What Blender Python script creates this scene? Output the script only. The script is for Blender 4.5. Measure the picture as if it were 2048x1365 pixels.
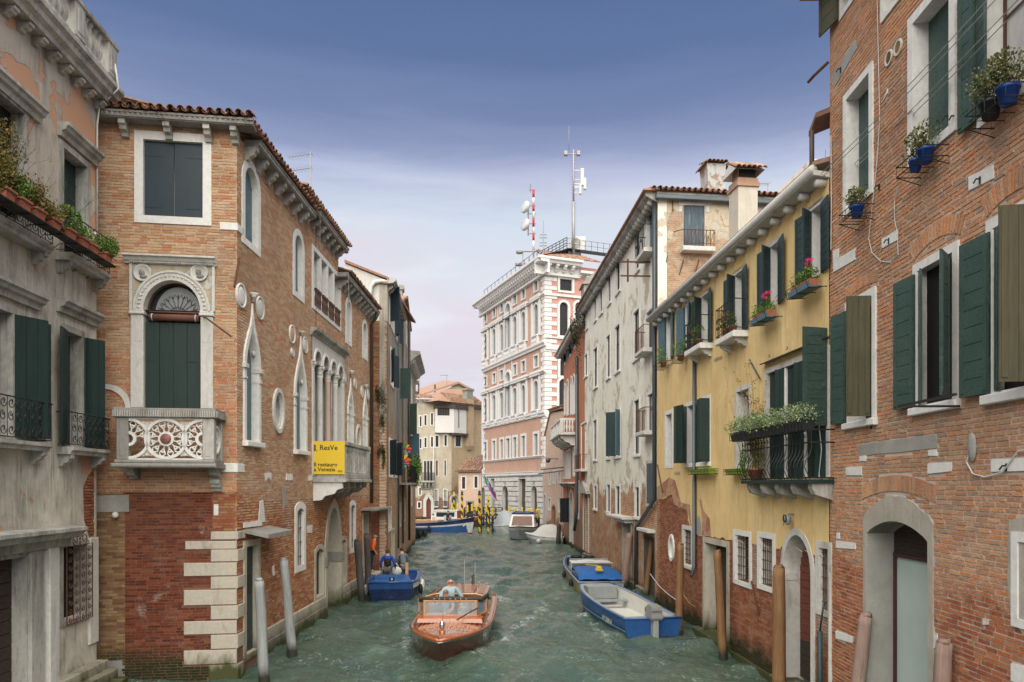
import bpy, math, random
import numpy as np
from mathutils import Matrix, Vector
from mathutils.geometry import delaunay_2d_cdt
random.seed(7); RNG = np.random.default_rng(7)
PI = math.pi
for o in list(bpy.data.objects): bpy.data.objects.remove(o)
SC = bpy.context.scene; COL = SC.collection
# ------------------------------------------------------------------ camera
FP, CX, HY, CH = 1450.0, 1024.0, 972.0, 4.6      # focal length in photo pixels, principal column, horizon row, eye height
cd = bpy.data.cameras.new('camera'); cam = bpy.data.objects.new('camera', cd); COL.objects.link(cam)
cam.location = (0, 0, CH); cam.rotation_euler = (math.radians(90), 0, 0)
cd.sensor_width = 36; cd.lens = FP/2048*36; cd.shift_y = (HY-682.5)/2048; cd.clip_start = .1; cd.clip_end = 6000
SC.camera = cam
# ------------------------------------------------------------------ sky, sun, exposure
W = bpy.data.worlds.new('World'); SC.world = W; W.use_nodes = True
wt = W.node_tree; wt.nodes.clear()
SUN_EL, SUN_AZ = math.radians(54), math.radians(184)
def wn(t, **k):
 n = wt.nodes.new(t)
 for a, b in k.items(): setattr(n, a, b)
 return n
out = wn('ShaderNodeOutputWorld'); bg = wn('ShaderNodeBackground'); bg.inputs[1].default_value = 1.0
wt.links.new(bg.outputs[0], out.inputs[0])
nish = wn('ShaderNodeTexSky', sky_type='NISHITA', sun_disc=False, sun_elevation=SUN_EL, sun_rotation=SUN_AZ)
tc = wn('ShaderNodeTexCoord'); sx = wn('ShaderNodeSeparateXYZ'); wt.links.new(tc.outputs['Generated'], sx.inputs[0])
def wmath(op, a, b=None, c=None, clamp=False):
 n = wn('ShaderNodeMath', operation=op); n.use_clamp = clamp
 for i, v in enumerate((a, b, c)):
  if v is None: continue
  if isinstance(v, (int, float)): n.inputs[i].default_value = v
  else: wt.links.new(v, n.inputs[i])
 return n.outputs[0]
mp = wn('ShaderNodeMapping'); mp.inputs['Scale'].default_value = (1.2, 1.2, 9.0); wt.links.new(tc.outputs['Generated'], mp.inputs[0])
nz = wn('ShaderNodeTexNoise'); nz.inputs['Scale'].default_value = 2.2; nz.inputs['Detail'].default_value = 7; nz.inputs['Roughness'].default_value = .6; nz.inputs['Distortion'].default_value = .6
wt.links.new(mp.outputs[0], nz.inputs['Vector'])
warp = wmath('MULTIPLY_ADD', wmath('SUBTRACT', nz.outputs[0], .5), .065, sx.outputs[2])
rp = wn('ShaderNodeValToRGB'); wt.links.new(warp, rp.inputs[0])
def s2l(c): return tuple(((x/255)/12.92 if x/255 <= .04045 else ((x/255+.055)/1.055)**2.4) for x in c)
SKY = [(0.0, (226, 222, 232)), (.13, (218, 214, 226)), (.20, (228, 220, 231)), (.27, (222, 226, 236)), (.34, (212, 223, 236)), (.385, (182, 191, 219)),
       (.415, (148, 158, 194)), (.455, (119, 136, 174)), (.51, (97, 118, 161)), (.60, (82, 103, 151)), (1.0, (78, 98, 150))]
cr = rp.color_ramp
while len(cr.elements) < len(SKY): cr.elements.new(.5)
for e, (p, c) in zip(cr.elements, SKY): e.position = p; e.color = (*s2l(c), 1)
# bright wisps low down
nz2 = wn('ShaderNodeTexNoise'); nz2.inputs['Scale'].default_value = 3.1; nz2.inputs['Detail'].default_value = 6; nz2.inputs['Distortion'].default_value = 1.2
mp2 = wn('ShaderNodeMapping'); mp2.inputs['Scale'].default_value = (1, 1, 5); mp2.inputs['Location'].default_value = (3, 1, 2); wt.links.new(tc.outputs['Generated'], mp2.inputs[0]); wt.links.new(mp2.outputs[0], nz2.inputs['Vector'])
low = wmath('MULTIPLY', wmath('SUBTRACT', .415, sx.outputs[2]), 9.0, clamp=True)
wf = wmath('MULTIPLY', wmath('MULTIPLY', wmath('SUBTRACT', nz2.outputs[0], .45), 3.6, clamp=True), low)
mx = wn('ShaderNodeMix', data_type='RGBA'); wt.links.new(wmath('MULTIPLY', wf, .8), mx.inputs['Factor']); wt.links.new(rp.outputs[0], mx.inputs['A']); mx.inputs['B'].default_value = (*s2l((234, 240, 246)), 1)
nz3 = wn('ShaderNodeTexNoise'); nz3.inputs['Scale'].default_value = 1.6; nz3.inputs['Detail'].default_value = 4; wt.links.new(mp2.outputs[0], nz3.inputs['Vector'])
pk = wmath('MULTIPLY', wmath('MULTIPLY', wmath('SUBTRACT', nz3.outputs[0], .47), 4.0, clamp=True), low)
mx2 = wn('ShaderNodeMix', data_type='RGBA'); wt.links.new(wmath('MULTIPLY', pk, .8), mx2.inputs['Factor']); wt.links.new(mx.outputs['Result'], mx2.inputs['A']); mx2.inputs['B'].default_value = (*s2l((233, 211, 222)), 1)
# the clouds let a little of the physical sky through
sc_ = wn('ShaderNodeMix', data_type='RGBA', blend_type='ADD'); sc_.inputs['Factor'].default_value = 0.006
wt.links.new(mx2.outputs['Result'], sc_.inputs['A']); wt.links.new(nish.outputs[0], sc_.inputs['B'])
wt.links.new(sc_.outputs['Result'], bg.inputs[0])
EXPO = 2.38
bg.inputs[1].default_value = 1.0/2**EXPO
sl = bpy.data.lights.new('sun', 'SUN'); sun = bpy.data.objects.new('sun', sl); COL.objects.link(sun)
sl.energy = 1.5; sl.angle = math.radians(94); sl.color = (1, .95, .82)
_d = Vector((math.sin(SUN_AZ)*math.cos(SUN_EL), math.cos(SUN_AZ)*math.cos(SUN_EL), math.sin(SUN_EL)))
sun.rotation_euler = _d.to_track_quat('Z', 'Y').to_euler(); sun.location = (0, 0, 60)
vs = SC.view_settings; SC.display_settings.display_device = 'sRGB'; vs.view_transform = 'Standard'; vs.look = 'None'; vs.gamma = 1; vs.exposure = EXPO; vs.use_curve_mapping = False
SC.cycles.max_bounces = 6; SC.cycles.diffuse_bounces = 2; SC.cycles.glossy_bounces = 3; SC.cycles.transmission_bounces = 4
SC.cycles.use_denoising = True
# ------------------------------------------------------------------ materials
class NT:
 def __init__(s, name):
  s.m = bpy.data.materials.new(name); s.m.use_nodes = True; s.t = s.m.node_tree; s.t.nodes.clear()
  s.o = s.t.nodes.new('ShaderNodeOutputMaterial'); s.b = s.t.nodes.new('ShaderNodeBsdfPrincipled'); s.t.links.new(s.b.outputs[0], s.o.inputs[0])
  s.co = s.n('ShaderNodeTexCoord'); s.geo = s.n('ShaderNodeNewGeometry')
 def n(s, t, **k):
  n = s.t.nodes.new(t)
  for a, b in k.items(): setattr(n, a, b)
  return n
 def set(s, sock, v):
  if isinstance(v, (int, float)): sock.default_value = v
  elif isinstance(v, tuple): sock.default_value = (*v, 1) if len(v) == 3 and len(sock.default_value) == 4 else v
  else: s.t.links.new(v, sock)
 def math(s, op, a, b=None, c=None, clamp=False):
  n = s.n('ShaderNodeMath', operation=op); n.use_clamp = clamp
  for i, v in enumerate((a, b, c)):
   if v is not None: s.set(n.inputs[i], v)
  return n.outputs[0]
 def vec(s, src, sc=(1, 1, 1), rot=(0, 0, 0), loc=(0, 0, 0)):
  n = s.n('ShaderNodeMapping'); n.inputs['Scale'].default_value = sc; n.inputs['Rotation'].default_value = rot; n.inputs['Location'].default_value = loc
  s.t.links.new(src, n.inputs[0]); return n.outputs[0]
 def noise(s, v, scale, detail=4, rough=.55, dist=0):
  n = s.n('ShaderNodeTexNoise'); n.inputs['Scale'].default_value = scale; n.inputs['Detail'].default_value = detail
  n.inputs['Roughness'].default_value = rough; n.inputs['Distortion'].default_value = dist; s.t.links.new(v, n.inputs['Vector']); return n.outputs[0]
 def ramp(s, f, stops, interp='LINEAR'):
  n = s.n('ShaderNodeValToRGB'); n.color_ramp.interpolation = interp; e = n.color_ramp.elements
  while len(e) < len(stops): e.new(.5)
  for q, (p, c) in zip(e, stops): q.position = p; q.color = (*c, 1) if isinstance(c, tuple) else (c, c, c, 1)
  s.set(n.inputs[0], f); return n.outputs[0]
 def mix(s, f, a, b, mode='MIX'):
  n = s.n('ShaderNodeMix', data_type='RGBA', blend_type=mode); s.set(n.inputs['Factor'], f); s.set(n.inputs['A'], a); s.set(n.inputs['B'], b); return n.outputs['Result']
 def step(s, v, lo, hi):
  n = s.n('ShaderNodeMapRange'); n.clamp = True; s.set(n.inputs[0], v); n.inputs[1].default_value = lo; n.inputs[2].default_value = hi; return n.outputs[0]
 def xyz(s, src):
  n = s.n('ShaderNodeSeparateXYZ'); s.t.links.new(src, n.inputs[0]); return n.outputs
 def attr(s, name='tint'):
  return s.n('ShaderNodeAttribute', attribute_name=name).outputs['Fac']
 def bump(s, h, dist=.01, strength=1.0, prev=None):
  n = s.n('ShaderNodeBump'); n.inputs['Distance'].default_value = dist; n.inputs['Strength'].default_value = strength; s.set(n.inputs['Height'], h)
  if prev is not None: s.t.links.new(prev, n.inputs['Normal'])
  return n.outputs[0]
 def done(s, col, rough=.8, nrm=None, metal=0, spec=.35, **k):
  s.set(s.b.inputs['Base Color'], col); s.set(s.b.inputs['Roughness'], rough); s.set(s.b.inputs['Metallic'], metal); s.set(s.b.inputs['Specular IOR Level'], spec)
  if nrm is not None: s.t.links.new(nrm, s.b.inputs['Normal'])
  for a, b in k.items(): s.set(s.b.inputs[a.replace('_', ' ')], b)
  return s.m
def c(*v): return s2l(v)
def m_plain(name, col, var=.25, rough=.6, scale=6, metal=0, bumpd=.002, spec=.35, streak=False, wear=None, wearamt=.5):
 n = NT(name); p = n.geo.outputs['Position']
 v = n.vec(p, (1, 1, .25)) if streak else p
 a = n.noise(v, scale, 5, .6); b = n.noise(p, scale*.22, 3)
 f = n.math('ADD', n.math('MULTIPLY', n.math('SUBTRACT', a, .5), var*2), n.math('MULTIPLY_ADD', n.math('SUBTRACT', b, .5), var*1.6, 1.0))
 cc = n.mix(1.0, col, n.n('ShaderNodeCombineColor').outputs[0], 'MULTIPLY')
 k = cc.node.inputs['B']; comb = k.links[0].from_node
 for i in range(3): n.t.links.new(f, comb.inputs[i])
 if wear:
  w = n.step(n.noise(p, scale*.9, 6, .7), 1-wearamt*.55-.12, 1-wearamt*.55)
  cc = n.mix(w, cc, wear)
 return n.done(cc, rough, n.bump(n.noise(p, scale*6, 3), bumpd), metal, spec)
def m_stone(name, col=(.60, .585, .545), dirt=(.17, .155, .13), amt=.45, rough=.75, scale=1.0, green=None, gz=1.0):
 n = NT(name); p = n.geo.outputs['Position']
 a = n.noise(n.vec(p, (1, 1, .35)), 1.6*scale, 8, .68, .4); b = n.noise(p, 9*scale, 5, .6); d = n.noise(p, 45, 3)
 cc = n.mix(n.step(b, .35, .75), col, tuple(x*.82 for x in col))
 cc = n.mix(n.math('MULTIPLY', n.step(a, .64-amt*.22, .80-amt*.1), .75), cc, dirt)
 cc = n.mix(n.math('MULTIPLY', n.step(n.noise(n.vec(p, (6, 6, .8)), 2.2, 4), .55, .75), amt*.6), cc, dirt)
 if green:
  z = n.xyz(p)[2]; g = n.step(n.math('ADD', z, n.math('MULTIPLY', n.math('SUBTRACT', a, .5), 1.3)), gz, gz*.25)
  cc = n.mix(g, cc, green)
 return n.done(cc, rough, n.bump(n.math('ADD', b, n.math('MULTIPLY', d, .4)), .006))
def m_brick(name, pal, pal2=None, zc=2.0, amp=1.2, white=.25, soot=.2, whitecol=(.52, .48, .42), algae=True, uvflip=False, darkz=None):
 """palette picked per brick by the mesh attribute 'tint' (or by the object for single bricks); damp zone palette below zc"""
 n = NT(name); p = n.geo.outputs['Position']; z = n.xyz(p)[2]
 oi = n.n('ShaderNodeObjectInfo')
 t = n.math('FRACT', n.math('ADD', n.attr(), oi.outputs['Random']))
 def pl(ps): return n.ramp(t, [(i/len(ps), q) for i, q in enumerate(ps)], 'CONSTANT')
 cc = pl(pal); big = n.noise(p, .55, 5, .6); mid = n.noise(p, 2.3, 5, .65); fine = n.noise(p, 28, 4, .6)
 if pal2:
  zz = n.math('ADD', z, n.math('MULTIPLY', n.math('SUBTRACT', big, .5), amp*2.4))
  cc = n.mix(n.step(n.math('ADD', zz, n.math('MULTIPLY', n.math('SUBTRACT', mid, .5), amp*.8)), zc+.25, zc-.25), cc, pl(pal2))
 cc = n.mix(n.math('MULTIPLY', n.step(mid, .52, .72), white), cc, whitecol)
 cc = n.mix(n.math('MULTIPLY', n.step(n.noise(n.vec(p, (1, 1, .4)), 1.1, 6, .7), .52, .75), soot), cc, (.10, .075, .055))
 cc = n.mix(n.math('MULTIPLY', n.step(fine, .40, .70), .5), cc, tuple(x*.62 for x in pal[0]))
 cc = n.mix(n.math('MULTIPLY', n.step(big, .46, .66), .30), cc, (.18, .11, .07)); cc = n.mix(n.math('MULTIPLY', n.step(n.noise(p, 1.6, 7, .75, .6), .60, .66), .35), cc, whitecol)
 if algae:
  g = n.math('ADD', z, n.math('MULTIPLY', n.math('SUBTRACT', mid, .5), 1.0))
  cc = n.mix(n.step(g, .80, .35), cc, (.030, .034, .014))
 h = n.math('ADD', n.math('MULTIPLY', mid, .6), n.math('ADD', fine, n.math('MULTIPLY', n.noise(p, 90, 3), .4)))
 return n.done(cc, .9, n.bump(h, .020), spec=.2)
def m_plaster(name, col, col2, under=None, zpeel=None, peel=.0, streak=.4, dark=(.12, .11, .09), scale=1.0, brick=None, amp=1.6, seed=0., algae=True):
 """plaster with stains; where it has fallen it shows an undercoat, and bricks (procedural, for walls too far to build them)"""
 n = NT(name); p = n.vec(n.geo.outputs['Position'], loc=(seed, seed*.7, 0)); z = n.xyz(n.geo.outputs['Position'])[2]
 a = n.noise(p, .7*scale, 6, .62, .5); b = n.noise(p, 3.1*scale, 6, .65); s = n.noise(n.vec(p, (3, 3, .6)), 1.2, 7, .72, .4); f = n.noise(p, 35, 3)
 cc = n.mix(n.step(a, .38, .66), col, col2)
 cc = n.mix(n.math('MULTIPLY', n.step(b, .45, .75), .45), cc, tuple(x*.72 for x in col))
 cc = n.mix(n.math('MULTIPLY', n.step(s, .50, .68), streak), cc, dark)
 cc = n.mix(n.math('MULTIPLY', n.step(n.noise(n.vec(p, (9, 9, .5)), 1.6, 5, .65), .56, .66), streak*.8), cc, tuple(min(x*1.35, .8) for x in col))
 nr = n.bump(n.math('ADD', b, n.math('MULTIPLY', f, .5)), .008)
 if under:
  edge = n.step(n.math('ADD', a, n.math('MULTIPLY', n.math('SUBTRACT', b, .5), .25)), .60-peel*.25, .615-peel*.25)
  cc = n.mix(edge, cc, under); nr = n.bump(edge, -.012, 1, nr)
 if brick:
  ob = n.xyz(n.co.outputs['Object']); cb = n.n('ShaderNodeCombineXYZ'); n.t.links.new(ob[0], cb.inputs[0]); n.t.links.new(ob[2], cb.inputs[1])
  bt = n.n('ShaderNodeTexBrick'); bt.inputs['Scale'].default_value = 1; bt.inputs['Brick Width'].default_value = .26; bt.inputs['Row Height'].default_value = .075
  bt.inputs['Mortar Size'].default_value = .014; bt.inputs['Mortar Smooth'].default_value = .3; bt.inputs['Bias'].default_value = -.1
  bt.inputs['Color1'].default_value = (*brick[0], 1); bt.inputs['Color2'].default_value = (*brick[1], 1); bt.inputs['Mortar'].default_value = (*brick[2], 1)
  n.t.links.new(cb.outputs[0], bt.inputs['Vector'])
  bc = n.mix(n.math('MULTIPLY', n.step(b, .45, .7), .6), bt.outputs[0], tuple(x*.55 for x in brick[1])); bc = n.mix(n.math('MULTIPLY', n.step(n.noise(p, 1.3, 6, .7), .52, .62), .6), bc, tuple(min(1, x*1.1) for x in brick[2])); bc = n.mix(n.math('MULTIPLY', n.step(n.noise(p, 2.1, 5, .7), .56, .66), .5), bc, (.42, .20, .08))
  zz = n.math('ADD', z, n.math('MULTIPLY', n.math('SUBTRACT', a, .5), amp*3)); zz = n.math('ADD', zz, n.math('MULTIPLY', n.math('SUBTRACT', b, .5), amp))
  k = n.step(zz, zpeel+.06, zpeel-.06)
  cc = n.mix(k, cc, bc); nr = n.bump(n.math('MULTIPLY', k, n.math('ADD', n.math('MULTIPLY', bt.outputs['Fac'], .5), .5)), -.02, 1, nr)
 if algae: cc = n.mix(n.step(n.math('ADD', z, n.math('SUBTRACT', b, .5)), .6, .25), cc, (.035, .038, .016))
 return n.done(cc, .92, nr, spec=.2)
def m_wood(name, col, col2, axis=2, rough=.6, wear=.0, wearcol=(.3, .28, .22), spec=.35, coat=0, zwet=None):
 n = NT(name); p = n.geo.outputs['Position']; sc = [14, 14, 14]; sc[axis] = .9
 g = n.noise(n.vec(p, tuple(sc)), 2.0, 5, .6, .3); b = n.noise(p, 2.5, 4)
 cc = n.mix(n.step(n.math('ADD', n.math('MULTIPLY', g, .7), n.math('MULTIPLY', b, .3)), .35, .66), col, col2)
 if wear: cc = n.mix(n.step(n.noise(n.vec(p, tuple(x*.4 for x in sc)), 3.5, 6, .7), .70-wear*.3, .76-wear*.3), cc, wearcol)
 if zwet is not None:
  z = n.xyz(p)[2]; cc = n.mix(n.step(n.math('ADD', z, n.math('MULTIPLY', n.math('SUBTRACT', b, .5), .3)), zwet, zwet-.3), cc, (.03, .03, .02))
 return n.done(cc, rough, n.bump(g, .004), spec=spec, Coat_Weight=coat, Coat_Roughness=.05)
def m_tinted(name, stops, rough=.8, spec=.25, trans=0, interp='LINEAR'):
 n = NT(name); oi = n.n('ShaderNodeObjectInfo'); t = n.math('FRACT', n.math('ADD', n.attr(), oi.outputs['Random'])); p = n.geo.outputs['Position']
 cc = n.ramp(t, stops, interp); cc = n.mix(n.math('MULTIPLY', n.step(n.noise(p, 7, 5, .65), .45, .7), .55), cc, tuple(x*.5 for x in stops[0][1]))
 return n.done(cc, rough, n.bump(n.noise(p, 30, 3), .004), spec=spec)
MT = {}
MT['stone'] = m_stone('white_stone')
MT['stone_clean'] = m_stone('pale_stone', (.72, .71, .68), amt=.22)
MT['stone_dirty'] = m_stone('weathered_stone', (.46, .45, .41), (.05, .048, .04), amt=1.0)
MT['stone_grey'] = m_stone('grey_stone', (.27, .26, .24), (.06, .055, .05), amt=.7)
MT['stone_base'] = m_stone('footing_stone', (.48, .44, .36), (.12, .10, .07), amt=.5, green=(.045, .05, .015), gz=.75)
MT['stone_quoin'] = m_stone('quoin_stone', (.49, .44, .365), (.20, .17, .13), amt=.45, green=(.06, .065, .02), gz=.45, scale=1.6)
MT['plaster_grey'] = m_plain('grey_render', (.30, .29, .265), .3, .9, 4, bumpd=.008)
MT['plaster_white'] = m_plain('white_render', (.60, .59, .56), .18, .9, 5, bumpd=.006)
MT['iron'] = m_plain('dark_iron', (.025, .027, .028), .3, .5, 12, .3)
MT['rust'] = m_plain('rusty_iron', (.10, .045, .025), .5, .8, 14)
MT['zinc'] = m_plain('lead_pipe', (.10, .115, .125), .2, .45, 6, .5)
MT['zinc_pale'] = m_plain('pale_gutter', (.50, .50, .48), .15, .6, 5)
MT['pipe_brown'] = m_plain('brown_pipe', (.055, .035, .03), .2, .5, 6)
MT['glass'] = NT('window_glass').done((.018, .022, .024), .08, spec=.6)
MT['glass_pale'] = m_plain('curtained_glass', (.22, .24, .25), .35, .25, 3, spec=.5)
MT['dark'] = m_plain('dark_interior', (.012, .012, .012), .3, .9, 3)
MT['curtain'] = m_plain('white_curtain', (.5, .5, .49), .2, .9, 12, streak=True)
MT['sh_slate'] = m_plain('slate_blue_paint', (.018, .034, .046), .12, .5, 5)
MT['sh_dkgreen'] = m_wood('dark_green_paint', (.010, .026, .023), (.016, .036, .032), 2, .5)
MT['sh_green'] = m_wood('worn_green_paint', (.026, .056, .048), (.060, .10, .085), 0, .6, .25, (.10, .13, .11))
MT['sh_olive'] = m_wood('bare_olive_wood', (.055, .052, .030), (.09, .082, .045), 2, .7, .2, (.05, .045, .03))
MT['sh_slategreen'] = m_wood('slate_green_paint', (.020, .040, .042), (.030, .055, .058), 0, .5)
MT['sh_blue'] = m_wood('faded_blue_paint', (.06, .12, .16), (.10, .17, .21), 2, .6, .2, (.2, .24, .25))
MT['sh_teal'] = m_wood('pale_teal_paint', (.07, .13, .15), (.11, .18, .19), 2, .6, .1)
MT['sh_bluegrey'] = m_wood('peeling_blue_paint', (.05, .075, .095), (.10, .13, .15), 2, .7, .45, (.17, .19, .2))
MT['wood_brown'] = m_wood('brown_wood', (.06, .028, .018), (.10, .05, .03), 2, .55)
MT['wood_red'] = m_wood('red_brown_door_wood', (.12, .03, .022), (.18, .055, .035), 0, .6, .35, (.07, .05, .04))
MT['wood_dark'] = m_wood('dark_wood', (.03, .02, .016), (.055, .036, .028), 0, .7, .3, (.10, .085, .07))
MT['wood_old'] = m_wood('weathered_dark_wood', (.05, .04, .032), (.10, .08, .065), 2, .8, .4, (.16, .14, .12))
MT['pole_grey'] = m_wood('weathered_grey_pole', (.20, .21, .21), (.32, .33, .33), 2, .8, .3, (.12, .12, .11), zwet=.45)
MT['pole_dark'] = m_wood('dark_pole', (.045, .04, .038), (.09, .08, .075), 2, .8, .2, (.14, .13, .12), zwet=.5)
MT['pole_tan'] = m_wood('tan_pole', (.15, .075, .032), (.25, .135, .06), 2, .65, .15, (.14, .08, .04), zwet=.4)
MT['pole_pinkish'] = m_wood('pinkish_grey_pole', (.20, .135, .11), (.30, .21, .175), 2, .8, .25, (.13, .10, .085), zwet=.45)
MT['terracotta'] = m_plain('terracotta_pot', (.38, .13, .075), .3, .8, 10)
MT['tile'] = m_tinted('clay_tile', [(0, (.16, .075, .045)), (.35, (.24, .12, .08)), (.7, (.30, .17, .12)), (.85, (.10, .07, .06)), (1, (.20, .13, .10))])
MT['tile_red'] = m_tinted('red_clay_tile', [(0, (.28, .14, .09)), (.35, (.37, .21, .14)), (.7, (.44, .30, .22)), (.88, (.20, .12, .09)), (1, (.36, .25, .18))])
MT['leaf'] = m_tinted('green_leaf', [(0, (.04, .09, .014)), (.5, (.10, .20, .03)), (1, (.24, .33, .07))], .6)
MT['leaf_olive'] = m_tinted('olive_leaf', [(0, (.07, .075, .015)), (.5, (.17, .15, .035)), (1, (.28, .18, .05))], .6)
MT['leaf_pale'] = m_tinted('variegated_leaf', [(0, (.05, .10, .02)), (.5, (.15, .24, .07)), (.8, (.34, .42, .20)), (1, (.6, .62, .45))], .6)
MT['leaf_straw'] = m_tinted('dry_bamboo_leaf', [(0, (.25, .17, .05)), (1, (.42, .30, .11))], .7)
MT['flower_pink'] = m_plain('pink_petal', (.62, .04, .16), .3, .6, 20)
MT['flower_white'] = m_plain('white_petal', (.75, .74, .68), .1, .6, 20)
# ------------------------------------------------------------------ mesh building
class MB:
 def __init__(s): s.v = []; s.f = []; s.mi = []; s.t = []
 def add(s, vs, fs, mi=0, t=0.0):
  k = len(s.v); s.v.extend(vs); s.f.extend([tuple(i+k for i in f) for f in fs]); s.mi.extend([mi]*len(fs)); s.t.extend([t]*len(fs))
 def hexa(s, p, mi=0, t=0.0, back=True):
  """8 corners: y-near face 0..3 (x0z0,x1z0,x1z1,x0z1), y-far face 4..7"""
  f = [(0, 1, 2, 3), (1, 5, 6, 2), (4, 0, 3, 7), (3, 2, 6, 7), (4, 5, 1, 0)]
  if back: f.append((5, 4, 7, 6))
  s.add(p, f, mi, t)
 def box(s, x0, x1, y0, y1, z0, z1, mi=0, ch=0, t=0.0):
  if ch <= 0:
   s.hexa([(x0, y0, z0), (x1, y0, z0), (x1, y0, z1), (x0, y0, z1), (x0, y1, z0), (x1, y1, z0), (x1, y1, z1), (x0, y1, z1)], mi, t); return
  a = ch; P = [(x0+a, z0+a), (x1-a, z0+a), (x1-a, z1-a), (x0+a, z1-a)]; Q = [(x0, z0), (x1, z0), (x1, z1), (x0, z1)]
  vs = [(x, y0, z) for x, z in P]+[(x, y0+a, z) for x, z in Q]+[(x, y1, z) for x, z in Q]
  fs = [(0, 1, 2, 3)]+[(i, 4+i, 4+(i+1) % 4, (i+1) % 4) for i in range(4)]+[(4+i, 8+i, 8+(i+1) % 4, 4+(i+1) % 4) for i in range(4)]+[(11, 10, 9, 8)]
  s.add(vs, fs, mi, t)
 def tbox(s, M, x0, x1, y0, y1, z0, z1, mi=0, t=0.0):
  p = [(x0, y0, z0), (x1, y0, z0), (x1, y0, z1), (x0, y0, z1), (x0, y1, z0), (x1, y1, z0), (x1, y1, z1), (x0, y1, z1)]
  s.hexa([tuple(M @ Vector(q)) for q in p], mi, t)
 def prism(s, pts, y0, y1, mi=0, t=0.0):
  n = len(pts); vs = [(x, y0, z) for x, z in pts]+[(x, y1, z) for x, z in pts]
  s.add(vs, [tuple(range(n)), tuple(range(2*n-1, n-1, -1))]+[(i, n+i, n+(i+1) % n, (i+1) % n) for i in range(n)], mi, t)
 def xprism(s, pts, x0, x1, mi=0, t=0.0):
  """profile in (y,z) swept along x"""
  n = len(pts); vs = [(x0, y, z) for y, z in pts]+[(x1, y, z) for y, z in pts]
  s.add(vs, [tuple(range(n)), tuple(range(2*n-1, n-1, -1))]+[(i, n+i, n+(i+1) % n, (i+1) % n) for i in range(n)], mi, t)
 def strip(s, A, B, y0, y1, mi=0, closed=False, t=0.0):
  """band between polylines A and B (x,z), thick y0..y1"""
  n = len(A); vs = [(x, y0, z) for x, z in A]+[(x, y0, z) for x, z in B]+[(x, y1, z) for x, z in A]+[(x, y1, z) for x, z in B]
  fs = []
  for i in range(n if closed else n-1):
   j = (i+1) % n
   fs += [(i, j, n+j, n+i), (2*n+i, 3*n+i, 3*n+j, 2*n+j), (i, 2*n+i, 2*n+j, j), (n+i, n+j, 3*n+j, 3*n+i)]
  if not closed: fs += [(0, n, 3*n, 2*n), (n-1, 3*n-1, 4*n-1, 2*n-1)]
  s.add(vs, fs, mi, t)
 def tube(s, path, r, n=6, mi=0, caps=True, r1=None, t=0.0):
  P = [Vector(p) for p in path]; m = len(P); vs = []; up = None
  for i, p in enumerate(P):
   d = (P[min(i+1, m-1)]-P[max(i-1, 0)]).normalized()
   if up is None: up = Vector((0, 0, 1)) if abs(d.z) < .9 else Vector((1, 0, 0))
   a = d.cross(up)
   a = a.normalized() if a.length > 1e-5 else Vector((1, 0, 0)); b = a.cross(d).normalized(); up = b
   rr = r if r1 is None else r+(r1-r)*i/(m-1)
   for k in range(n):
    an = 2*PI*k/n; vs.append(tuple(p+a*math.cos(an)*rr+b*math.sin(an)*rr))
  fs = [(i*n+k, i*n+(k+1) % n, (i+1)*n+(k+1) % n, (i+1)*n+k) for i in range(m-1) for k in range(n)]
  if caps: fs += [tuple(range(n-1, -1, -1)), tuple(range((m-1)*n, m*n))]
  s.add(vs, fs, mi, t)
 def lathe(s, prof, cx, cy, n=12, z0=0, mi=0, sq=1.0, t=0.0):
  m = len(prof); vs = [(cx+r*math.cos(2*PI*k/n), cy+sq*r*math.sin(2*PI*k/n), z0+z) for r, z in prof for k in range(n)]
  fs = [(i*n+k, i*n+(k+1) % n, (i+1)*n+(k+1) % n, (i+1)*n+k) for i in range(m-1) for k in range(n)]
  fs += [tuple(range(n-1, -1, -1)), tuple(range((m-1)*n, m*n))]
  s.add(vs, fs, mi, t)
 def ball(s, cx, cy, cz, rx, ry=None, rz=None, n=10, m=7, mi=0, t=0.0):
  ry = rx if ry is None else ry; rz = rx if rz is None else rz
  vs = []; fs = []
  for i in range(m+1):
   a = PI*i/m-PI/2; ca = max(math.cos(a), .01)
   for k in range(n): vs.append((cx+rx*ca*math.cos(2*PI*k/n), cy+ry*ca*math.sin(2*PI*k/n), cz+rz*math.sin(a)))
  fs = [(i*n+k, i*n+(k+1) % n, (i+1)*n+(k+1) % n, (i+1)*n+k) for i in range(m) for k in range(n)]
  s.add(vs, fs, mi, t)
 def xf(s, M):
  s.v = [tuple(M @ Vector(p)) for p in s.v]; return s
 def mesh(s, name, mats, smooth=False):
  me = bpy.data.meshes.new(name); me.from_pydata(s.v, [], s.f)
  for m in (mats if isinstance(mats, (list, tuple)) else [mats]): me.materials.append(MT[m] if isinstance(m, str) else m)
  if len(s.mi) == len(me.polygons):
   me.polygons.foreach_set('material_index', s.mi)
   if any(s.t): me.attributes.new('tint', 'FLOAT', 'FACE').data.foreach_set('value', s.t)
  if smooth: me.polygons.foreach_set('use_smooth', [True]*len(me.polygons))
  me.update(); return me
WM = {}
def link(name, data, parent=None, M=None, label=None, kind=None):
 o = bpy.data.objects.new(name, data); COL.objects.link(o)
 M = Matrix.Identity(4) if M is None else M
 if parent is not None:
  o.parent = parent; o.matrix_local = WM[parent.name].inverted() @ M
 else: o.matrix_world = M
 WM[o.name] = M.copy()
 if label: o['label'] = label
 if kind: o['kind'] = kind
 return o
def part(name, mb, mats, parent, M=None, smooth=False, label=None, kind=None):
 """links a mesh as one part; M is its world frame (default: the parent's own)"""
 if not mb.f: return None
 return link(name, mb.mesh(name, mats, smooth), parent, WM[parent.name] if M is None else M, label, kind)
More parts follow.
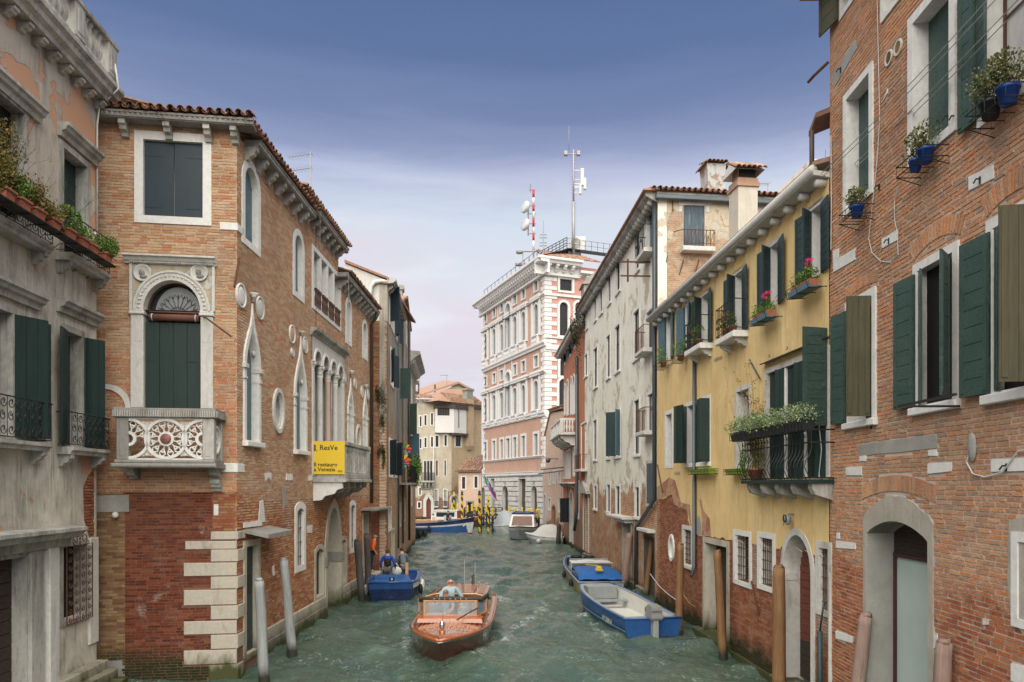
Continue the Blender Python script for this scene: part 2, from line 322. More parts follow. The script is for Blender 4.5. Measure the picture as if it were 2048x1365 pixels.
def thing(name, label, cat, M=None, group=None, mb=None, mats=None, smooth=False):
 o = link(name, mb.mesh(name, mats, smooth) if mb else None, None, M)
 o['label'] = label; o['category'] = cat
 if group: o['group'] = group
 if mb is None: o.empty_display_size = .3
 return o
def structure(name, mb, mats, M=None, smooth=False):
 o = link(name, mb.mesh(name, mats, smooth), None, M); o['kind'] = 'structure'; return o
def place(x, y, z=0, rz=0): return Matrix.Translation((x, y, z)) @ Matrix.Rotation(rz, 4, 'Z')
def P3(px, py, Y): return Vector(((px-CX)/FP*Y, Y, CH+(HY-py)/FP*Y))
def Ywater(py, z=0): return (CH-z)*FP/(py-HY)
class Wall:
 """a vertical wall between two plan points; local x runs along it (to the right as one faces it), -y out of it, z up from the water"""
 def __init__(s, x0, y0, x1, y1):
  s.p = Vector((x0, y0)); q = Vector((x1, y1)); s.L = (q-s.p).length; s.d = (q-s.p).normalized(); s.inn = Vector((-s.d.y, s.d.x))
  s.M = Matrix.Translation((x0, y0, 0)) @ Matrix.Rotation(math.atan2(s.d.y, s.d.x), 4, 'Z'); s.holes = []; s.near = []
 def u(s, px, off=0):
  k = (px-CX)/FP; a = s.p-s.inn*off; return (k*a.y-a.x)/(s.d.x-k*s.d.y)
 def Y(s, px, off=0): return (s.p-s.inn*off).y+s.d.y*s.u(px, off)
 def z(s, px, py, off=0): return CH+(HY-py)/FP*s.Y(px, off)
 def uz(s, px, py, off=0): return s.u(px, off), s.z(px, py, off)
 def box(s, x0, x1, yt, yb, off=0):
  xc = (x0+x1)/2; return s.u(x0, off), s.u(x1, off), s.z(xc, yb, off), s.z(xc, yt, off)
 def poly(s, pts, off=0): return [s.uz(x, y, off) for x, y in pts]
 def world(s, u, z, out=0): q = s.p+s.d*u-s.inn*out; return Vector((q.x, q.y, z))
def inside(p, poly):
 x, z = p; r = False; n = len(poly); j = n-1
 for i in range(n):
  a, b = poly[i], poly[j]
  if (a[1] > z) != (b[1] > z) and x < (b[0]-a[0])*(z-a[1])/(b[1]-a[1])+a[0]: r = not r
  j = i
 return r
def spans(poly, z):
 xs = []; n = len(poly)
 for i in range(n):
  a, b = poly[i], poly[(i+1) % n]
  if (a[1] > z) != (b[1] > z): xs.append((b[0]-a[0])*(z-a[1])/(b[1]-a[1])+a[0])
 xs.sort(); return list(zip(xs[::2], xs[1::2]))
def sheet(outer, holes, y=0.0):
 """flat wall face with openings"""
 vs = []; es = []
 for pl in [outer]+holes:
  k = len(vs); n = len(pl); vs += [Vector(p) for p in pl]; es += [(k+i, k+(i+1) % n) for i in range(n)]
 r = delaunay_2d_cdt(vs, es, [], 0, 1e-5); V, T = r[0], r[2]; mb = MB(); fs = []
 for t in T:
  cpt = sum((V[i] for i in t), Vector((0, 0)))/len(t)
  if inside(cpt, outer) and not any(inside(cpt, h) for h in holes): fs.append(tuple(t))
 us = sorted({i for f in fs for i in f}); ix = {v: k for k, v in enumerate(us)}; mb.add([(V[i][0], y, V[i][1]) for i in us], [tuple(ix[i] for i in f) for f in fs]); return mb
def reveals(mb, holes, y0, y1, mi=0):
 for h in holes:
  n = len(h); mb.add([(x, y0, z) for x, z in h]+[(x, y1, z) for x, z in h], [(i, (i+1) % n, n+(i+1) % n, n+i) for i in range(n)], mi)
def wallbody(w, bld, z0, z1, mat, y=0.0, thick=.35, name='wall', outer=None, u0=None, u1=None):
 u0 = 0 if u0 is None else u0; u1 = w.L if u1 is None else u1
 outer = outer or [(u0, z0), (u1, z0), (u1, z1), (u0, z1)]
 mb = sheet(outer, w.holes, y); reveals(mb, w.holes, y, thick)
 n = len(outer); mb.add([(x, y, z) for x, z in outer]+[(x, thick, z) for x, z in outer], [(i, (i+1) % n, n+(i+1) % n, n+i) for i in range(n)])
 return part(name, mb, mat, bld, w.M)
BRK = {}
def brick_protos(mat, L=1, H=1, D=1):
 key = (mat, )
 if key not in BRK:
  out = []
  for k in range(6):
   r = random.Random(k); j = lambda a: r.uniform(-a, a)
   mb = MB(); ch = .06
   p = [(.012+abs(j(.012)), 0+j(.03), .05+j(.03)), (.988-abs(j(.012)), j(.03), .05+j(.03)), (.988-abs(j(.012)), j(.03), .95+j(.03)), (.012+abs(j(.012)), j(.03), .95+j(.03)),
                 (0, 1, 0), (1, 1, 0), (1, 1, 1), (0, 1, 1)]
   mb.hexa(p, 0, 0.0, False); out.append(mb.mesh('brick', mat))
  BRK[key] = out
 return BRK[key]
def masonry(w, bld, region, mat, L=.25, H=.058, J=.012, proud=.005, rough=.004, holes=None, nobj=300, name='brick', massname='brickwork', seed=0, lenvar=.12, depth=.05, header=.18, skip=.0, flat=0.0, obj_if=None):
 """real coursed bricks inside the region polygon, clear of the holes; the nobj nearest the camera are single objects"""
 r = random.Random(seed); holes = w.holes if holes is None else holes
 z0 = min(p[1] for p in region); z1 = max(p[1] for p in region); B = []; k = 0; z = z0
 while z < z1-.01:
  zt = min(z+H, z1); keep = spans(region, (z+zt)/2)
  cut = []
  for h in holes:
   for zz in (z+.1*H, z+.9*H): cut += spans(h, zz)
  cut.sort()
  for a, b in keep:
   x = a-(L*.5 if k % 2 else 0)-r.uniform(0, .1)*L
   while x < b:
    l = L*(1+r.uniform(-lenvar, lenvar)) if r.random() > header else L*.5
    seg = [(max(x, a), min(x+l, b))]
    for ca, cb in cut:
     seg = [q for s0, s1 in seg for q in ((s0, min(s1, ca)), (max(s0, cb), s1)) if q[1]-q[0] > .03]
    for s0, s1 in seg:
     if s1-s0 > .035 and r.random() >= skip: B.append((s0, s1, z, zt, proud+r.uniform(-rough, rough), r.random()))
    x += l+J
  z += H+J; k += 1
 def dist(b):
  q = w.world((b[0]+b[1])/2, (b[2]+b[3])/2); return (q-Vector((0, 0, CH))).length
 def seen(b):
  q = w.world((b[0]+b[1])/2, (b[2]+b[3])/2); px = CX+FP*q.x/max(q.y, .1); py = HY-FP*(q.z-CH)/max(q.y, .1)
  return -20 < px < 2068 and -20 < py < 1385
 if nobj:
  B.sort(key=lambda b: (not seen(b), b[1]-b[0] < .12, dist(b)))
  big, rest = B[:nobj], B[nobj:]
  pr = brick_protos(mat)
  for b in big:
   M = w.M @ Matrix.Translation((b[0], -b[4], b[2])) @ Matrix.Diagonal((b[1]-b[0], depth, b[3]-b[2], 1))
   link(name, pr[r.randrange(6)], bld, M)
 else: rest = B
 if rest:
  A = np.array(rest); n = len(A); jit = lambda a: np.random.default_rng(seed+5).uniform(-a, a, (n, 4))
  jx = jit(.004); rg = np.random.default_rng(seed+9); jz = rg.uniform(-.003, .003, (n, 4)); jy = rg.uniform(-rough*.6, rough*.6, (n, 4))
  V = np.zeros((n, 8, 3)); xs = (0, 1, 1, 0); zs = (2, 2, 3, 3)
  for i in range(4):
   V[:, i, 0] = A[:, xs[i]]+jx[:, i]+(.003 if xs[i] == 0 else -.003); V[:, i, 1] = -A[:, 4]+jy[:, i]; V[:, i, 2] = A[:, zs[i]]+jz[:, i]+(.003 if zs[i] == 2 else -.003)
   V[:, 4+i, 0] = A[:, xs[i]]; V[:, 4+i, 1] = depth-.012; V[:, 4+i, 2] = A[:, zs[i]]
  F = np.array([(0, 1, 2, 3), (1, 5, 6, 2), (4, 0, 3, 7), (3, 2, 6, 7), (4, 5, 1, 0)])
  idx = (F[None]+(np.arange(n)*8)[:, None, None]).reshape(-1, 4)
  me = bpy.data.meshes.new(massname); me.vertices.add(n*8); me.vertices.foreach_set('co', V.reshape(-1))
  nf = len(idx); me.loops.add(nf*4); me.loops.foreach_set('vertex_index', idx.reshape(-1)); me.polygons.add(nf)
  me.polygons.foreach_set('loop_start', np.arange(nf)*4); me.polygons.foreach_set('use_smooth', np.zeros(nf, bool)); me.update(calc_edges=True)
  me.attributes.new('tint', 'FLOAT', 'FACE').data.foreach_set('value', np.repeat(A[:, 5], 5))
  me.materials.append(MT[mat]); link(massname, me, bld, w.M, kind='stuff')
 return len(B)
# ------------------------------------------------------------------ openings
def path(kind, u0, u1, z0, z1, n=14, rise=None):
 w = u1-u0; cx = (u0+u1)/2
 if kind == 'flat': return [(u0, z0), (u0, z1), (u1, z1), (u1, z0)]
 if kind == 'round':
  h = w/2 if rise is None else rise; return [(u0, z0)]+[(cx-w/2*math.cos(PI*i/n), z1-h+h*math.sin(PI*i/n)) for i in range(n+1)]+[(u1, z0)]
 if kind == 'seg':
  h = w*.16 if rise is None else rise; return [(u0, z0)]+[(u0+w*i/n, z1-h+h*math.sin(PI*i/n)**.8) for i in range(n+1)]+[(u1, z0)]
 if kind in ('ogee', 'point'):
  h = w*1.25 if rise is None else rise; m = n//2; L = []
  for i in range(m+1):
   t = i/m
   if kind == 'ogee': hw = math.cos(min(t/.62, 1)*PI/2*.82) if t < .62 else .28*((1-t)/.38)**1.7
   else: hw = math.sqrt(max(0, 1-t**1.7))
   L.append((cx-w/2*hw, z1-h+h*t))
  return [(u0, z0)]+L+[(2*cx-x, z) for x, z in L[::-1]]+[(u1, z0)]
def grow(kind, b, g, n=14, rise=None, gb=None):
 u0, u1, z0, z1 = b; gb = 0 if gb is None else gb
 if kind in ('ogee',):
  h = ((u1-u0)*1.25 if rise is None else rise); return path(kind, u0-g, u1+g, z0-gb, z1+g*1.9, n, h+g*1.5)
 if kind == 'point': return path(kind, u0-g, u1+g, z0-gb, z1+g*1.1, n, ((u1-u0)*1.25 if rise is None else rise)+g*1.1)
 if kind == 'round': return path(kind, u0-g, u1+g, z0-gb, z1+g, n, None if rise is None else rise+g)
 if kind == 'seg': return path(kind, u0-g, u1+g, z0-gb, z1+g, n, rise)
 return path(kind, u0-g, u1+g, z0-gb, z1+g, n)
def hole(w, kind, b, g=0.0, rise=None, n=14):
 w.holes.append(grow(kind, b, g, n, rise))
def frame_mb(kind, b, fw, y0, y1, rise=None, n=14, bottom=True, ch=True):
 mb = MB(); o = grow(kind, b, fw, n, rise); i = path(kind, *b, n, rise)
 mb.strip(o, i, y0, y1)
 if bottom: mb.box(b[0]-fw, b[1]+fw, y0+.001, y1, b[2]-fw*.9, b[2]-.001)
 return mb
def opening(w, bld, b, kind='flat', fw=.13, proud=.035, depth=.24, mat='stone', fill='glass', fillmat=None, sill=0, rise=None, n=14, name='window', bottom=True, label=None, mull=1, cut=True, filly=None, bars=None, fmat='wood_brown'):
 """frame = the part; what fills it = its sub-parts"""
 if cut: w.holes.append(grow(kind, b, fw*.45, n, rise))
 fr = part(name, frame_mb(kind, b, fw, -proud, depth, rise, n, bottom), mat, bld, w.M, label=label)
 pl = path(kind, b[0]+.001, b[1]-.001, b[2]+.001, b[3]-.001, n, rise); fy = depth*.75 if filly is None else filly
 u0, u1, z0, z1 = b; W_ = u1-u0
 if sill:
  mb = MB(); mb.box(u0-fw-.04, u1+fw+.04, -proud-sill, -proud+.002 if False else -.002, z0-fw*.95-.02, z0-fw*.2, 0, .012); part('sill', mb, mat, fr, w.M)
 if fill in ('glass', 'pale', 'dark', 'curtain'):
  mb = MB(); mb.prism(pl, fy, fy+.02); part('pane', mb, fillmat or {'glass': 'glass', 'pale': 'glass_pale', 'dark': 'dark', 'curtain': 'curtain'}[fill], fr, w.M)
  if fill in ('glass', 'pale', 'curtain') and mull:
   s = MB(); t = .035; zt = z1 if kind == 'flat' else z1-W_*.1
   s.strip(pl, path(kind, u0+t, u1-t, z0+t, z1-t, n, rise if rise is None else rise), fy-.03, fy-.002)
   for k in range(1, mull+1):
    x = u0+W_*k/(mull+1); s.box(x-.02, x+.02, fy-.028, fy-.002, z0+t, zt-t)
   s.box(u0+t, u1-t, fy-.026, fy-.002, z0+.001, z0+t); s.box(u0+t, u1-t, fy-.024, fy-.002, z0+(z1-z0)*.6, z0+(z1-z0)*.6+.035)
   part('sash', s, fmat, fr, w.M)
 elif fill == 'shut':
  m = fillmat or 'sh_dkgreen'; g = .008; cx = (u0+u1)/2
  for sgn in (-1, 1):
   q = [(x, z) for x, z in pl if (x-cx)*sgn >= -1e-4]
   if kind == 'flat': q = [(u0+g, z0+g), (cx-g, z0+g), (cx-g, z1-g), (u0+g, z1-g)] if sgn < 0 else [(cx+g, z0+g), (u1-g, z0+g), (u1-g, z1-g), (cx+g, z1-g)]
   else: q = q+[(cx+sgn*g, q[-1][1]), (cx+sgn*g, z0+g)] if sgn < 0 else [(cx+g, z0+g), (cx+g, q[0][1])]+q
   mb = MB(); mb.prism(q, fy, fy+.03)
   for zz in (z0+(z1-z0)*.12, z0+(z1-z0)*.80):
    a, e = (u0+g, u0+W_*.30) if sgn < 0 else (u1-W_*.30, u1-g); mb.box(a, e, fy-.008, fy-.0005, zz, zz+.04)
   if W_ > .9: mb.box(cx+sgn*W_*.25-.004, cx+sgn*W_*.25+.004, fy-.003, fy-.0005, z0+.04, (z1 if kind == 'flat' else z1-W_*.5)-.04)
   part('shutter', mb, m, fr, w.M)
 if bars:
  mb = MB(); nv, nh = bars
  for i in range(nv): x = u0+W_*(i+.5)/nv; mb.tube([(x, .05, z0), (x, .05, z1-(0 if kind == 'flat' else W_*.1))], .011, 5)
  for i in range(nh): z = z0+(z1-z0)*(i+.6)/nh; mb.box(u0, u1, .036, .062, z-.008, z+.008)
  part('grille', mb, 'rust', fr, w.M)
 return fr
def leaf(w, bld, hx, z0, z1, wid, ang, mat, planks=8, vert=False, y=-.045, single=True, th=.03, batten=True, label=None):
 """a shutter leaf hinged at hx, running off at ang degrees (0 = to the right in the wall plane, -90 = straight out)"""
 M = Matrix.Translation((hx, y, 0)) @ Matrix.Rotation(math.radians(ang), 4, 'Z')
 fr = MB(); fr.tbox(M, 0, wid, th*.30, th*.72, z0+.004, z1-.004)
 if batten:
  for x in ((.02, .09), (wid-.09, wid-.02)): fr.tbox(M, x[0], x[1], -.006+th, th+.012, z0+.05, z1-.05)
 s = part('shutter', fr, mat, bld, w.M, label=label); H = (z1-z0)/planks if not vert else wid/planks
 allmb = MB()
 for k in range(planks):
  mb = MB() if single else allmb
  if vert: mb.tbox(M, k*H+.003, (k+1)*H-.003, 0, th, z0, z1)
  else: mb.tbox(M, 0, wid, 0+random.uniform(-.002, .002), th, z0+k*H+.005, z0+(k+1)*H-.005)
  if single: part('plank', mb, mat, s, w.M)
 if not single: part('planks', allmb, mat, s, w.M)
 return s
def corbels(w, bld, us, z, h=.3, wd=.16, out=.35, mat='stone', y0=0.0, name='corbel', curved=True):
 for u in us:
  mb = MB()
  prof = [(y0, z), (y0-out, z), (y0-out, z-h*.32), (y0-out*.82, z-h*.40), (y0-out*.72, z-h*.62), (y0-out*.40, z-h*.74), (y0-out*.30, z-h*.95), (y0, z-h)]
  mb.xprism(prof, u-wd/2, u+wd/2); part(name, mb, mat, bld, w.M)
def profile_run(w, bld, prof, u0, u1, mat, name='cornice', label=None):
 mb = MB(); mb.xprism(prof, u0, u1); return part(name, mb, mat, bld, w.M, label=label)
def tile_mesh(mat, r=.085, L=.42, n=6):
 key = ('tile', mat)
 if key not in BRK:
  out = []
  for up in (1, -1):
   mb = MB(); a0, a1 = (0, PI) if up > 0 else (PI, 2*PI); vs = []
   for (yy, rr) in ((0, r), (L, r*.84)):
    for q in (rr, rr-.016):
     for k in range(n+1): an = a0+(a1-a0)*k/n; vs.append((q*math.cos(an), yy, q*math.sin(an)))
   m = n+1; fs = []
   for k in range(n): fs += [(k, k+1, 2*m+k+1, 2*m+k), (m+k, 3*m+k, 3*m+k+1, m+k+1), (k, m+k, m+k+1, k+1)]
   mb.add(vs, fs); out.append(mb.mesh('roof_tile', mat, True))
  BRK[key] = out
 return BRK[key]
def tiles(M, bld, u0, u1, rows, pitch, mat='tile', step=.2, L=.42, nobj=300, name='roof_tile', over=.34):
 """barrel tiles on a roof plane: M is the frame of the eave (x along, y up the slope before pitching)"""
 pr = tile_mesh(mat); R = M @ Matrix.Rotation(pitch, 4, 'X'); n = int((u1-u0)/step); items = []
 for j in range(rows):
  for i in range(n+1):
   x = u0+i*step; items.append((1, x, j)); items.append((-1, x+step/2, j)) if i < n else None
 MBs = MB(); r = random.Random(3)
 for k, (up, x, j) in enumerate(items):
  T = R @ Matrix.Translation((x+r.uniform(-.012, .012), j*over+r.uniform(-.02, .02)-(0 if up > 0 else -.03), (.075 if up > 0 else .10)+r.uniform(-.006, .006))) @ Matrix.Rotation(r.uniform(-.04, .04), 4, 'Z')
  if k < nobj: link(name, pr[0 if up > 0 else 1], bld, T)
  else:
   me = pr[0 if up > 0 else 1]; MBs.add([tuple(T @ v.co) for v in me.vertices], [tuple(p.vertices) for p in me.polygons], 0, r.random())
 if MBs.f: link('roof_tiles', MBs.mesh('roof_tiles', mat, True), bld, Matrix.Identity(4), kind='stuff')
def roofslab(w, bld, prof, u0, u1, mat, name='roof'): return profile_run(w, bld, prof, u0, u1, mat, name)
# ------------------------------------------------------------------ plants
def foliage(mb, cx, cy, cz, rx, ry, rz, n, size=.03, seed=0, up=.3, mi=0, lump=4):
 r = np.random.default_rng(seed); cen = r.normal(0, .45, (lump, 3));
 for i in range(n):
  q = cen[r.integers(lump)]+r.normal(0, .33, 3); d = np.linalg.norm(q)
  if d > 1.15: q = q/d*1.1
  p = Vector((cx+q[0]*rx, cy+q[1]*ry, cz+q[2]*rz)); a = Vector(r.normal(0, 1, 3)).normalized(); a.z = abs(a.z)+up; a.normalize()
  b = a.cross(Vector(r.normal(0, 1, 3))).normalized(); s = size*r.uniform(.6, 1.3)
  mb.add([tuple(p-a*s*.2), tuple(p+b*s*.42+a*s*.35), tuple(p+a*s*1.1), tuple(p-b*s*.42+a*s*.35)], [(0, 1, 2, 3)], mi, float(r.random()))
def sprays(mb, base, n, ln, seed=0, rad=.004, spread=.5, leafn=8, size=.02, mi=0, lmi=1, droop=.2):
 r = np.random.default_rng(seed)
 for i in range(n):
  d = Vector((r.normal(0, spread), r.normal(0, spread), 1)).normalized(); p = Vector(base)+Vector((r.normal(0, .02), r.normal(0, .02), 0)); L = ln*r.uniform(.6, 1.15); P = [p]
  for k in range(4): p = p+d*L/4; d = (d+Vector((r.normal(0, .15), r.normal(0, .15), -droop*r.random()))).normalized(); P.append(p)
  mb.tube([tuple(q) for q in P], rad, 3, mi, False, rad*.5, float(r.random()))
  for k in range(leafn):
   q = P[1+int(r.integers(4))]+Vector(r.normal(0, size*1.2, 3)); a = Vector(r.normal(0, 1, 3)).normalized(); b = a.orthogonal().normalized(); s = size*r.uniform(.7, 1.4)
   mb.add([tuple(q), tuple(q+b*s*.4+a*s*.5), tuple(q+a*s*1.3), tuple(q-b*s*.4+a*s*.5)], [(0, 1, 2, 3)], lmi, float(r.random()))
def pot(mb, cx, cy, z, r, h, mi=0): mb.lathe([(r*.72, 0), (r*.95, h*.8), (r*1.08, h*.8), (r*1.08, h), (r*.93, h), (r*.9, h*.9)], cx, cy, 12, z, mi)
def scroll(mb, cx, cz, r, y, turns=1.4, a0=0, sgn=1, w=.008, n=14):
 mb.tube([(cx+r*(1-.8*i/n)*math.cos(a0+sgn*turns*2*PI*i/n), y, cz+r*(1-.8*i/n)*math.sin(a0+sgn*turns*2*PI*i/n)) for i in range(n+1)], w, 4, caps=False)
# ------------------------------------------------------------------ brick, render and plaster of each building
TAN = [(0.544, 0.344, 0.196), (0.477, 0.279, 0.155), (0.59, 0.387, 0.232), (0.522, 0.248, 0.124), (0.567, 0.366, 0.217), (0.454, 0.258, 0.144), (0.522, 0.194, 0.093), (0.601, 0.409, 0.258), (0.555, 0.355, 0.206)]
TAN2 = [(0.578, 0.386, 0.244), (0.497, 0.309, 0.187), (0.612, 0.429, 0.28), (0.554, 0.275, 0.156), (0.601, 0.408, 0.259), (0.462, 0.287, 0.176), (0.554, 0.232, 0.124), (0.612, 0.452, 0.311), (0.578, 0.331, 0.197)]
ORNG2 = [(0.49, 0.175, 0.079), (0.408, 0.137, 0.059), (0.537, 0.229, 0.108), (0.467, 0.186, 0.079), (0.525, 0.306, 0.148), (0.35, 0.109, 0.054), (0.559, 0.361, 0.187)]
TANR = [(0.477, 0.246, 0.133), (0.398, 0.191, 0.099), (0.53, 0.295, 0.166), (0.477, 0.172, 0.078), (0.451, 0.246, 0.133), (0.371, 0.16, 0.083), (0.53, 0.208, 0.094)]
ORNG = [(.34, .115, .055), (.28, .09, .042), (.38, .15, .075), (.32, .12, .05), (.36, .20, .10), (.24, .075, .04)]
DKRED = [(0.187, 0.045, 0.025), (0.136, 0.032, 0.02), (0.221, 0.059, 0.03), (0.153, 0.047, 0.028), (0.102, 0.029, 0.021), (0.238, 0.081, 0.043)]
YEL = [(.30, .19, .085), (.24, .13, .06), (.34, .24, .12), (.20, .10, .05), (.28, .17, .08), (.16, .07, .04)]
PINK = [(0.579, 0.309, 0.178), (0.529, 0.269, 0.154), (0.604, 0.362, 0.221), (0.503, 0.276, 0.166), (0.63, 0.262, 0.123), (0.39, 0.269, 0.191), (0.567, 0.341, 0.209), (0.655, 0.296, 0.141), (0.478, 0.243, 0.141), (0.591, 0.328, 0.191)]
MT['br_tan'] = m_brick('tan_brick', TAN, TANR, 7.6, 1.3, .35, .14)
MT['br_side'] = m_brick('side_wall_brick', TAN2, ORNG2, 4.2, 1.4, .50, .14, whitecol=(.56, .50, .43))
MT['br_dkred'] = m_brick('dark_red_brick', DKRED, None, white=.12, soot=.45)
MT['br_yel'] = m_brick('yellow_brown_brick', YEL, None, white=.08, soot=.35)
MT['br_orange'] = m_brick('orange_brick', ORNG, None, white=.15, soot=.15)
MT['br_pink'] = m_brick('pink_brick', PINK, [(.42, .12, .045), (.34, .085, .035), (.46, .17, .065), (.26, .07, .035), (.40, .16, .08)], 3.1, .9, .16, .20, (.52, .36, .25))
MT['br_low'] = m_brick('canal_brick', [(.34, .125, .065), (.28, .10, .055), (.37, .16, .09), (.24, .08, .045), (.38, .19, .12)], None, white=.35, soot=.22, whitecol=(.45, .30, .22))
MT['br_paint'] = m_brick('washed_pink_brick', [(.42, .28, .22), (.38, .24, .18), (.45, .31, .25)], [(.33, .13, .07), (.38, .19, .12)], 1.6, .8, .2, .1)
MT['br_pier'] = m_brick('pier_brick', ORNG+YEL, DKRED, 3.2, .9, .2, .5)
MT['mortar'] = m_plain('lime_mortar', (.46, .39, .31), .3, .95, 4, bumpd=.01)
MT['mortar_dk'] = m_plain('sooty_mortar', (.20, .13, .09), .35, .95, 3, bumpd=.012)
MT['mortar_pink'] = m_plain('pink_mortar', (.50, .42, .35), .25, .95, 4, bumpd=.01)
MT['mortar_red'] = m_plain('damp_mortar', (.19, .10, .065), .35, .95, 3, bumpd=.012)
MT['pl_A'] = m_plaster('old_salmon_grey_plaster', (.62, .57, .49), (.30, .275, .235), (.47, .27, .17), peel=-.02, streak=.6)
MT['pl_Aup'] = m_plaster('salmon_and_grey_plaster', (.50, .44, .37), (.37, .34, .29), (.54, .31, .20), peel=.30, streak=.5, seed=2.2)
MT['pl_H'] = m_plaster('cream_plaster', (.80, .77, .67), (.72, .68, .58), (.50, .44, .35), zpeel=4.4, peel=.12, streak=.22, brick=((.46, .23, .11), (.36, .13, .06), (.48, .40, .30)), amp=1.7)
MT['pl_Hend'] = m_plaster('peeling_cream_plaster', (.54, .46, .34), (.45, .37, .26), (.46, .42, .36), zpeel=14.2, peel=.25, streak=.3, brick=((.46, .32, .21), (.40, .20, .11), (.42, .36, .28)), amp=3.2, seed=5, algae=False)
MT['pl_G'] = m_plaster('ochre_yellow_plaster', (.75, .56, .275), (.66, .465, .21), None, streak=.42, dark=(.36, .25, .12), peel=0)
MT['pl_Gp'] = m_plaster('worn_pink_undercoat', (.42, .24, .15), (.47, .32, .20), (.34, .15, .09), peel=.2, streak=.3, seed=3)
MT['pl_C'] = m_plaster('stained_grey_plaster', (.34, .31, .265), (.24, .20, .155), None, zpeel=7.5, streak=.6, brick=((.42, .23, .13), (.36, .15, .08), (.44, .37, .28)), amp=3.0, seed=9)
MT['pl_C2'] = m_plaster('pale_gable_plaster', (.55, .54, .51), (.45, .44, .41), None, streak=.25, seed=4, algae=False)
MT['pl_D'] = m_plaster('beige_far_plaster', (.52, .46, .36), (.42, .36, .27), None, zpeel=3.4, streak=.25, brick=((.30, .13, .08), (.26, .12, .08), (.30, .22, .16)), amp=1.5, seed=6)
MT['pl_D2'] = m_plaster('ochre_far_plaster', (.52, .40, .26), (.44, .33, .21), None, zpeel=4.6, streak=.25, brick=((.33, .22, .14), (.28, .16, .10), (.33, .27, .2)), amp=2.0, seed=7)
MT['pl_Dy'] = m_plaster('yellow_far_plaster', (.62, .52, .34), (.56, .47, .31), None, streak=.15, seed=8, algae=False)
MT['pl_peach'] = m_plaster('peach_plaster', (.60, .43, .34), (.55, .39, .30), None, zpeel=1.6, streak=.2, brick=((.36, .16, .09), (.32, .14, .08), (.30, .22, .16)), amp=1.0, seed=11)
MT['pl_E'] = m_plaster('salmon_pink_plaster', (.52, .33, .25), (.47, .29, .215), None, streak=.12, seed=12, algae=False)
MT['pl_Er'] = m_plaster('rose_pink_plaster', (.55, .29, .24), (.50, .26, .21), None, streak=.1, seed=13, algae=False)
MT['pl_I'] = m_plaster('coral_plaster', (.50, .20, .12), (.44, .17, .10), None, zpeel=2.9, streak=.3, brick=((.30, .14, .08), (.26, .12, .08), (.3, .22, .16)), amp=1.4, seed=14)
MT['E_white'] = m_stone('palace_white_stone', (.70, .69, .67), (.30, .28, .25), amt=.25)
MT['E_rust'] = m_stone('rusticated_stone', (.62, .60, .56), (.16, .14, .12), amt=.55)
MT['water'] = None
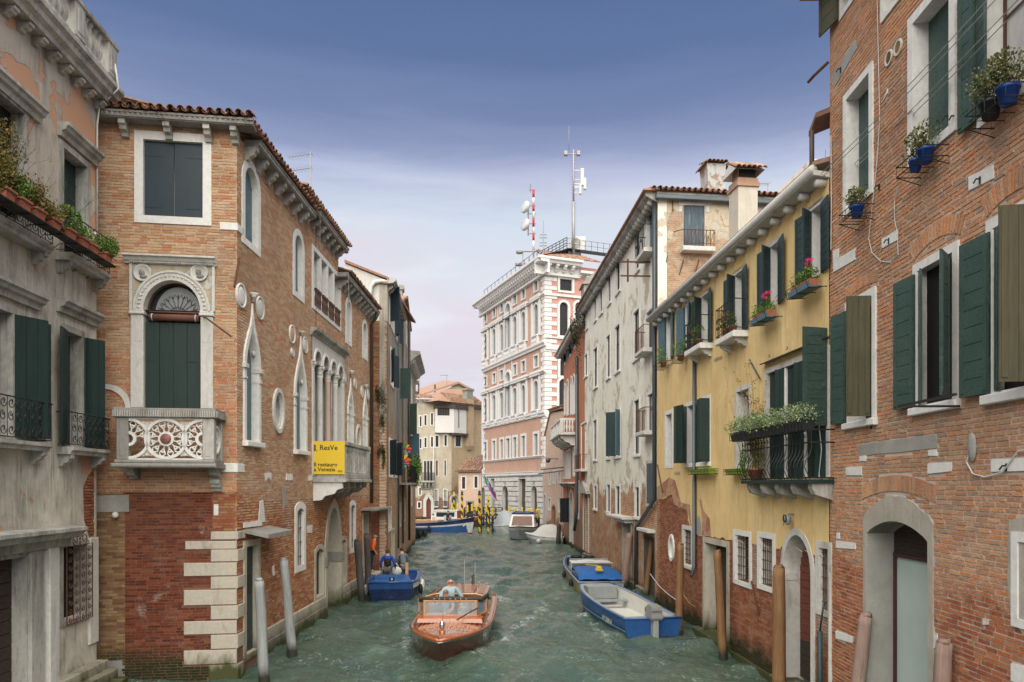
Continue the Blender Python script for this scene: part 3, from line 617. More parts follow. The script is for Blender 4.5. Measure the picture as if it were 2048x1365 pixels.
# ------------------------------------------------------------------ water
def make_water():
 n = NT('canal_water'); p = n.geo.outputs['Position']
 a = n.noise(n.vec(p, (1, 1.3, 1)), 1.7, 6, .62, .8); b = n.noise(n.vec(p, (1, 1.2, 1)), 6.5, 4, .6, .4)
 big = n.noise(p, .25, 3); base = n.mix(n.step(big, .35, .65), (.045, .078, .060), (.075, .11, .08))
 fo = n.noise(n.vec(p, (1.0, .8, 1)), .9, 9, .74, 1.2); far = n.step(n.xyz(p)[1], 20, 45)
 foam_glint = n.math('MULTIPLY', n.step(n.math('ADD', fo, n.math('MULTIPLY', n.attr('foam_glint'), .30)), .66, .82), n.step(b, .42, .58))
 fl = n.step(n.noise(n.vec(p, (.8, .8, 1)), 6.5, 6, .75, 1.8), .555, .63); foam_glint = n.math('MAXIMUM', foam_glint, n.math('MULTIPLY', n.math('MULTIPLY', fl, n.step(n.noise(p, .6, 4), .42, .60)), .55))  # fine white flecks are glints painted into the water colour, merged with the foam
 col = n.mix(n.math('MULTIPLY', foam_glint, .75), base, (.50, .56, .53))
 nr = n.bump(a, .065, 1); nr = n.bump(b, .022, 1, nr)
 n.set(n.b.inputs['IOR'], 1.333)
 MT['water'] = n.done(col, n.math('MULTIPLY_ADD', foam_glint, .5, .045), nr, spec=.75)
 ys = [6.0]
 while ys[-1] < 125: ys.append(ys[-1]+max(.07, .0048*ys[-1]))
 ys = np.array(ys); xs = np.linspace(-15, 11, 300); X, Y = np.meshgrid(xs, ys); Z = np.zeros_like(X); r = np.random.default_rng(5)
 for k in range(46):
  wl = .45*1.095**k*.55; an = r.uniform(-1.1, 1.1)+PI/2*(0 if r.random() < .3 else 1); kx, ky = math.cos(an)*2*PI/wl, math.sin(an)*2*PI/wl; amp = .0125*wl**.72
  ph = r.uniform(0, 6.28); s = np.sin(kx*X+ky*Y+ph+.9*np.sin(.31*X*r.uniform(.5, 2)+.23*Y+ph)); fade = np.clip(1.4-Y/(34*wl+14), 0, 1)
  Z += amp*(1-np.abs(s))*1.2*fade-amp*.4*fade
 wake = np.zeros_like(X)                                            # the bow wave and wash of the taxi: V of ridges opening behind its bow
 bx, by = -1.85, 19.0; dy = Y-by; dx = X-bx-.045*dy
 for s in (-1, 1):
  d = s*dx-(.95+.20*np.clip(dy, 0, 60)); ridge = np.exp(-(d/(.20+.018*np.clip(dy, 0, 60)))**2)*np.clip(dy+.4, 0, 1)*np.exp(-np.clip(dy, 0, 99)/14)
  Z += .085*ridge; wake += ridge*.8
 st = np.exp(-(dx/(.95+.035*np.clip(dy-8, 0, 60)))**2)*(dy > 7.2)*np.exp(-np.clip(dy-7.5, 0, 99)/26); wake += st*.75; Z += .03*st*np.sin(5*Y+3*np.sin(2*X))
 nose = np.exp(-((X-bx)/.95)**2-((Y-by+.10)/.42)**2); Z += .06*nose; wake += nose*.75
 wake += .62*np.exp(-((X-2.3-.10*(27-Y))/.30)**2)*np.exp(-((Y-24)/3.2)**2)+.30*np.exp(-((X-.6)/2.2)**2)*np.exp(-((Y-26)/8)**2)
 ny, nx = X.shape; V = np.stack([X, Y, Z], -1).reshape(-1, 3)
 i = (np.arange(ny-1)[:, None]*nx+np.arange(nx-1)[None]).reshape(-1); F = np.stack([i, i+1, i+nx+1, i+nx], 1)
 me = bpy.data.meshes.new('water'); me.vertices.add(len(V)); me.vertices.foreach_set('co', V.reshape(-1)); me.loops.add(len(F)*4); me.loops.foreach_set('vertex_index', F.reshape(-1))
 me.polygons.add(len(F)); me.polygons.foreach_set('loop_start', np.arange(len(F))*4); me.polygons.foreach_set('use_smooth', np.ones(len(F), bool)); me.update(calc_edges=True)
 me.attributes.new('foam_glint', 'FLOAT', 'POINT').data.foreach_set('value', wake.reshape(-1)); me.materials.append(MT['water'])
 structure('water', MB(), 'dark').data = me
 g = MB(); g.add([(-400, -200, -1.6), (400, -200, -1.6), (400, 900, -1.6), (-400, 900, -1.6)], [(0, 1, 2, 3)])
 structure('canal_bed', g, 'wood_dark')
 # the islands the houses stand on, one slab on each side of the canal and one behind
 l = MB()
 for pts in ([(-9.5, 4), (-9.9, 17), (-7.2, 18), (-7.0, 33), (-6.4, 34.6), (-8.0, 57.5), (-400, 57.5), (-400, 4)], [(6.7, 4), (6.8, 14), (6.2, 27.7), (5.1, 46), (4.7, 62), (4.0, 76), (-3.4, 94.5), (-3.4, 98), (400, 101), (400, 4)], [(-400, 97.6), (-10, 97.6), (-3.2, 102.5), (400, 102.5), (400, 900), (-400, 900)]):
  n_ = len(pts); l.add([(x, y, .45) for x, y in pts]+[(x, y, -1.55) for x, y in pts], [tuple(range(n_))]+[(i, n_+i, n_+(i+1) % n_, (i+1) % n_) for i in range(n_)])
 structure('ground', l, 'stone_grey')
make_water()
# ================================================================== LEFT: stucco palazzo at the edge of the picture
A0, A1 = (-8.51-.065*7.5, 7.5), (-9.6, 16.75)
wA = Wall(A0[0], A0[1], A1[0], A1[1])
def build_A():
 w = wA; b = thing('stucco_palazzo', 'peeling salmon and grey stucco palazzo with a stone balustrade on its roof', 'building', w.M)
 U = w.u
 def win(x0, x1, yt, yb, **k): bx = w.box(x0, x1, yt, yb); return bx, opening(w, b, bx, fw=.13, depth=.3, mat='stone_dirty', **k)
 # tall windows: upper row (2) and lower row (2)
 b1, _ = win(125, 172, 315, 530, fill='shut', fillmat='sh_dkgreen')
 b2, _ = win(-45, 46, 190, 425, fill='dark')
 b3, _ = win(131, 147+14, 668, 893, fill='glass', mull=0)
 b4, _ = win(-70, 22, 610, 870, fill='glass')
 for k, (x0, x1, yc) in enumerate(((114, 189, 291), (-60, 75, 178), (112, 190, 628), (-80, 75, 578))):
  xm = (x0+x1)/2; z = w.z(xm, yc); u0, u1 = U(x0), U(x1)
  profile_run(w, b, [(0, z+.16), (-.24, z+.16), (-.24, z+.10), (-.19, z+.07), (-.17, z+.01), (-.10, z-.02), (-.08, z-.12), (0, z-.12)], u0, u1, 'stone_dirty', 'window_cornice')
 # open shutters of the lower row
 zb, zt = w.z(120, 897), w.z(120, 648)
 z0, z1 = b3[2]+.02, b3[3]-.0
 leaf(w, b, U(130)-.02, z0, z1, .46, 193, 'sh_dkgreen', 3, True, single=False)
 leaf(w, b, U(163)+.04, z0, z1, .46, -36, 'sh_dkgreen', 3, True, single=False)
 leaf(w, b, U(163)+.06, z0, z1, .38, -12, 'sh_dkgreen', 3, True, single=False, y=-.10)
 z0, z1 = b4[2]+.02, b4[3]
 leaf(w, b, U(24)+.02, z0, z1, .62, -30, 'sh_dkgreen', 3, True, single=False)
 leaf(w, b, U(48)+.04, z0, z1, .50, -14, 'sh_dkgreen', 3, True, single=False, y=-.1)
 # sills on brackets with scrolled iron rails
 def balcony(x0, x1, ysill, hz, out=.34, rail=True, mat='stone_dirty'):
  xm = (x0+x1)/2; z = w.z(xm, ysill); u0, u1 = U(x0), U(x1)
  s = profile_run(w, b, [(0, z), (-out, z), (-out, z-.07), (-out+.05, z-.10), (-out+.06, z-.16), (0, z-.16)], u0, u1, mat, 'balcony_slab')
  corbels(w, b, [u0+.12, u1-.12], z-.16, .26, .12, out*.8, mat, name='bracket')
  if rail:
   m = MB(); zt = z+hz; y = -out+.03; n = max(3, int((u1-u0)/.22))
   m.tube([(u0-.05, -.02, zt), (u0-.05, y, zt), (u1+.05, y, zt), (u1+.05, -.02, zt)], .014, 5); m.tube([(u0, -.02, z+.05), (u0, y, z+.05), (u1, y, z+.05), (u1, -.02, z+.05)], .01, 5)
   for i in range(n+1):
    x = u0+(u1-u0)*i/n; m.tube([(x, y, z+.05), (x, y, zt)], .008, 4, caps=False)
    if i < n:
     cx = x+(u1-u0)/n/2; r = (u1-u0)/n*.42
     for kk in range(3):
      cz = z+.05+(zt-z-.05)*(kk+.5)/3; scroll(m, cx, cz, r, y, 1.2, PI/2*(kk % 2), 1 if kk % 2 else -1, .009, 12); scroll(m, cx, cz+.03, r*.5, y-.01, .8, PI, -1, .008, 8)
   part('railing', m, 'iron', b, w.M)
  return z, u0, u1
 balcony(113, 190, 897, .72); balcony(-75, 70, 880, .78); balcony(110, 192, 527, .80); balcony(-60, 73, 455, .85)
 # flower shelf in front of the upper rails
 # eaves cornice, corbels, balustrade
 ze = w.z(190, 205); L = w.L
 profile_run(w, b, [(0, ze+.42), (-.50, ze+.42), (-.50, ze+.34), (-.42, ze+.28), (-.40, ze+.18), (-.30, ze+.12), (-.28, ze+.03), (0, ze+.0)], -1, L+.28, 'stone_dirty', 'cornice')
 corbels(w, b, [L-.10-.47*i for i in range(11)], ze+.0, .17, .15, .25, 'stone_dirty')
 zz = ze+.42
 m = MB(); m.box(-1, L+.12, -.42, -.18, zz, zz+.14, 0, .015); part('balustrade_plinth', m, 'stone_dirty', b, w.M)
 m = MB(); m.box(-1, L+.14, -.45, -.15, zz+.86, zz+.98, 0, .02); part('handrail', m, 'stone_dirty', b, w.M)
 for u in (L-.12, L-1.52, L-3.1, L-4.7):
  m = MB(); m.box(u-.20, u+.20, -.43, -.17, zz+.141, zz+.859, 0, .015); m.box(u-.12, u+.12, -.445, -.431, zz+.25, zz+.75, 0, .01); part('pedestal', m, 'stone_dirty', b, w.M)
  for i in range(1, 5):
   x = u-.20-i*.20-.02; m = MB(); m.lathe([(.085, 0), (.085, .06), (.045, .09), (.05, .14), (.09, .26), (.075, .36), (.04, .46), (.06, .56), (.045, .60), (.085, .63), (.085, .718)], x, -.30, 10, zz+.141); part('baluster', m, 'stone_dirty', b, w.M, True)
 # portico cornice, door, pillar, grille
 zp = w.z(100, 1066); up0, up1 = U(-90), U(128)
 profile_run(w, b, [(0, zp+.13), (-.50, zp+.10), (-.50, zp+.03), (-.42, zp-.02), (-.38, zp-.10), (-.16, zp-.14), (-.14, zp-.30), (0, zp-.30)], up0, up1, 'stone_dirty', 'portico_cornice', 'wide mossy stone cornice over the water door')
 bd = (U(-70), U(50), .3, w.z(20, 1118)); fr = opening(w, b, bd, fw=.16, depth=.42, mat='stone_dirty', fill='dark', bottom=False, name='door_frame', filly=.38)
 n = 12
 for i in range(n):
  m = MB(); za = bd[2]+(bd[3]-bd[2])*i/n; m.box(bd[0]+.01, bd[1]-.01, .24, .28, za+.006, za+(bd[3]-bd[2])/n-.006, 0, .006); part('plank', m, 'wood_dark', fr, w.M)
 m = MB(); m.box(U(52), U(78), -.10, .1, .3, zp-.30, 0, .02); part('pillar', m, 'stone_dirty', b, w.M)
 m = MB(); m.box(U(84), U(104), -.16, .1, .3, zp-.30, 0, .02); part('pillar', m, 'stone', b, w.M)
 m = MB(); m.box(U(176), w.L+.01, -.05, .2, 1.0, w.z(184, 1076), 0, .015); part('corner_strip', m, 'stone', b, w.M)
 bg_ = w.box(124, 172, 1092, 1238); opening(w, b, bg_, fw=.10, depth=.3, mat='stone_dirty', fill='dark', filly=.28, name='window')
 m = MB(); u0, u1 = bg_[0]-.04, bg_[1]+.04; z0, z1 = bg_[2]-.05, bg_[3]+.02; y = -.12
 m.tube([(u0, y, z0), (u0, y, z1), (u1, y, z1), (u1, y, z0), (u0, y, z0)], .014, 5)
 for i in range(1, 4): x = u0+(u1-u0)*i/4; m.tube([(x, y, z0), (x, y, z1)], .011, 4)
 for j in range(9):
  for i in range(4):
   cx = u0+(u1-u0)*(i+.5)/4; cz = z0+(z1-z0)*(j+.5)/9; scroll(m, cx, cz, .085, y-.005, 1.1, PI*(i+j), 1 if (i+j) % 2 else -1, .009, 10); scroll(m, cx+.02, cz-.02, .05, y+.01, .9, 0, -1, .008, 8)
 cx = (u0+u1)/2
 for s in (-1, 1): scroll(m, cx+s*.18, z1+.12, .13, y, 1.3, -PI/2, s, .012, 14); scroll(m, cx+s*.06, z1+.2, .08, y, 1.1, -PI/2, -s, .01, 12)
 m.tube([(cx, y, z1), (cx, y, z1+.38)], .012, 5, r1=.003); part('grille', m, 'rust', b, w.M, label='scrolled rusty iron grille with a spiked crest')
 # carved face plaque
 q = w.uz(89, 760); m = MB(); m.lathe([(.001, -.05), (.14, -.05), (.17, -.02), (.17, .03), (.001, .03)], 0, 0, 20); m.ball(0, 0.02, .055, .07, .085, .05)
 m.xf(Matrix.Translation((q[0], -.03, q[1])) @ Matrix.Diagonal((.8, 1, 1.6, 1)) @ Matrix.Rotation(PI/2, 4, 'X')); part('carved_plaque', m, 'stone', b, w.M, True, 'small oval plaque carved with a face')
 # walls: lower and upper plaster, exposed bricks near the far corner
 hb = w.poly([(166, 975), (176, 952), (190, 935), (190, 1074), (178, 1074), (168, 1040)])
 zsp = w.z(120, 470)
 hs = w.holes; w.holes = hs+[hb]; wallbody(w, b, -1.5, zsp, 'pl_A'); w.holes = hs
 mb = sheet([(0, zsp), (w.L, zsp), (w.L, ze+.42), (0, ze+.42)], w.holes, -.0); part('upper_wall', mb, 'pl_Aup', b, w.M)
 m = MB(); m.prism(hb, .035, .3); part('brick_backing', m, 'mortar_red', b, w.M)
 masonry(w, b, hb, 'br_orange', holes=[], nobj=60, proud=-.012, depth=.08, seed=3)
 # end face and roof slab behind, steps at the foot
 e = MB(); p = w.world(w.L, 0); e.box(w.L-.02, w.L, .001, 8, -1.5, ze+.4); e.box(0, w.L, .35, 8, ze+.3, ze+.42); e.box(0, .02, .35, 8, -1.5, ze+.4); part('side_wall', e, 'pl_A', b, w.M)
 for i in range(3):
  m = MB(); m.box(U(20), w.L+.02+.0*i, -.70+.22*i, -.005, -.3, .18+.2*i, 0, .015); part('step', m, 'stone_base', b, w.M)
 # white drain cable down the corner
 m = MB(); m.tube([(w.L-.06, -.44, ze+.9), (w.L-.05, -.52, ze+.35), (w.L-.05, -.09, ze-.1), (w.L-.05, -.04, ze-.5), (w.L-.05, -.04, w.z(189, 470))], .022, 6); part('white_downpipe', m, 'plaster_white', b, w.M, True)
 return b
build_A()
def planters_A():
 """row of terracotta troughs with plants on the shelf that hangs in front of the upper rails"""
 w = wA; off = .55
 ua, ub = w.u(-30, off), w.u(221, off); za = w.z(3, 402, off)
 za, zb_ = w.z(20, 400, off), w.z(205, 523, off)
 zs = (za+zb_)/2-.02
 sh = thing('flower_shelf', 'long rusty shelf carrying the row of terracotta pots', 'shelf', w.M)
 m = MB(); m.box(ua, ub, -off-.13, -off+.13, zs-.035, zs-.02); part('shelf_board', m, 'iron', sh, w.M)
 m = MB()
 for i in range(9):
  x = ua+(ub-ua)*i/8; m.tube([(x, -off-.12, zs-.04), (x, -.30, zs-.05), (x, -.02, zs-.30)], .009, 4)
 m.tube([(ua, -off-.14, zs+.10), (ub, -off-.14, zs+.10)], .007, 4); part('bracket', m, 'iron', sh, w.M)
 items = [(8, 1.0, 'leaf_olive', .42, 'bushy plant with yellowing leaves in a terracotta trough at the left end of the shelf'), (40, .9, 'leaf', .34, 'trailing green plant spilling over a terracotta trough'),
             (70, .8, 'leaf_olive', .40, 'rusty brown heather like bush in a terracotta pot'), (102, .8, 'leaf_olive', .28, 'half bare reddish shrub in a dark pot'), (134, .8, 'leaf', .30, 'wispy light green plant with long sprays in a terracotta trough'),
             (160, .75, 'leaf', .16, 'small low green plant in a square terracotta pot'), (180, .8, 'leaf_pale', .20, 'little plant with white blossoms in a terracotta trough'), (208, .8, 'leaf', .34, 'round dense dark green bush in the last pot by the corner')]
 for k, (px, s, lm, h, lab) in enumerate(items):
  u = w.u(px, off); t = thing('potted_plant', lab, 'plant', w.M @ Matrix.Translation((u, -off, zs-.02)), 'plants on the shelf of the stucco palazzo')
  m = MB(); a = .17; z1 = .19
  a = .145; m.hexa([(-a*.8, -.10, 0), (a*.8, -.10, 0), (a, -.13, z1), (-a, -.13, z1), (-a*.8, .10, 0), (a*.8, .10, 0), (a, .13, z1), (-a, .13, z1)]); m.box(-a-.012, a+.012, -.142, .142, z1-.035, z1+.004); part('pot', m, 'terracotta', t)
  m = MB(); n = {0: 2000, 1: 1500, 2: 2000, 3: 900, 4: 900, 5: 500, 6: 700, 7: 2400}[k]; h *= 1.45
  if k == 7: foliage(m, 0.05, 0, z1+.18, .26, .24, .24, n, .035, k, lump=9, mi=1)
  else: foliage(m, 0, 0, z1+h*.42, .27, .22, h*.62, n, .036, k, lump=6, mi=1)
  sprays(m, (0, 0, z1), 10 if k in (0, 4, 3) else 5, h*(2.1 if k in (0, 4) else 1.2), k, leafn=16)
  if k == 6: foliage(m, 0, -.05, z1+.16, .16, .12, .1, 50, .035, 77, mi=2)
  part('foliage', m, ['wood_dark', lm, 'flower_white'], t)
 t = thing('trailing_creeper', 'tall wispy creeper climbing the window at the left edge of the picture', 'plant', w.M @ Matrix.Translation((w.u(10, .4), -.45, zs+.15)))
 m = MB(); foliage(m, 0, 0, .55, .36, .22, .75, 1100, .042, 31, mi=1); sprays(m, (0, 0, 0), 16, 1.5, 5, leafn=30, size=.028, spread=.35); part('foliage', m, ['wood_dark', 'leaf_olive'], t)
planters_A()
# ================================================================== LEFT: the brick palazzo with the corner balcony
BC = (-6.68, 17.6)
wBn = Wall(-9.87, 17.157, BC[0], BC[1]); wBs = Wall(BC[0], BC[1], -6.45, 33.2)
def text_mesh(s, size, mat, extrude=.002, bold=0):
 cu = bpy.data.curves.new('lettering', 'FONT'); cu.body = s; cu.size = size; cu.extrude = extrude; cu.offset = bold; cu.resolution_u = 2
 o = bpy.data.objects.new('tmp', cu); COL.objects.link(o); dg = bpy.context.evaluated_depsgraph_get(); me = bpy.data.meshes.new_from_object(o.evaluated_get(dg)); bpy.data.objects.remove(o)
 me.materials.clear(); me.materials.append(MT[mat]); return me
def build_B():
 b = thing('brick_palazzo', 'large tan brick palazzo with quoined corner, carved corner balcony and row of gothic windows', 'building', wBn.M)
 w = wBn; U, Z = w.u, w.z; L = w.L; ZE = 13.35
 # --- end wall
 bx = w.box(287, 406, 283, 434); opening(w, b, bx, fw=.20, depth=.16, proud=.03, mat='stone_clean', fill='shut', fillmat='sh_slate', filly=.06)
 # aedicule: arch, pilasters, shutters, awning roll
 au0, au1 = U(288), U(402); zt, zs, zb = Z(345, 562), Z(345, 622), Z(345, 817)
 rise = zt-zs; bxa = (au0, au1, zb, zt); w.holes.append(grow('round', bxa, .02, 20, rise))
 m = MB(); o = grow('round', (au0, au1, zs, zt), .22, 20, rise); i = path('round', au0, au1, zs, zt, 20, rise); m.strip(o, i, -.06, .30)
 o2 = grow('round', (au0, au1, zs, zt), .23, 20, rise); i2 = grow('round', (au0, au1, zs, zt), .18, 20, rise); m.strip(o2, i2, -.085, -.06)
 arch = part('arch', m, 'stone', b, w.M, label='round carved stone arch over the balcony door')
 for k in range(26):
  an = PI*(k+.5)/26; m = MB(); cx = (au0+au1)/2; r = (au1-au0)/2
  m.box(-.022, .022, -.085, -.055, -.035, .035, 0, .008); m.xf(Matrix.Translation((cx-(r+.11)*math.cos(an), 0, zs+(rise+.11)*math.sin(an))) @ Matrix.Rotation(-(PI/2-an)*-1, 4, 'Y')); part('bead', m, 'stone', arch, w.M)
 for x0, x1 in ((U(262), au0), (au1, U(427))):
  p = MB(); p.box(x0, x1, -.05, .30, zb, zs-.12, 0, .01); pl = part('pilaster', p, 'stone', b, w.M)
  m = MB(); m.box(x0-.03, x1+.03, -.10, .30, zs-.119, zs-.05, 0, .015); m.box(x0-.015, x1+.015, -.075, .30, zs-.049, zs+.001, 0, .01); part('capital', m, 'stone', pl, w.M)
  for kk in range(4): xx = x0+.05+(x1-x0-.1)*kk/3; m = MB(); m.box(xx-.012, xx+.012, -.062, -.045, zs-.75, zs-.14); part('fluting', m, 'stone', pl, w.M)
 s0, s1, st = U(263), U(427), Z(345, 531)
 sp = sheet([(s0, zs), (s1, zs), (s1, st), (s0, st)], [grow('round', (au0, au1, zs-.01, zt), .20, 20, rise)], -.02); MT['spandrel'] = m_plaster('veined_marble', (.46, .40, .30), (.36, .30, .21), (.50, .48, .44), peel=.3, streak=.2, scale=4, seed=2, algae=False)
 part('spandrel', sp, 'spandrel', b, w.M)
 w.holes.append([(s0+.02, zs+.01), (s1-.02, zs+.01), (s1-.02, st-.01), (s0+.02, st-.01)])
 for x in (286, 399):
  q = w.uz(x, 547); m = MB(); m.lathe([(.001, -.03), (.155, -.03), (.165, .0), (.20, .005), (.215, .035), (.19, .055), (.165, .035), (.14, .02), (.001, .02)], 0, 0, 24)
  m.xf(Matrix.Translation((q[0], -.02, q[1])) @ Matrix.Rotation(PI/2, 4, 'X')); md = part('medallion', m, 'stone', b, w.M, True)
  m = MB(); m.ball(0, 0, 0, .055, .03, .075); m.ball(.03, 0, -.09, .09, .03, .05); m.ball(-.05, 0, .02, .03, .025, .07); m.xf(Matrix.Translation((q[0], -.05, q[1]))); part('carved_head', m, 'stone_grey', md, w.M, True)
 for x0, x1 in ((s0-.04, s0+.03), (s1-.03, s1+.04)):
  m = MB(); m.box(x0, x1, -.06, .1, zs+.002, st-.002, 0, .01); part('border_strip', m, 'stone', b, w.M)
 z = st; profile_run(w, b, [(0, z), (-.06, z), (-.08, z+.05), (-.12, z+.06), (-.16, z+.13), (-.22, z+.15), (-.22, z+.19), (0, z+.20)], s0-.14, s1+.08, 'stone', 'entablature')
 m = MB()
 for k in range(46): x = s0+(s1-s0)*k/45; m.box(x-.012, x+.012, -.115, -.07, z+.012, z+.05)
 part('dentils', m, 'stone', b, w.M, kind='stuff')
 fr = MB(); fr.strip(path('round', au0, au1, zb, zt, 20, rise), path('round', au0+.05, au1-.05, zb, zt-.05, 20, rise-.05), .22, .29); fl = part('door_frame', fr, 'wood_dark', b, w.M)
 za = Z(345, 645); m = MB(); m.prism(path('round', au0+.02, au1-.02, zb, zt-.02, 20, rise), .30, .32); part('pane', m, 'glass', fl, w.M)
 m = MB(); m.prism(path('round', au0+.16, au1-.06, zs-.12, zt-.08, 20, rise-.02), .275, .29); part('curtain', m, 'glass_pale', fl, w.M)
 m = MB(); cx = (au0+au1)/2+.05; r = (au1-au0)/2-.14
 for k in range(11):
  an = PI*k/10; m.tube([(cx, .25, zs-.03), (cx+r*.95*math.cos(an), .25, zs-.03+r*.95*math.sin(an))], .006, 4)
  if k < 10:
   am = an+PI/20; m.tube([(cx+r*.72*math.cos(an), .25, zs+r*.72*math.sin(an)), (cx+r*.9*math.cos(am), .25, zs+r*.9*math.sin(am)), (cx+r*.72*math.cos(an+PI/10), .25, zs+r*.72*math.sin(an+PI/10))], .006, 4)
 for rr in (.18, .36): m.tube([(cx+r*rr*math.cos(PI*k/16), .25, zs-.03+r*rr*math.sin(PI*k/16)) for k in range(17)], .006, 4)
 m.tube([(cx-r, .25, zs-.03), (cx+r, .25, zs-.03)], .01, 4); part('fanlight', m, 'iron', fl, w.M, label='iron fanlight in a daisy pattern')
 for k in range(4):
  x0 = au0+.02+(au1-au0-.04)*k/4; m = MB(); m.box(x0+.004, x0+(au1-au0-.04)/4-.004, .05+.008*(k % 2), .09, zb+.01, za); s = part('shutter', m, 'sh_dkgreen', b, w.M)
  if k in (0, 3): m = MB(); m.box(x0+.01, x0+.22, .043, .0495, za-.95, za-.92); part('hinge', m, 'iron', s, w.M)
 m = MB(); m.tube([(U(299), .0, Z(345, 636)), (U(398), .0, Z(345, 636))], .085, 12); m.box(U(298), U(400), -.02, .06, Z(345, 627), Z(345, 624)); aw = part('awning_roll', m, m_plain('brown_canvas', (.13, .06, .045), .3, .85, 5), b, w.M, True, 'rolled brown awning')
 for x in (305, 392): m = MB(); m.tube([(U(x)-.012, .0, Z(345, 636)), (U(x)+.012, .0, Z(345, 636))], .089, 12); part('strap', m, 'curtain', aw, w.M, True)
 # blind brick arch with a stone ring at the left
 q0, q1 = U(168), U(262); m = MB(); o = path('round', q0, q1, Z(225, 818), Z(225, 769), 16, (Z(225, 769)-Z(225, 818))*.95); i = path('round', q0, q1-.12, Z(225, 818), Z(225, 779), 16, (Z(225, 779)-Z(225, 818))*.95); m.strip(o[6:], i[6:], -.03, .02); part('blind_arch', m, 'stone', b, w.M)
 # --- corner balcony
 off = .85; yb = -off
 zt_, zp0, zp1 = CH+(HY-817)/FP*w.Y(330, off), CH+(HY-836)/FP*w.Y(330, off), CH+(HY-920)/FP*w.Y(330, off); zl = CH+(HY-936)/FP*w.Y(330, off)
 k0, k1 = w.u(232, off), L+.02-.30
 k1 = w.u(428, off)
 m = MB(); m.box(k0-.10, k1+.06, -off-.08, 0, zl, zl+.10, 0, .03); m.box(k0-.04, k1+.02, -off-.03, 0, zl+.101, zp1, 0, .02); sl_ = part('balcony_slab', m, 'stone_grey', b, w.M)
 m = MB(); m.box(k0-.06, k1+.05, -off-.05, -off+.18, zp0, zt_, 0, .02); m.box(k0-.06, k0+.16, -off+.181, 0, zp0, zt_, 0, .02); m.box(k1-.18, k1+.05, -off+.181, 0, zp0, zt_, 0, .02); hr = part('handrail', m, 'stone_grey', b, w.M)
 m = MB()
 for k in range(44): x = k0-.04+(k1-k0+.06)*k/43; m.box(x-.014, x+.014, -off-.075, -off-.051, zp0+.02, zt_-.05)
 for k in range(18): y = -off+.01+(off-.06)*k/17; m.box(k1+.051, k1+.075, y-.014, y+.014, zp0+.02, zt_-.05)
 part('flutes', m, 'stone_dirty', hr, w.M, kind='stuff')
 for x0, x1, y0, y1 in ((k0, k0+.26, yb, yb+.16), (k1-.26, k1, yb, yb+.22), (k1-.16, k1, -.16, 0)):
  m = MB(); m.box(x0, x1, y0, y1, zp1+.001, zp0-.001, 0, .015); m.box(x0+.07, x1-.07, y0-.008, y0+.01, zp1+.08, zp0-.08, 0, .006); part('pier', m, 'stone_grey' if x0 < k0+.1 else 'stone_dirty', b, w.M)
 def rose(M, cx, r, full=(0, 2*PI), cz=None):
  m = MB(); cz = (zp0+zp1)/2 if cz is None else cz; n = 28; a0, a1 = full
  def arc(q): return [(cx+q*math.cos(a0+(a1-a0)*k/n), cz+q*math.sin(a0+(a1-a0)*k/n)) for k in range(n+1)]
  m.strip(arc(r), arc(r*.86), yb+.02, yb+.13); m.strip(arc(r*.36), arc(r*.22), yb+.03, yb+.12)
  N = 12
  for k in range(N):
   an = 2*PI*(k+.5)/N
   if not (a0-.01 <= an <= a1+.01): continue
   m.tube([(cx+r*.34*math.cos(an), yb+.07, cz+r*.34*math.sin(an)), (cx+r*.56*math.cos(an), yb+.07, cz+r*.56*math.sin(an))], r*.035, 5)
   for s in (-1, 1): P = [(cx+r*q*math.cos(an+s*e), yb+.07, cz+r*q*math.sin(an+s*e)) for q, e in ((.50, .0), (.62, .13), (.74, .19), (.84, .10), (.88, .0))]; m.tube(P, r*.035, 5)
   for s in (-1, 0, 1): m.ball(cx+r*.66*math.cos(an+s*.09), yb+.07, cz+r*.66*math.sin(an+s*.09), r*.055, .02, r*.055, 6, 4)
  return m
 mid = (k0+.26+k1-.26)/2; hw = (k1-.26-k0-.26)/2; R = (zp0-zp1)/2*.98
 pn = part('rose_panel', rose(w.M, mid, R), 'stone_clean', b, w.M, label='pierced stone rose panel'); part('rose_panel', rose(w.M, k0+.25, R, (-PI/2, PI/2)), 'stone_clean', b, w.M); part('rose_panel', rose(w.M, k1-.25, R, (PI/2, 3*PI/2)), 'stone_clean', b, w.M)
 m = MB(); m.box(k0+.261, k1-.261, yb+.03, yb+.12, zp1+.002, zp1+.035); m.box(k0+.261, k1-.261, yb+.03, yb+.12, zp0-.035, zp0-.002)
 for x in (mid-hw*.52, mid+hw*.52):
  for s in (-1, 1):
   zz = (zp0+zp1)/2+s*R*.80
   for k in range(7): an = PI*k/6*(1 if s < 0 else -1); m.tube([(x, yb+.07, zz), (x+.09*math.cos(an), yb+.07, zz-s*.0+.09*math.sin(an))], .012, 4); m.ball(x+.09*math.cos(an), yb+.07, zz+.09*math.sin(an), .026, .02, .026, 6, 4)
 part('panel_border', m, 'stone_clean', b, w.M)
 m = MB(); m.lathe([(.001, -.02), (.115, -.02), (.12, .02), (.09, .035), (.001, .04)], 0, 0, 18); m.xf(Matrix.Translation((mid, yb+.03, (zp0+zp1)/2)) @ Matrix.Rotation(PI/2, 4, 'X')); part('marble_boss', m, m_plain('red_marble', (.22, .09, .075), .5, .35, 14), pn, w.M, True, 'round boss of red marble')
 MS = w.M @ Matrix.Translation((k1-.02, -.5, 0)) @ Matrix.Rotation(PI/2, 4, 'Z') @ Matrix.Translation((0, -yb-.02, 0))
 m = rose(w.M, 0, R*.72); o = part('rose_panel', m, 'stone_clean', b, MS)
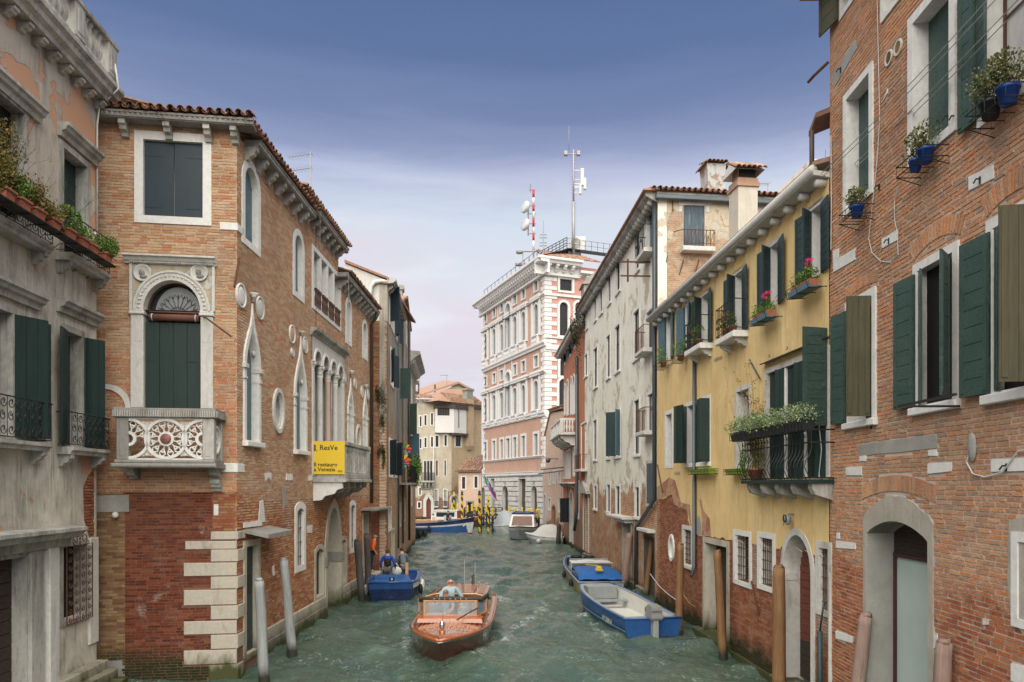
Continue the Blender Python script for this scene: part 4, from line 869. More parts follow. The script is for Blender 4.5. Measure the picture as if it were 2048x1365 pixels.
 corbels(w, b, [k0+.13, k1-.14], zl-.001, .26, .20, off*.55, 'stone_dirty', name='corbel'); corbels(w, b, [k1-.14], zl-.26, .30, .22, off*.30, 'stone_dirty', name='corbel')
 # --- cornice, corbels and tiles on both walls
 def eaves(ww, u0, u1, z, name='cornice', step=.5, us=None, out=.42):
  profile_run(ww, b, [(0, z), (-out, z), (-out, z-.05), (-out+.035, z-.05), (-out+.035, z-.13), (-out+.06, z-.14), (-out+.07, z-.155), (0, z-.155)], u0, u1, 'stone_grey', name)
  m = MB(); n = int((u1-u0)/.115)
  for k in range(n):
   x = u0+.115*k; y = -out+.034; m.add([(x, y, z-.055), (x+.115, y, z-.055), (x+.0575, y-.032, z-.055), (x+.0575, y, z-.13)], [(0, 2, 3), (2, 1, 3), (0, 1, 2)])
  part('dogtooth', m, 'stone_dirty', b, ww.M, kind='stuff')
  corbels(ww, b, us or [u0+.3+step*k for k in range(int((u1-u0)/step))], z-.156, .34, .15, out-.10, 'stone_dirty', name='corbel')
 eaves(wBn, -.8, L+.46, ZE, us=[U(253), U(340), U(419), L-.02])
 uu = lambda px: wBs.u(px, .46)
 e1, e2 = wBs.u(637, .46), wBs.u(701, .46)
 eaves(wBs, .46, e1, 13.22, us=[.55+.72*k for k in range(int((e1-.5)/.72)+1)]); eaves(wBs, e1-1.3, e2, 13.50, us=[e1-1.1+.62*k for k in range(int((e2-e1+1)/.62)+1)]); eaves(wBs, e2-.3, wBs.L+.02, 12.55, us=[e2+.1+.62*k for k in range(int((wBs.L-e2)/.62)+1)])
 ML = wBn.M @ Matrix.Translation((-.8, -.50, ZE-.01)); tiles(ML, b, 0, L+1.25, 2, .28, 'tile', .22, nobj=66)
 MS_ = wBs.M @ Matrix.Translation((.1, -.50, 13.22)); tiles(MS_, b, -.3, e1, 2, .28, 'tile', .22, nobj=60)
 MS_ = wBs.M @ Matrix.Translation((e1-1.3, -.50, 13.50)); tiles(MS_, b, 0, e2-e1+1.3, 2, .28, 'tile_red', .22, nobj=0)
 MS_ = wBs.M @ Matrix.Translation((e2, -.50, 12.55)); tiles(MS_, b, 0, wBs.L-e2, 2, .28, 'tile', .22, nobj=0)
 m = MB(); m.xprism([(-.35, 13.32), (-.35, 13.36), (4, 14.5), (4, 14.46)], .2, e2); m.xprism([(-.35, 12.62), (-.35, 12.66), (4, 13.8), (4, 13.76)], e2, wBs.L); part('roof', m, 'tile_red', b, wBs.M)
 m = MB(); m.xprism([(.2, 13.2), (.2, 13.5), (2.2, 14.2), (4, 14.4), (4, 12)], e1-1.35, e1-1.2); part('parapet_wall', m, 'pl_C2', b, wBs.M)
 # --- side wall openings
 w = wBs; U, Z = w.u, w.z
 for x0, x1, yt, yb_, mat, lab in ((488.5, 514.5, 338, 487, 'sh_teal', None), (589, 604, 472, 588, 'sh_teal', None), (693, 700.5, 604, 682, 'sh_teal', None), (726, 732.5, 648, 712, 'sh_dkgreen', None)):
  bx = w.box(x0, x1, yt, yb_); opening(w, b, bx, 'round', fw=.19, depth=.22, proud=.03, mat='stone_clean', fill='shut', fillmat=mat, filly=.14, label=lab)
 bx = w.box(626, 678.5, 530, 632); bz0, bz1 = bx[2]+.15, bx[3]
 fr = opening(w, b, bx, fw=.16, depth=.35, mat='stone_clean', fill='pale', mull=0, name='window')
 W4 = bx[1]-bx[0]
 for k in range(1, 4): m = MB(); x = bx[0]+W4*k/4; m.box(x-.09, x+.09, -.03, .30, bx[2], bx[3], 0, .01); part('mullion', m, 'stone_clean', fr, w.M)
 for k in range(4):
  x0 = bx[0]+W4*k/4+.1; x1 = bx[0]+W4*(k+1)/4-.1; m = MB()
  for j in range(5): x = x0+(x1-x0)*(j+.5)/5; m.lathe([(.04, 0), (.025, .1), (.045, .25), (.025, .4), (.04, .5)], x, -.05, 8, bx[2])
  m.box(x0, x1, -.09, -.01, bx[2]+.5, bx[2]+.58); part('balustrade', m, 'wood_brown', fr, w.M)
  m = MB(); m.box(x0-.03, x0+.12, .05, .20, bx[2]+.02, bx[3]-.02); part('reveal', m, 'stone_grey', fr, w.M)
 def gothic(x0, x1, yapex, ysill, yfin, shut=True):
  bx = w.box(x0, x1, yapex, ysill); h = (bx[1]-bx[0])*1.65
  f = opening(w, b, bx, 'ogee', fw=.145, depth=.26, proud=.05, mat='stone_clean', fill='shut' if shut else 'pale', fillmat='sh_teal' if shut else None, rise=h, sill=.10, filly=.16, n=22)
  zs = bx[3]-h
  for s, x in ((-1, bx[0]), (1, bx[1])):
   m = MB(); m.box(min(x, x+s*.17)-.02, max(x, x+s*.17)+.02, -.10, .2, zs-.05, zs+.06, 0, .012); m.box(min(x, x+s*.17)-.01, max(x, x+s*.17)+.01, -.075, .2, zs-.32, zs-.26, 0, .012); part('capital', m, 'stone', f, w.M)
  m = MB(); cx = (bx[0]+bx[1])/2
  for s in (-1, 1):
   for q, zz in ((.34, .42), (.22, .72)):
    m.ball(cx+s*(bx[1]-bx[0])*.5*(1-q*.6), .06, zs+h*zz*.75, .10, .05, .09, 8, 5)
  part('cusp', m, 'stone', f, w.M, True)
  zf = w.z((x0+x1)/2+2, yfin); m = MB(); z0 = bx[3]+.3; m.lathe([(.05, 0), (.04, (zf-z0)*.45), (.08, (zf-z0)*.5), (.05, (zf-z0)*.58), (.13, (zf-z0)*.78), (.12, (zf-z0)*.92), (.03, zf-z0)], cx, -.06, 8, z0); part('finial', m, 'stone', f, w.M, True)
  return bx
 gothic(490, 515, 628, 882, 587); gothic(590, 609.5, 690, 900, 664); gothic(696, 704.5, 770, 905, 742); gothic(726.5, 732.5, 792, 900, 771)
 for x, y, rh, rw, col in ((481, 592, 25, .30, 'stone_clean'), (519, 617, 24, .28, 'stone'), (583, 669, 19, .27, 'pink'), (609, 691, 17, .26, 'stone'), (583.5, 705, 9, .16, 'stone'), (688, 756, 14, .26, 'stone'), (709, 768, 11, .22, 'stone'), (723, 784, 12, .22, 'stone'), (735, 790, 11, .22, 'stone')):
  q = w.uz(x, y); rz = rh/FP*w.Y(x); m = MB(); m.lathe([(.001, -.02), (.80, -.02), (.84, .04), (.96, .05), (1.0, .02), (1, -.02)], 0, 0, 22)
  m.xf(Matrix.Translation((q[0], -.0, q[1])) @ Matrix.Diagonal((rw, 1, rz, 1)) @ Matrix.Rotation(PI/2, 4, 'X')); pq = part('plaque', m, 'stone_clean' if col == 'pink' else col, b, w.M, True)
  m = MB(); m.ball(0, 0, 0, rw*.7, .03, rz*.72, 12, 8); m.xf(Matrix.Translation((q[0], -.025, q[1]))); part('carving', m, m_plain('pink_marble', (.45, .27, .21), .2, .5) if col == 'pink' else col, pq, w.M, True)
 for x, y, rh, rw in ((555.5, 822, 37, .36), (716, 879, 24, .34)):
  q = w.uz(x, y); rz = rh/FP*w.Y(x); ov = lambda g: [(q[0]+(rw+g)*math.cos(2*PI*k/24), q[1]+(rz+g)*math.sin(2*PI*k/24)) for k in range(24)]
  w.holes.append(ov(.02)); m = MB(); m.strip(ov(.12), ov(0), -.06, .3, 0, True); m.strip(ov(.06), ov(-.06), .0, .05, 0, True); f = part('oval_window', m, 'stone', b, w.M)
  m = MB(); m.prism(ov(0), .22, .24); part('pane', m, 'glass_pale', f, w.M)
 # loggia
 xs = [(626.5, 640.5), (644.5, 657.5), (660.5, 671), (674.5, 684)]; tops = [700, 712, 725, 737]; zsl = w.z(650, 884)
 zA = np.mean([w.z((a+c_)/2, t) for (a, c_), t in zip(xs, tops)]); ua, ub = w.u(625), w.u(686); W1 = (ub-ua)/4; zsp = zA-W1*.42; zbot = 4.95; zfl = 4.95
 lf = MB(); boxes = []
 for k in range(4):
  x0 = ua+W1*k+.13; x1 = ua+W1*(k+1)-.13; bx = (x0, x1, zsp, zA); boxes.append(bx); lf.strip(grow('round', bx, .10, 16), path('round', *bx, 16), -.07, .3)
 ent = w.z(655, 700)+.05
 w.holes.append([(ua, zfl), (ua, zA+.14), (ub, zA+.14), (ub, zfl)])
 lg = part('loggia', lf, 'stone_clean', b, w.M, label='gallery of four arches on marble columns')
 sp = sheet([(ua-.12, zsp), (ub+.12, zsp), (ub+.12, zA+.42), (ua-.12, zA+.42)], [path('round', *bx, 16) for bx in boxes], -.03); reveals(sp, [path('round', *bx, 16) for bx in boxes], -.03, .25); part('spandrel', sp, 'stone', lg, w.M)
 z = zA+.42; m = MB(); m.xprism([(0, z), (-.05, z), (-.10, z+.10), (-.22, z+.16), (-.24, z+.24), (0, z+.25)], ua-.25, ub+.25); part('cornice', m, 'stone_dirty', lg, w.M)
 for k in range(5):
  x = ua+W1*k; m = MB(); r = .115
  if k in (0, 4): m.box(x-.10, x+.10, -.05, .3, zfl, zsp-.30, 0, .01)
  else: m.lathe([(.15, 0), (.15, .06), (.12, .12), (r, .16), (r*.88, zsp-.36-zfl-.05), (r*1.05, zsp-.32-zfl)], x, .05, 14, zfl)
  part('column', m, ['stone', 'stone', m_plain('pink_marble_shaft', (.50, .36, .30), .2, .5, 7, streak=True) if k == 2 else 'stone', 'stone', 'stone'][k], lg, w.M, k not in (0, 4))
  m = MB(); m.lathe([(.10, 0), (.13, .05), (.10, .08), (.15, .20), (.19, .26), (.17, .30)], x, .05, 10, zsp-.32); m.box(x-.17, x+.17, -.11, .22, zsp-.02, zsp+.02, 0, .008)
  for s in (-1, 1): scroll(m, x+s*.13, zsp-.07, .05, -.09, 1.2, PI/2, s, .016, 10)
  part('capital', m, 'stone', lg, w.M, True)
 m = MB(); m.box(ua, ub, .45, .5, zfl, zA+.15); part('pane', m, 'glass_pale', lg, w.M)
 for x in (ua+W1*.5, ua+W1*1.5, ua+W1*2.5, ua+W1*3.5): m = MB(); m.box(x-.03, x+.03, .40, .449, zfl, zA+.1); m.box(x-.3, x+.3, .40, .448, zsp-.05, zsp); part('sash', m, 'wood_brown', lg, w.M)
 # loggia balcony
 off = 1.05; v0 = w.u(696, off); v0 = (wBs.p.y and (24.0-17.6)); v1 = w.u(740, off); zr, zf2, zu = w.z(715, 893, off), w.z(720, 953, off), w.z(720, 967, off)
 zr = 6.08; zf2 = 5.02; zu = 4.72
 m = MB(); m.box(v0-.08, v1+.08, -off-.06, 0, zu, zu+.12, 0, .02); m.box(v0-.03, v1+.03, -off-.01, 0, zu+.121, zf2, 0, .02); part('balcony_slab', m, 'stone_dirty', b, w.M)
 m = MB(); m.box(v0-.03, v1+.03, -off-.03, -off+.17, zr-.14, zr, 0, .02); m.box(v0-.03, v0+.14, -off+.171, 0, zr-.14, zr, 0, .02); part('handrail', m, 'stone_dirty', b, w.M)
 n = 13
 for k in range(n+1):
  u = v0+.07+(v1-v0-.14)*k/n
  m = MB()
  if k % 6 == 0 or k == n: m.box(u-.10, u+.10, -off, -off+.15, zf2+.001, zr-.141, 0, .01)
  else: m.lathe([(.07, 0), (.07, .06), (.04, .10), (.075, .28), (.05, .42), (.075, .60), (.04, .74), (.07, .80), (.07, zr-.142-zf2)], u, -off+.07, 10, zf2+.001)
  part('pier' if k % 6 == 0 or k == n else 'baluster', m, 'stone_dirty', b, w.M, not (k % 6 == 0 or k == n))
 for k in range(4): m = MB(); m.lathe([(.06, 0), (.04, .10), (.075, .28), (.05, .42), (.06, zr-.142-zf2)], v0+.05, -off+.28+k*.2, 10, zf2+.001); part('baluster', m, 'stone_dirty', b, w.M, True)
 corbels(w, b, [v0+.15+(v1-v0-.3)*k/4 for k in range(5)], zu-.001, .55, .22, off*.9, 'stone_dirty'); corbels(w, b, [v0+.06], zu-.002, .62, .13, off*.93, 'stone_clean')
 # ground floor
 bx = w.box(491, 514, 1092, 1297); dr = opening(w, b, (bx[0], bx[1]+.02, .35, bx[3]), fw=.16, depth=.45, mat='stone_base', fill='shut', fillmat='sh_slategreen', filly=.12, name='door', label='narrow green water door')
 m = MB(); q = w.uz(503, 1150); m.box(q[0]-.02, q[0]+.28, .10, .118, q[1]-.5, q[1]); part('vent_grille', m, 'iron', dr, w.M)
 q0, q1, q2 = w.u(487), w.u(531), w.z(510, 1073); m = MB(); m.hexa([(q0, -.62, q2), (q1+.3, -.62, q2), (q1+.3, -.62, q2+.10), (q0, -.62, q2+.10), (q0, 0, q2+.14), (q1+.3, 0, q2+.14), (q1+.3, 0, q2+.22), (q0, 0, q2+.22)]); part('door_canopy', m, 'stone_grey', b, w.M, label='grey slab canopy over the green door')
 m = MB(); m.prism(w.poly([(486, 1046), (522, 1041), (522, 1052), (486, 1056)]), -.03, .02); part('string_stone', m, 'stone_clean', b, w.M)
 bx = w.box(593, 606, 1017, 1131); opening(w, b, bx, 'seg', fw=.21, depth=.30, mat='stone_clean', fill='dark', bars=(3, 4), filly=.28)
 bx = w.box(701, 708.5, 1010, 1098); opening(w, b, bx, 'seg', fw=.18, depth=.25, mat='stone_clean', fill='dark', bars=(3, 3), filly=.23)
 bx = w.box(631, 646, 1098, 1192); opening(w, b, bx, 'seg', fw=.16, depth=.25, mat='stone_base', fill='dark', fillmat='wood_dark', filly=.15)
 bx = w.box(681.5, 691, 1080, 1163); opening(w, b, bx, 'seg', fw=.16, depth=.25, mat='stone_base', fill='dark', fillmat='wood_dark', filly=.15)
 pu0, pu1 = w.u(653), w.u(679); pz1 = w.z(666, 1014); bx = (pu0, pu1, -1, pz1); w.holes.append(grow('point', bx, .03, 16, (pu1-pu0)*.95)); w.holes[-1] = [(x, z) for x, z in w.holes[-1]]
 o = grow('point', bx, .30, 16, (pu1-pu0)*.95); i = path('point', *bx, 16, (pu1-pu0)*.95); m = MB(); m.strip(o[1:-1], i[1:-1], -.04, .8); pt = part('portal', m, 'stone_base', b, w.M, label='tall pointed water portal')
 zsq = i[1][1]
 for x0, x1 in ((pu0-.02, pu0-.32), (pu1+.02, pu1+.32)):
  a, e = min(x0, x1), max(x0, x1); m = MB(); m.box(a, e, -.06, .9, -1, zsq-.36, 0, .015); part('jamb', m, 'stone_base', pt, w.M); m = MB(); m.box(a-.04, e+.04, -.10, .9, zsq-.359, zsq, 0, .015); part('impost', m, 'stone_grey', pt, w.M)
 m = MB(); m.box(pu0-.2, pu1+.2, 1.0, 1.05, -1, pz1+.2); part('recess', m, 'wood_dark', pt, w.M)
 m = MB(); m.box(pu0, pu1, .4, 1.0, -1, .12); part('step', m, 'stone_base', pt, w.M)
 bx = w.box(726, 735, 1030, 1140); opening(w, b, (bx[0], bx[1], .45, bx[3]), fw=.12, depth=.4, mat='stone_base', fill='dark', bottom=False, name='door', label='open doorway under a small canopy')
 m = MB(); q = w.z(735, 1020); m.box(w.u(722), w.L+.9, -.75, 0, q, q+.09, 0, .01); part('door_canopy', m, 'stone_grey', b, w.M)
 m = MB(); m.box(w.u(736)-.6, w.L-.02, -.52, -.11, -1.5, .72, 0, .02); part('step', m, 'stone_base', b, w.M)
 # stone footing in two courses
 for k, (za, zb_, o_) in enumerate(((-1.5, .42, .10), (.425, .74, .07))):
  u = .75; r = random.Random(k)
  while u < w.L:
   l = r.uniform(.6, 1.15); e = min(u+l, w.L); bad = [h for h in ((pu0-.34, pu1+.34), (w.u(489)-.05, w.u(516)))if u < h[1] and e > h[0]]
   if bad: e = bad[0][0] if u < bad[0][0] else u
   if e-u > .05: m = MB(); m.box(u+.004, e-.004, -o_, .03, za, zb_, 0, .012); part('footing_stone', m, 'stone_base', b, w.M)
   u = e+.0 if not bad else max(bad[0][1], e)
   if bad and e == bad[0][0]: u = bad[0][1]
 # stones let into the wall, wrapping the corner
 qs = [(422, 1063, 1080), (371, 1082, 1099), (422, 1099, 1124), (368, 1125, 1152), (422, 1153, 1178), (368, 1179, 1210), (422, 1211, 1239), (368, 1241, 1268), (422, 1269, 1298), (368, 1299, 1328), (418, 1329, 1362)]
 nb, ns = wBn, wBs; quo = []
 for x, ya, yb2 in qs:
  za, zb2 = nb.z(455, yb2), nb.z(455, ya); u0 = nb.u(x); lng = x < 400; f = .035; m = MB()
  m.box(u0, nb.L+.001, -f, .05, za+.006, zb2-.004, 0, .012); quo.append((u0, za, zb2)); part('quoin', m, 'stone_quoin', b, nb.M)
  if not lng: m = MB(); m.box(-.03, .46, -f, .05, za+.008, zb2-.006, 0, .012); part('quoin', m, 'stone_quoin', b, ns.M)
 for (x0, x1, ya, yb2, xx) in ((433, 480, 927, 945, .42), (440, 480, 446, 461, .36)):
  za, zb2 = nb.z(455, yb2), nb.z(455, ya); m = MB(); m.box(nb.u(x0), nb.L, -.03, .05, za, zb2, 0, .01); part('band_stone', m, 'stone_clean', b, nb.M); m = MB(); m.box(-.03, xx, -.03, .05, za+.002, zb2-.002, 0, .01); part('band_stone', m, 'stone_clean', b, ns.M)
 for ww, pts, mt in ((nb, [(428, 1009), (437, 1009), (437, 1031), (428, 1031)], 'stone_clean'), (nb, [(192, 992), (258, 990), (259, 1024), (192, 1025)], 'plaster_grey'), (ns, [(528, 947), (542, 946), (541, 962), (536, 955), (530, 963)], 'stone_clean'), (ns, [(572, 948), (577, 948), (577, 961), (571, 961)], 'stone_clean'), (ns, [(579, 948), (584, 948), (584, 961), (579, 961)], 'stone_clean'), (ns, [(616, 952), (624, 951), (624, 961), (616, 962)], 'stone_clean'), (ns, [(547, 1131), (549, 1150), (545, 1152), (544, 1133)], 'stone_clean'), (ns, [(564, 975), (570, 972), (571, 1010), (566, 1022)], 'plaster_grey'), (ns, [(519, 1003), (525, 1000), (529, 1044), (516, 1046)], 'plaster_white'), (ns, [(613, 1052), (624, 1050), (623, 1066), (614, 1066)], 'plaster_white')):
  m = MB(); m.prism(ww.poly(pts), -.022, .02); part('patch', m, mt, b, ww.M)
 q = nb.uz(236, 1030); m = MB(); m.ball(q[0], -.16, q[1], .075); m.tube([(q[0], -.10, q[1]+.02), (q[0], .0, q[1]+.03)], .02, 6); part('globe_lamp', m, 'plaster_white', b, nb.M, True)
 # iron ties and awning rods
 def rod(ww, a, ya, ob, c_, yc, od, r=.02, mat='rust', nm='iron_rod'):
  m = MB(); p, q = ww.uz(a, ya, ob), ww.uz(c_, yc, od); m.tube([(p[0], -ob, p[1]), (q[0], -od, q[1])], r, 5); part(nm, m, mat, b, ww.M)
 rod(nb, 404, 630, .04, 462, 673, 1.1, .022); rod(ns, 479, 516, .03, 469, 575, .05, .03)
 rod(ns, 632, 450, .03, 632, 668, .03, .008, 'iron', 'cable'); rod(ns, 640, 415, .5, 640, 500, .1, .012, 'zinc_pale', 'cable'); rod(ns, 697, 545, .45, 697, 770, .05, .010, 'zinc_pale', 'cable')
 m = MB(); u = w.u(743.5, .12); m.tube([(u-.1, -.42, 12.35), (u-.05, -.3, 12.15), (u, -.12, 11.9), (u, -.12, 3.8)], .075, 8); part('downpipe', m, 'pipe_brown', b, w.M, True)
 rod(nb, 470, 470, .02, 470, 470.5, .02)
 # walls and bricks
 n_out = [(0, -1.5), (nb.L, -1.5), (nb.L, 13.3), (0, 13.3)]
 wallbody(nb, b, -1.5, 13.3, 'mortar', y=.0055); wallbody(ns, b, -1.5, 13.1, 'mortar', y=.0055, outer=[(0, -1.5), (ns.L, -1.5), (ns.L, 12.4), (e2, 12.4), (e2, 13.3), (e1-1.3, 13.3), (e1-1.3, 13.1), (0, 13.1)])
 zl_ = nb.z(330, 985); zr_ = nb.z(460, 1062)
 blockers = [[(u0-.01, za), (u0-.01, zb2), (nb.L+.1, zb2), (nb.L+.1, za)] for u0, za, zb2 in quo]
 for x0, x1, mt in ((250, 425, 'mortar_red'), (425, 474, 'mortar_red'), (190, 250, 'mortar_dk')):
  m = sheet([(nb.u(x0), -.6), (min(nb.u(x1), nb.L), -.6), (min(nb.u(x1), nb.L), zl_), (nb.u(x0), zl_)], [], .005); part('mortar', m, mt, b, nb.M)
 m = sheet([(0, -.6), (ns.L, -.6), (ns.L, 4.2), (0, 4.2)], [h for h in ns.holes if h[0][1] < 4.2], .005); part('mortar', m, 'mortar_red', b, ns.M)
 masonry(nb, b, [(0, zl_), (nb.L, zl_), (nb.L, 13.3), (0, 13.3)], 'br_tan', seed=1, nobj=300, J=.011)
 masonry(nb, b, [(0, -.5), (nb.u(250), -.5), (nb.u(250), zl_), (0, zl_)], 'br_yel', seed=2, nobj=0, J=.011)
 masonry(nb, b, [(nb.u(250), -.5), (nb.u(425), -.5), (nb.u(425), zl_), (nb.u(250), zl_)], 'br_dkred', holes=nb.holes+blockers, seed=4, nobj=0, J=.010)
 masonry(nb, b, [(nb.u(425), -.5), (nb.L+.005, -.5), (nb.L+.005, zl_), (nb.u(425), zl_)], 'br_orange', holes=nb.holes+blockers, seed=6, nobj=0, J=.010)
 bs = [[(-.1, za), (-.1, zb2), (.47, zb2), (.47, za)] for u0, za, zb2 in quo if u0 > nb.u(400)]
 masonry(ns, b, [(-.005, .6), (ns.L, .6), (ns.L, 12.4), (e2, 12.4), (e2, 13.3), (e1-1.3, 13.3), (e1-1.3, 13.1), (-.005, 13.1)], 'br_side', holes=ns.holes+bs, seed=5, nobj=0)
 # back of the block so that it stands as a building
 m = MB(); m.box(-7, 0, .4, .7, 0, 13.2); m.box(-7, nb.L, 15, 15.3, 0, 13.2); m.box(-7, -6.7, .7, 15, 0, 13.2); part('back_wall', m, 'mortar', b, nb.M)
 return b
build_B()
def banner():
 v0 = 24.0-17.6; M = wBs.M @ Matrix.Translation((v0-.075, -1.06, 4.98)) @ Matrix.Rotation(-PI/2, 4, 'Z')
 # local x now runs from the outer edge of the balcony to the wall; turn it round so that it reads from the bridge
 M = wBs.M @ Matrix.Translation((v0-.085, -.0, 4.98)) @ Matrix.Rotation(-PI/2, 4, 'Z')
 MT['banner_yellow'] = m_plain('banner_yellow', (.72, .50, .035), .06, .6, 3); MT['ink'] = m_plain('black_ink', (.015, .015, .015), .1, .6)
 m = MB(); m.box(0, 1.07, 0, .006, 0, 1.09); t = thing('banner', 'square yellow printed banner hung on the end of the loggia balcony', 'banner', M, None, m, 'banner_yellow')
 for s, sz, x, z in (('ResVe', .235, .24, .80), ('Il restauro', .185, .05, .26), ('a Venezia', .185, .05, .10)):
  me = text_mesh(s, sz, 'ink', .001, .003); link('lettering', me, t, M @ Matrix.Translation((x, -.003, z)) @ Matrix.Rotation(PI/2, 4, 'X'))
 m = MB()
 for k in range(3): m.strip([(.05+(.075-.0*k)*math.cos(a), .78+.06*k*1.1+.075*math.sin(a)) for a in np.linspace(0, PI/2, 7)], [(.05+.035*math.cos(a), .78+.06*k*1.1+.035*math.sin(a)) for a in np.linspace(0, PI/2, 7)], -.003, -.001)
 m.box(.05, .085, -.003, -.001, .755, .785); m.box(.13, .16, -.003, -.001, .755, .785); part('logo', m, 'ink', t)
 m = MB()
 for k in range(5): m.box(.84, 1.0-.02*(k % 2), -.002, -.0005, .06+.015*k, .066+.015*k)
 part('small_print', m, 'ink', t)
banner()
# ================================================================== LEFT, farther: narrow shabby houses
wCe = Wall(-6.75, 34.0, -5.86, 34.0); wC = Wall(-5.86, 34.0, -7.72, 58.0)
def build_C():
 w = wC; U, Z = w.u, w.z; uA, uB = U(800), U(818)
 ze = Z(777, 566)
 # --- first house: pier of brick facing the camera, grey gable above the palazzo roof
 b = thing('gable_house', 'narrow house with a mossy brick pier, pale gable wall and blue grey shutters', 'building', w.M)
 e = wCe; zsplit = CH+(HY-642)/FP*34
 wallbody(e, b, -1.5, zsplit, 'mortar_dk', u0=0, u1=e.L+.0, y=.006, name='pier_wall'); masonry(e, b, [(0, -.6), (e.L+.01, -.6), (e.L+.01, zsplit), (0, zsplit)], 'br_pier', nobj=120, seed=8)
 zg = ze-.1; P = Wall(-9.5, 34.02, -5.86, 34.0)
 apx = P.u(692, 0); m = MB(); pts = [(P.u(690), 10.5), (P.L-.9, 10.5), (P.L-.9, zsplit), (P.L, zsplit), (P.L, zg), (P.u(690)+0, CH+(HY-527)/FP*34)]
 m.prism(pts, 0, .35); part('gable_wall', m, 'pl_C2', b, P.M)
 m = MB(); a = P.u(690), CH+(HY-525)/FP*34; m.hexa([(a[0], -.12, a[1]-.02), (P.L+.10, -.12, zg+.02), (P.L+.10, -.12, zg+.12), (a[0], -.12, a[1]+.10), (a[0], 9, a[1]-.02), (P.L+.1, 9, zg), (P.L+.10, 9, zg+.12), (a[0], 9, a[1]+.1)]); part('roof_edge', m, 'tile_red', b, P.M)
 m = MB(); z = zg; m.tube([(P.L+.02, -.06, z-.1), (P.L-.25, -.10, z-.05), (P.L-.55, -.10, z-.10), (P.L-.72, -.10, z-.3), (P.L-.80, -.10, z-1.0), (P.L-.95, -.10, z-2.4), (P.L-1.0, -.10, zsplit-.6)], .10, 8); part('downpipe', m, 'zinc_pale', b, P.M, True)
 profile_run(w, b, [(0, zg+.12), (-.42, zg+.10), (-.42, zg-.02), (-.30, zg-.12), (0, zg-.16)], -.1, uA, 'stone_dirty'); corbels(w, b, [.3+.6*k for k in range(int(uA/.6))], zg-.16, .26, .16, .26, 'stone_dirty')
 for x0, x1, yt, yb_ in ((779, 788, 590, 655), (791, 796, 615, 680), (781, 786, 705, 770)):
  bx = w.box(x0, x1, yt, yb_); opening(w, b, bx, fw=.14, depth=.25, mat='stone_clean', fill='dark'); leaf(w, b, bx[0]-.02, bx[2], bx[3], .55, 200 if x0 != 779 else 235, 'sh_slate', 6, single=False)
  leaf(w, b, bx[1]+.02, bx[2], bx[3], .55, -25, 'sh_slate', 6, single=False)
 for x0, x1, yt, yb_ in ((778, 785, 883, 951), (790, 795, 888, 952)):
  bx = w.box(x0, x1, yt, yb_); opening(w, b, bx, fw=.13, depth=.25, mat='stone_clean', fill='dark'); leaf(w, b, bx[0]-.02, bx[2], bx[3], .6, 215, 'sh_slate', 6, single=False)
 bx = w.box(776.5, 782, 1019, 1059); opening(w, b, bx, fw=.12, depth=.2, mat='stone', fill='dark')
 for x0, x1, yt, yb_, nm in ((783, 788, 1062, 1150, 'door'), (800, 803.5, 1010, 1050, 'window'), (807, 810, 1000, 1040, 'window')):
  bx = w.box(x0, x1, yt, yb_); opening(w, b, bx, fw=.12, depth=.2, mat='stone_base', fill='dark', fillmat='wood_old', name=nm)
 hs = w.holes; w.holes = [h for h in hs]; wallbody(w, b, -1.5, zg, 'pl_C', u0=0, u1=uA); w.holes = []
 m = MB()
 for px, r in ((806, .06), (797, .05)): u = U(px, .1); m.tube([(u, -.1, 13), (u, -.1, 1.2)], r, 7)
 part('downpipe', m, 'zinc', b, w.M, True, kind='stuff')
 # stuff growing out of the pier
 t = thing('wall_creeper', 'dark moss and hanging weeds growing down the brick pier', 'plant', wCe.M); m = MB()
 for k, (px, py, s) in enumerate(((764, 800, .5), (766, 850, .35), (757, 790, .3), (762, 900, .30), (768, 920, .22))):
  q = wCe.uz(px, py); foliage(m, q[0], -.07, q[1], .22*s*2, .06, .9*s*2, 330, .045, k)
 part('foliage', m, MT['leafdark'] if 'leafdark' in MT else 'leaf', t)
 # small balcony with plants and the pinwheels
 q0, q1 = U(795), U(812); zb = Z(800, 966); m = MB(); m.box(q0, q1, -.75, 0, zb-.12, zb, 0, .01); part('balcony_slab', m, 'stone_grey', b, w.M)
 m = MB(); n = 16
 for k in range(n+1): x = q0+(q1-q0)*k/n; m.tube([(x, -.72, zb), (x, -.72, zb+1.0)], .012, 4)
 for k in range(5): m.tube([(q0, -.72+.17*k, zb), (q0, -.72+.17*k, zb+1.0)], .012, 4)
 m.tube([(q0, 0, zb+1), (q0, -.72, zb+1), (q1, -.72, zb+1)], .02, 4); part('railing', m, 'iron', b, w.M)
 t = thing('balcony_shrub', 'leafy green shrub in a pot on the little iron balcony', 'plant', w.M @ Matrix.Translation((q1-1.2, -.45, zb)))
 m = MB(); pot(m, 0, 0, 0, .22, .35); part('pot', m, 'terracotta', t, None, True); m = MB(); foliage(m, 0, -.15, 1.0, .9, .45, .8, 900, .10, 5); foliage(m, .6, -.2, .2, .9, .3, .5, 400, .09, 7); sprays(m, (0, 0, .3), 12, 1.2, 2, .012, .5, 10, .07, lmi=0); part('foliage', m, 'leaf', t)
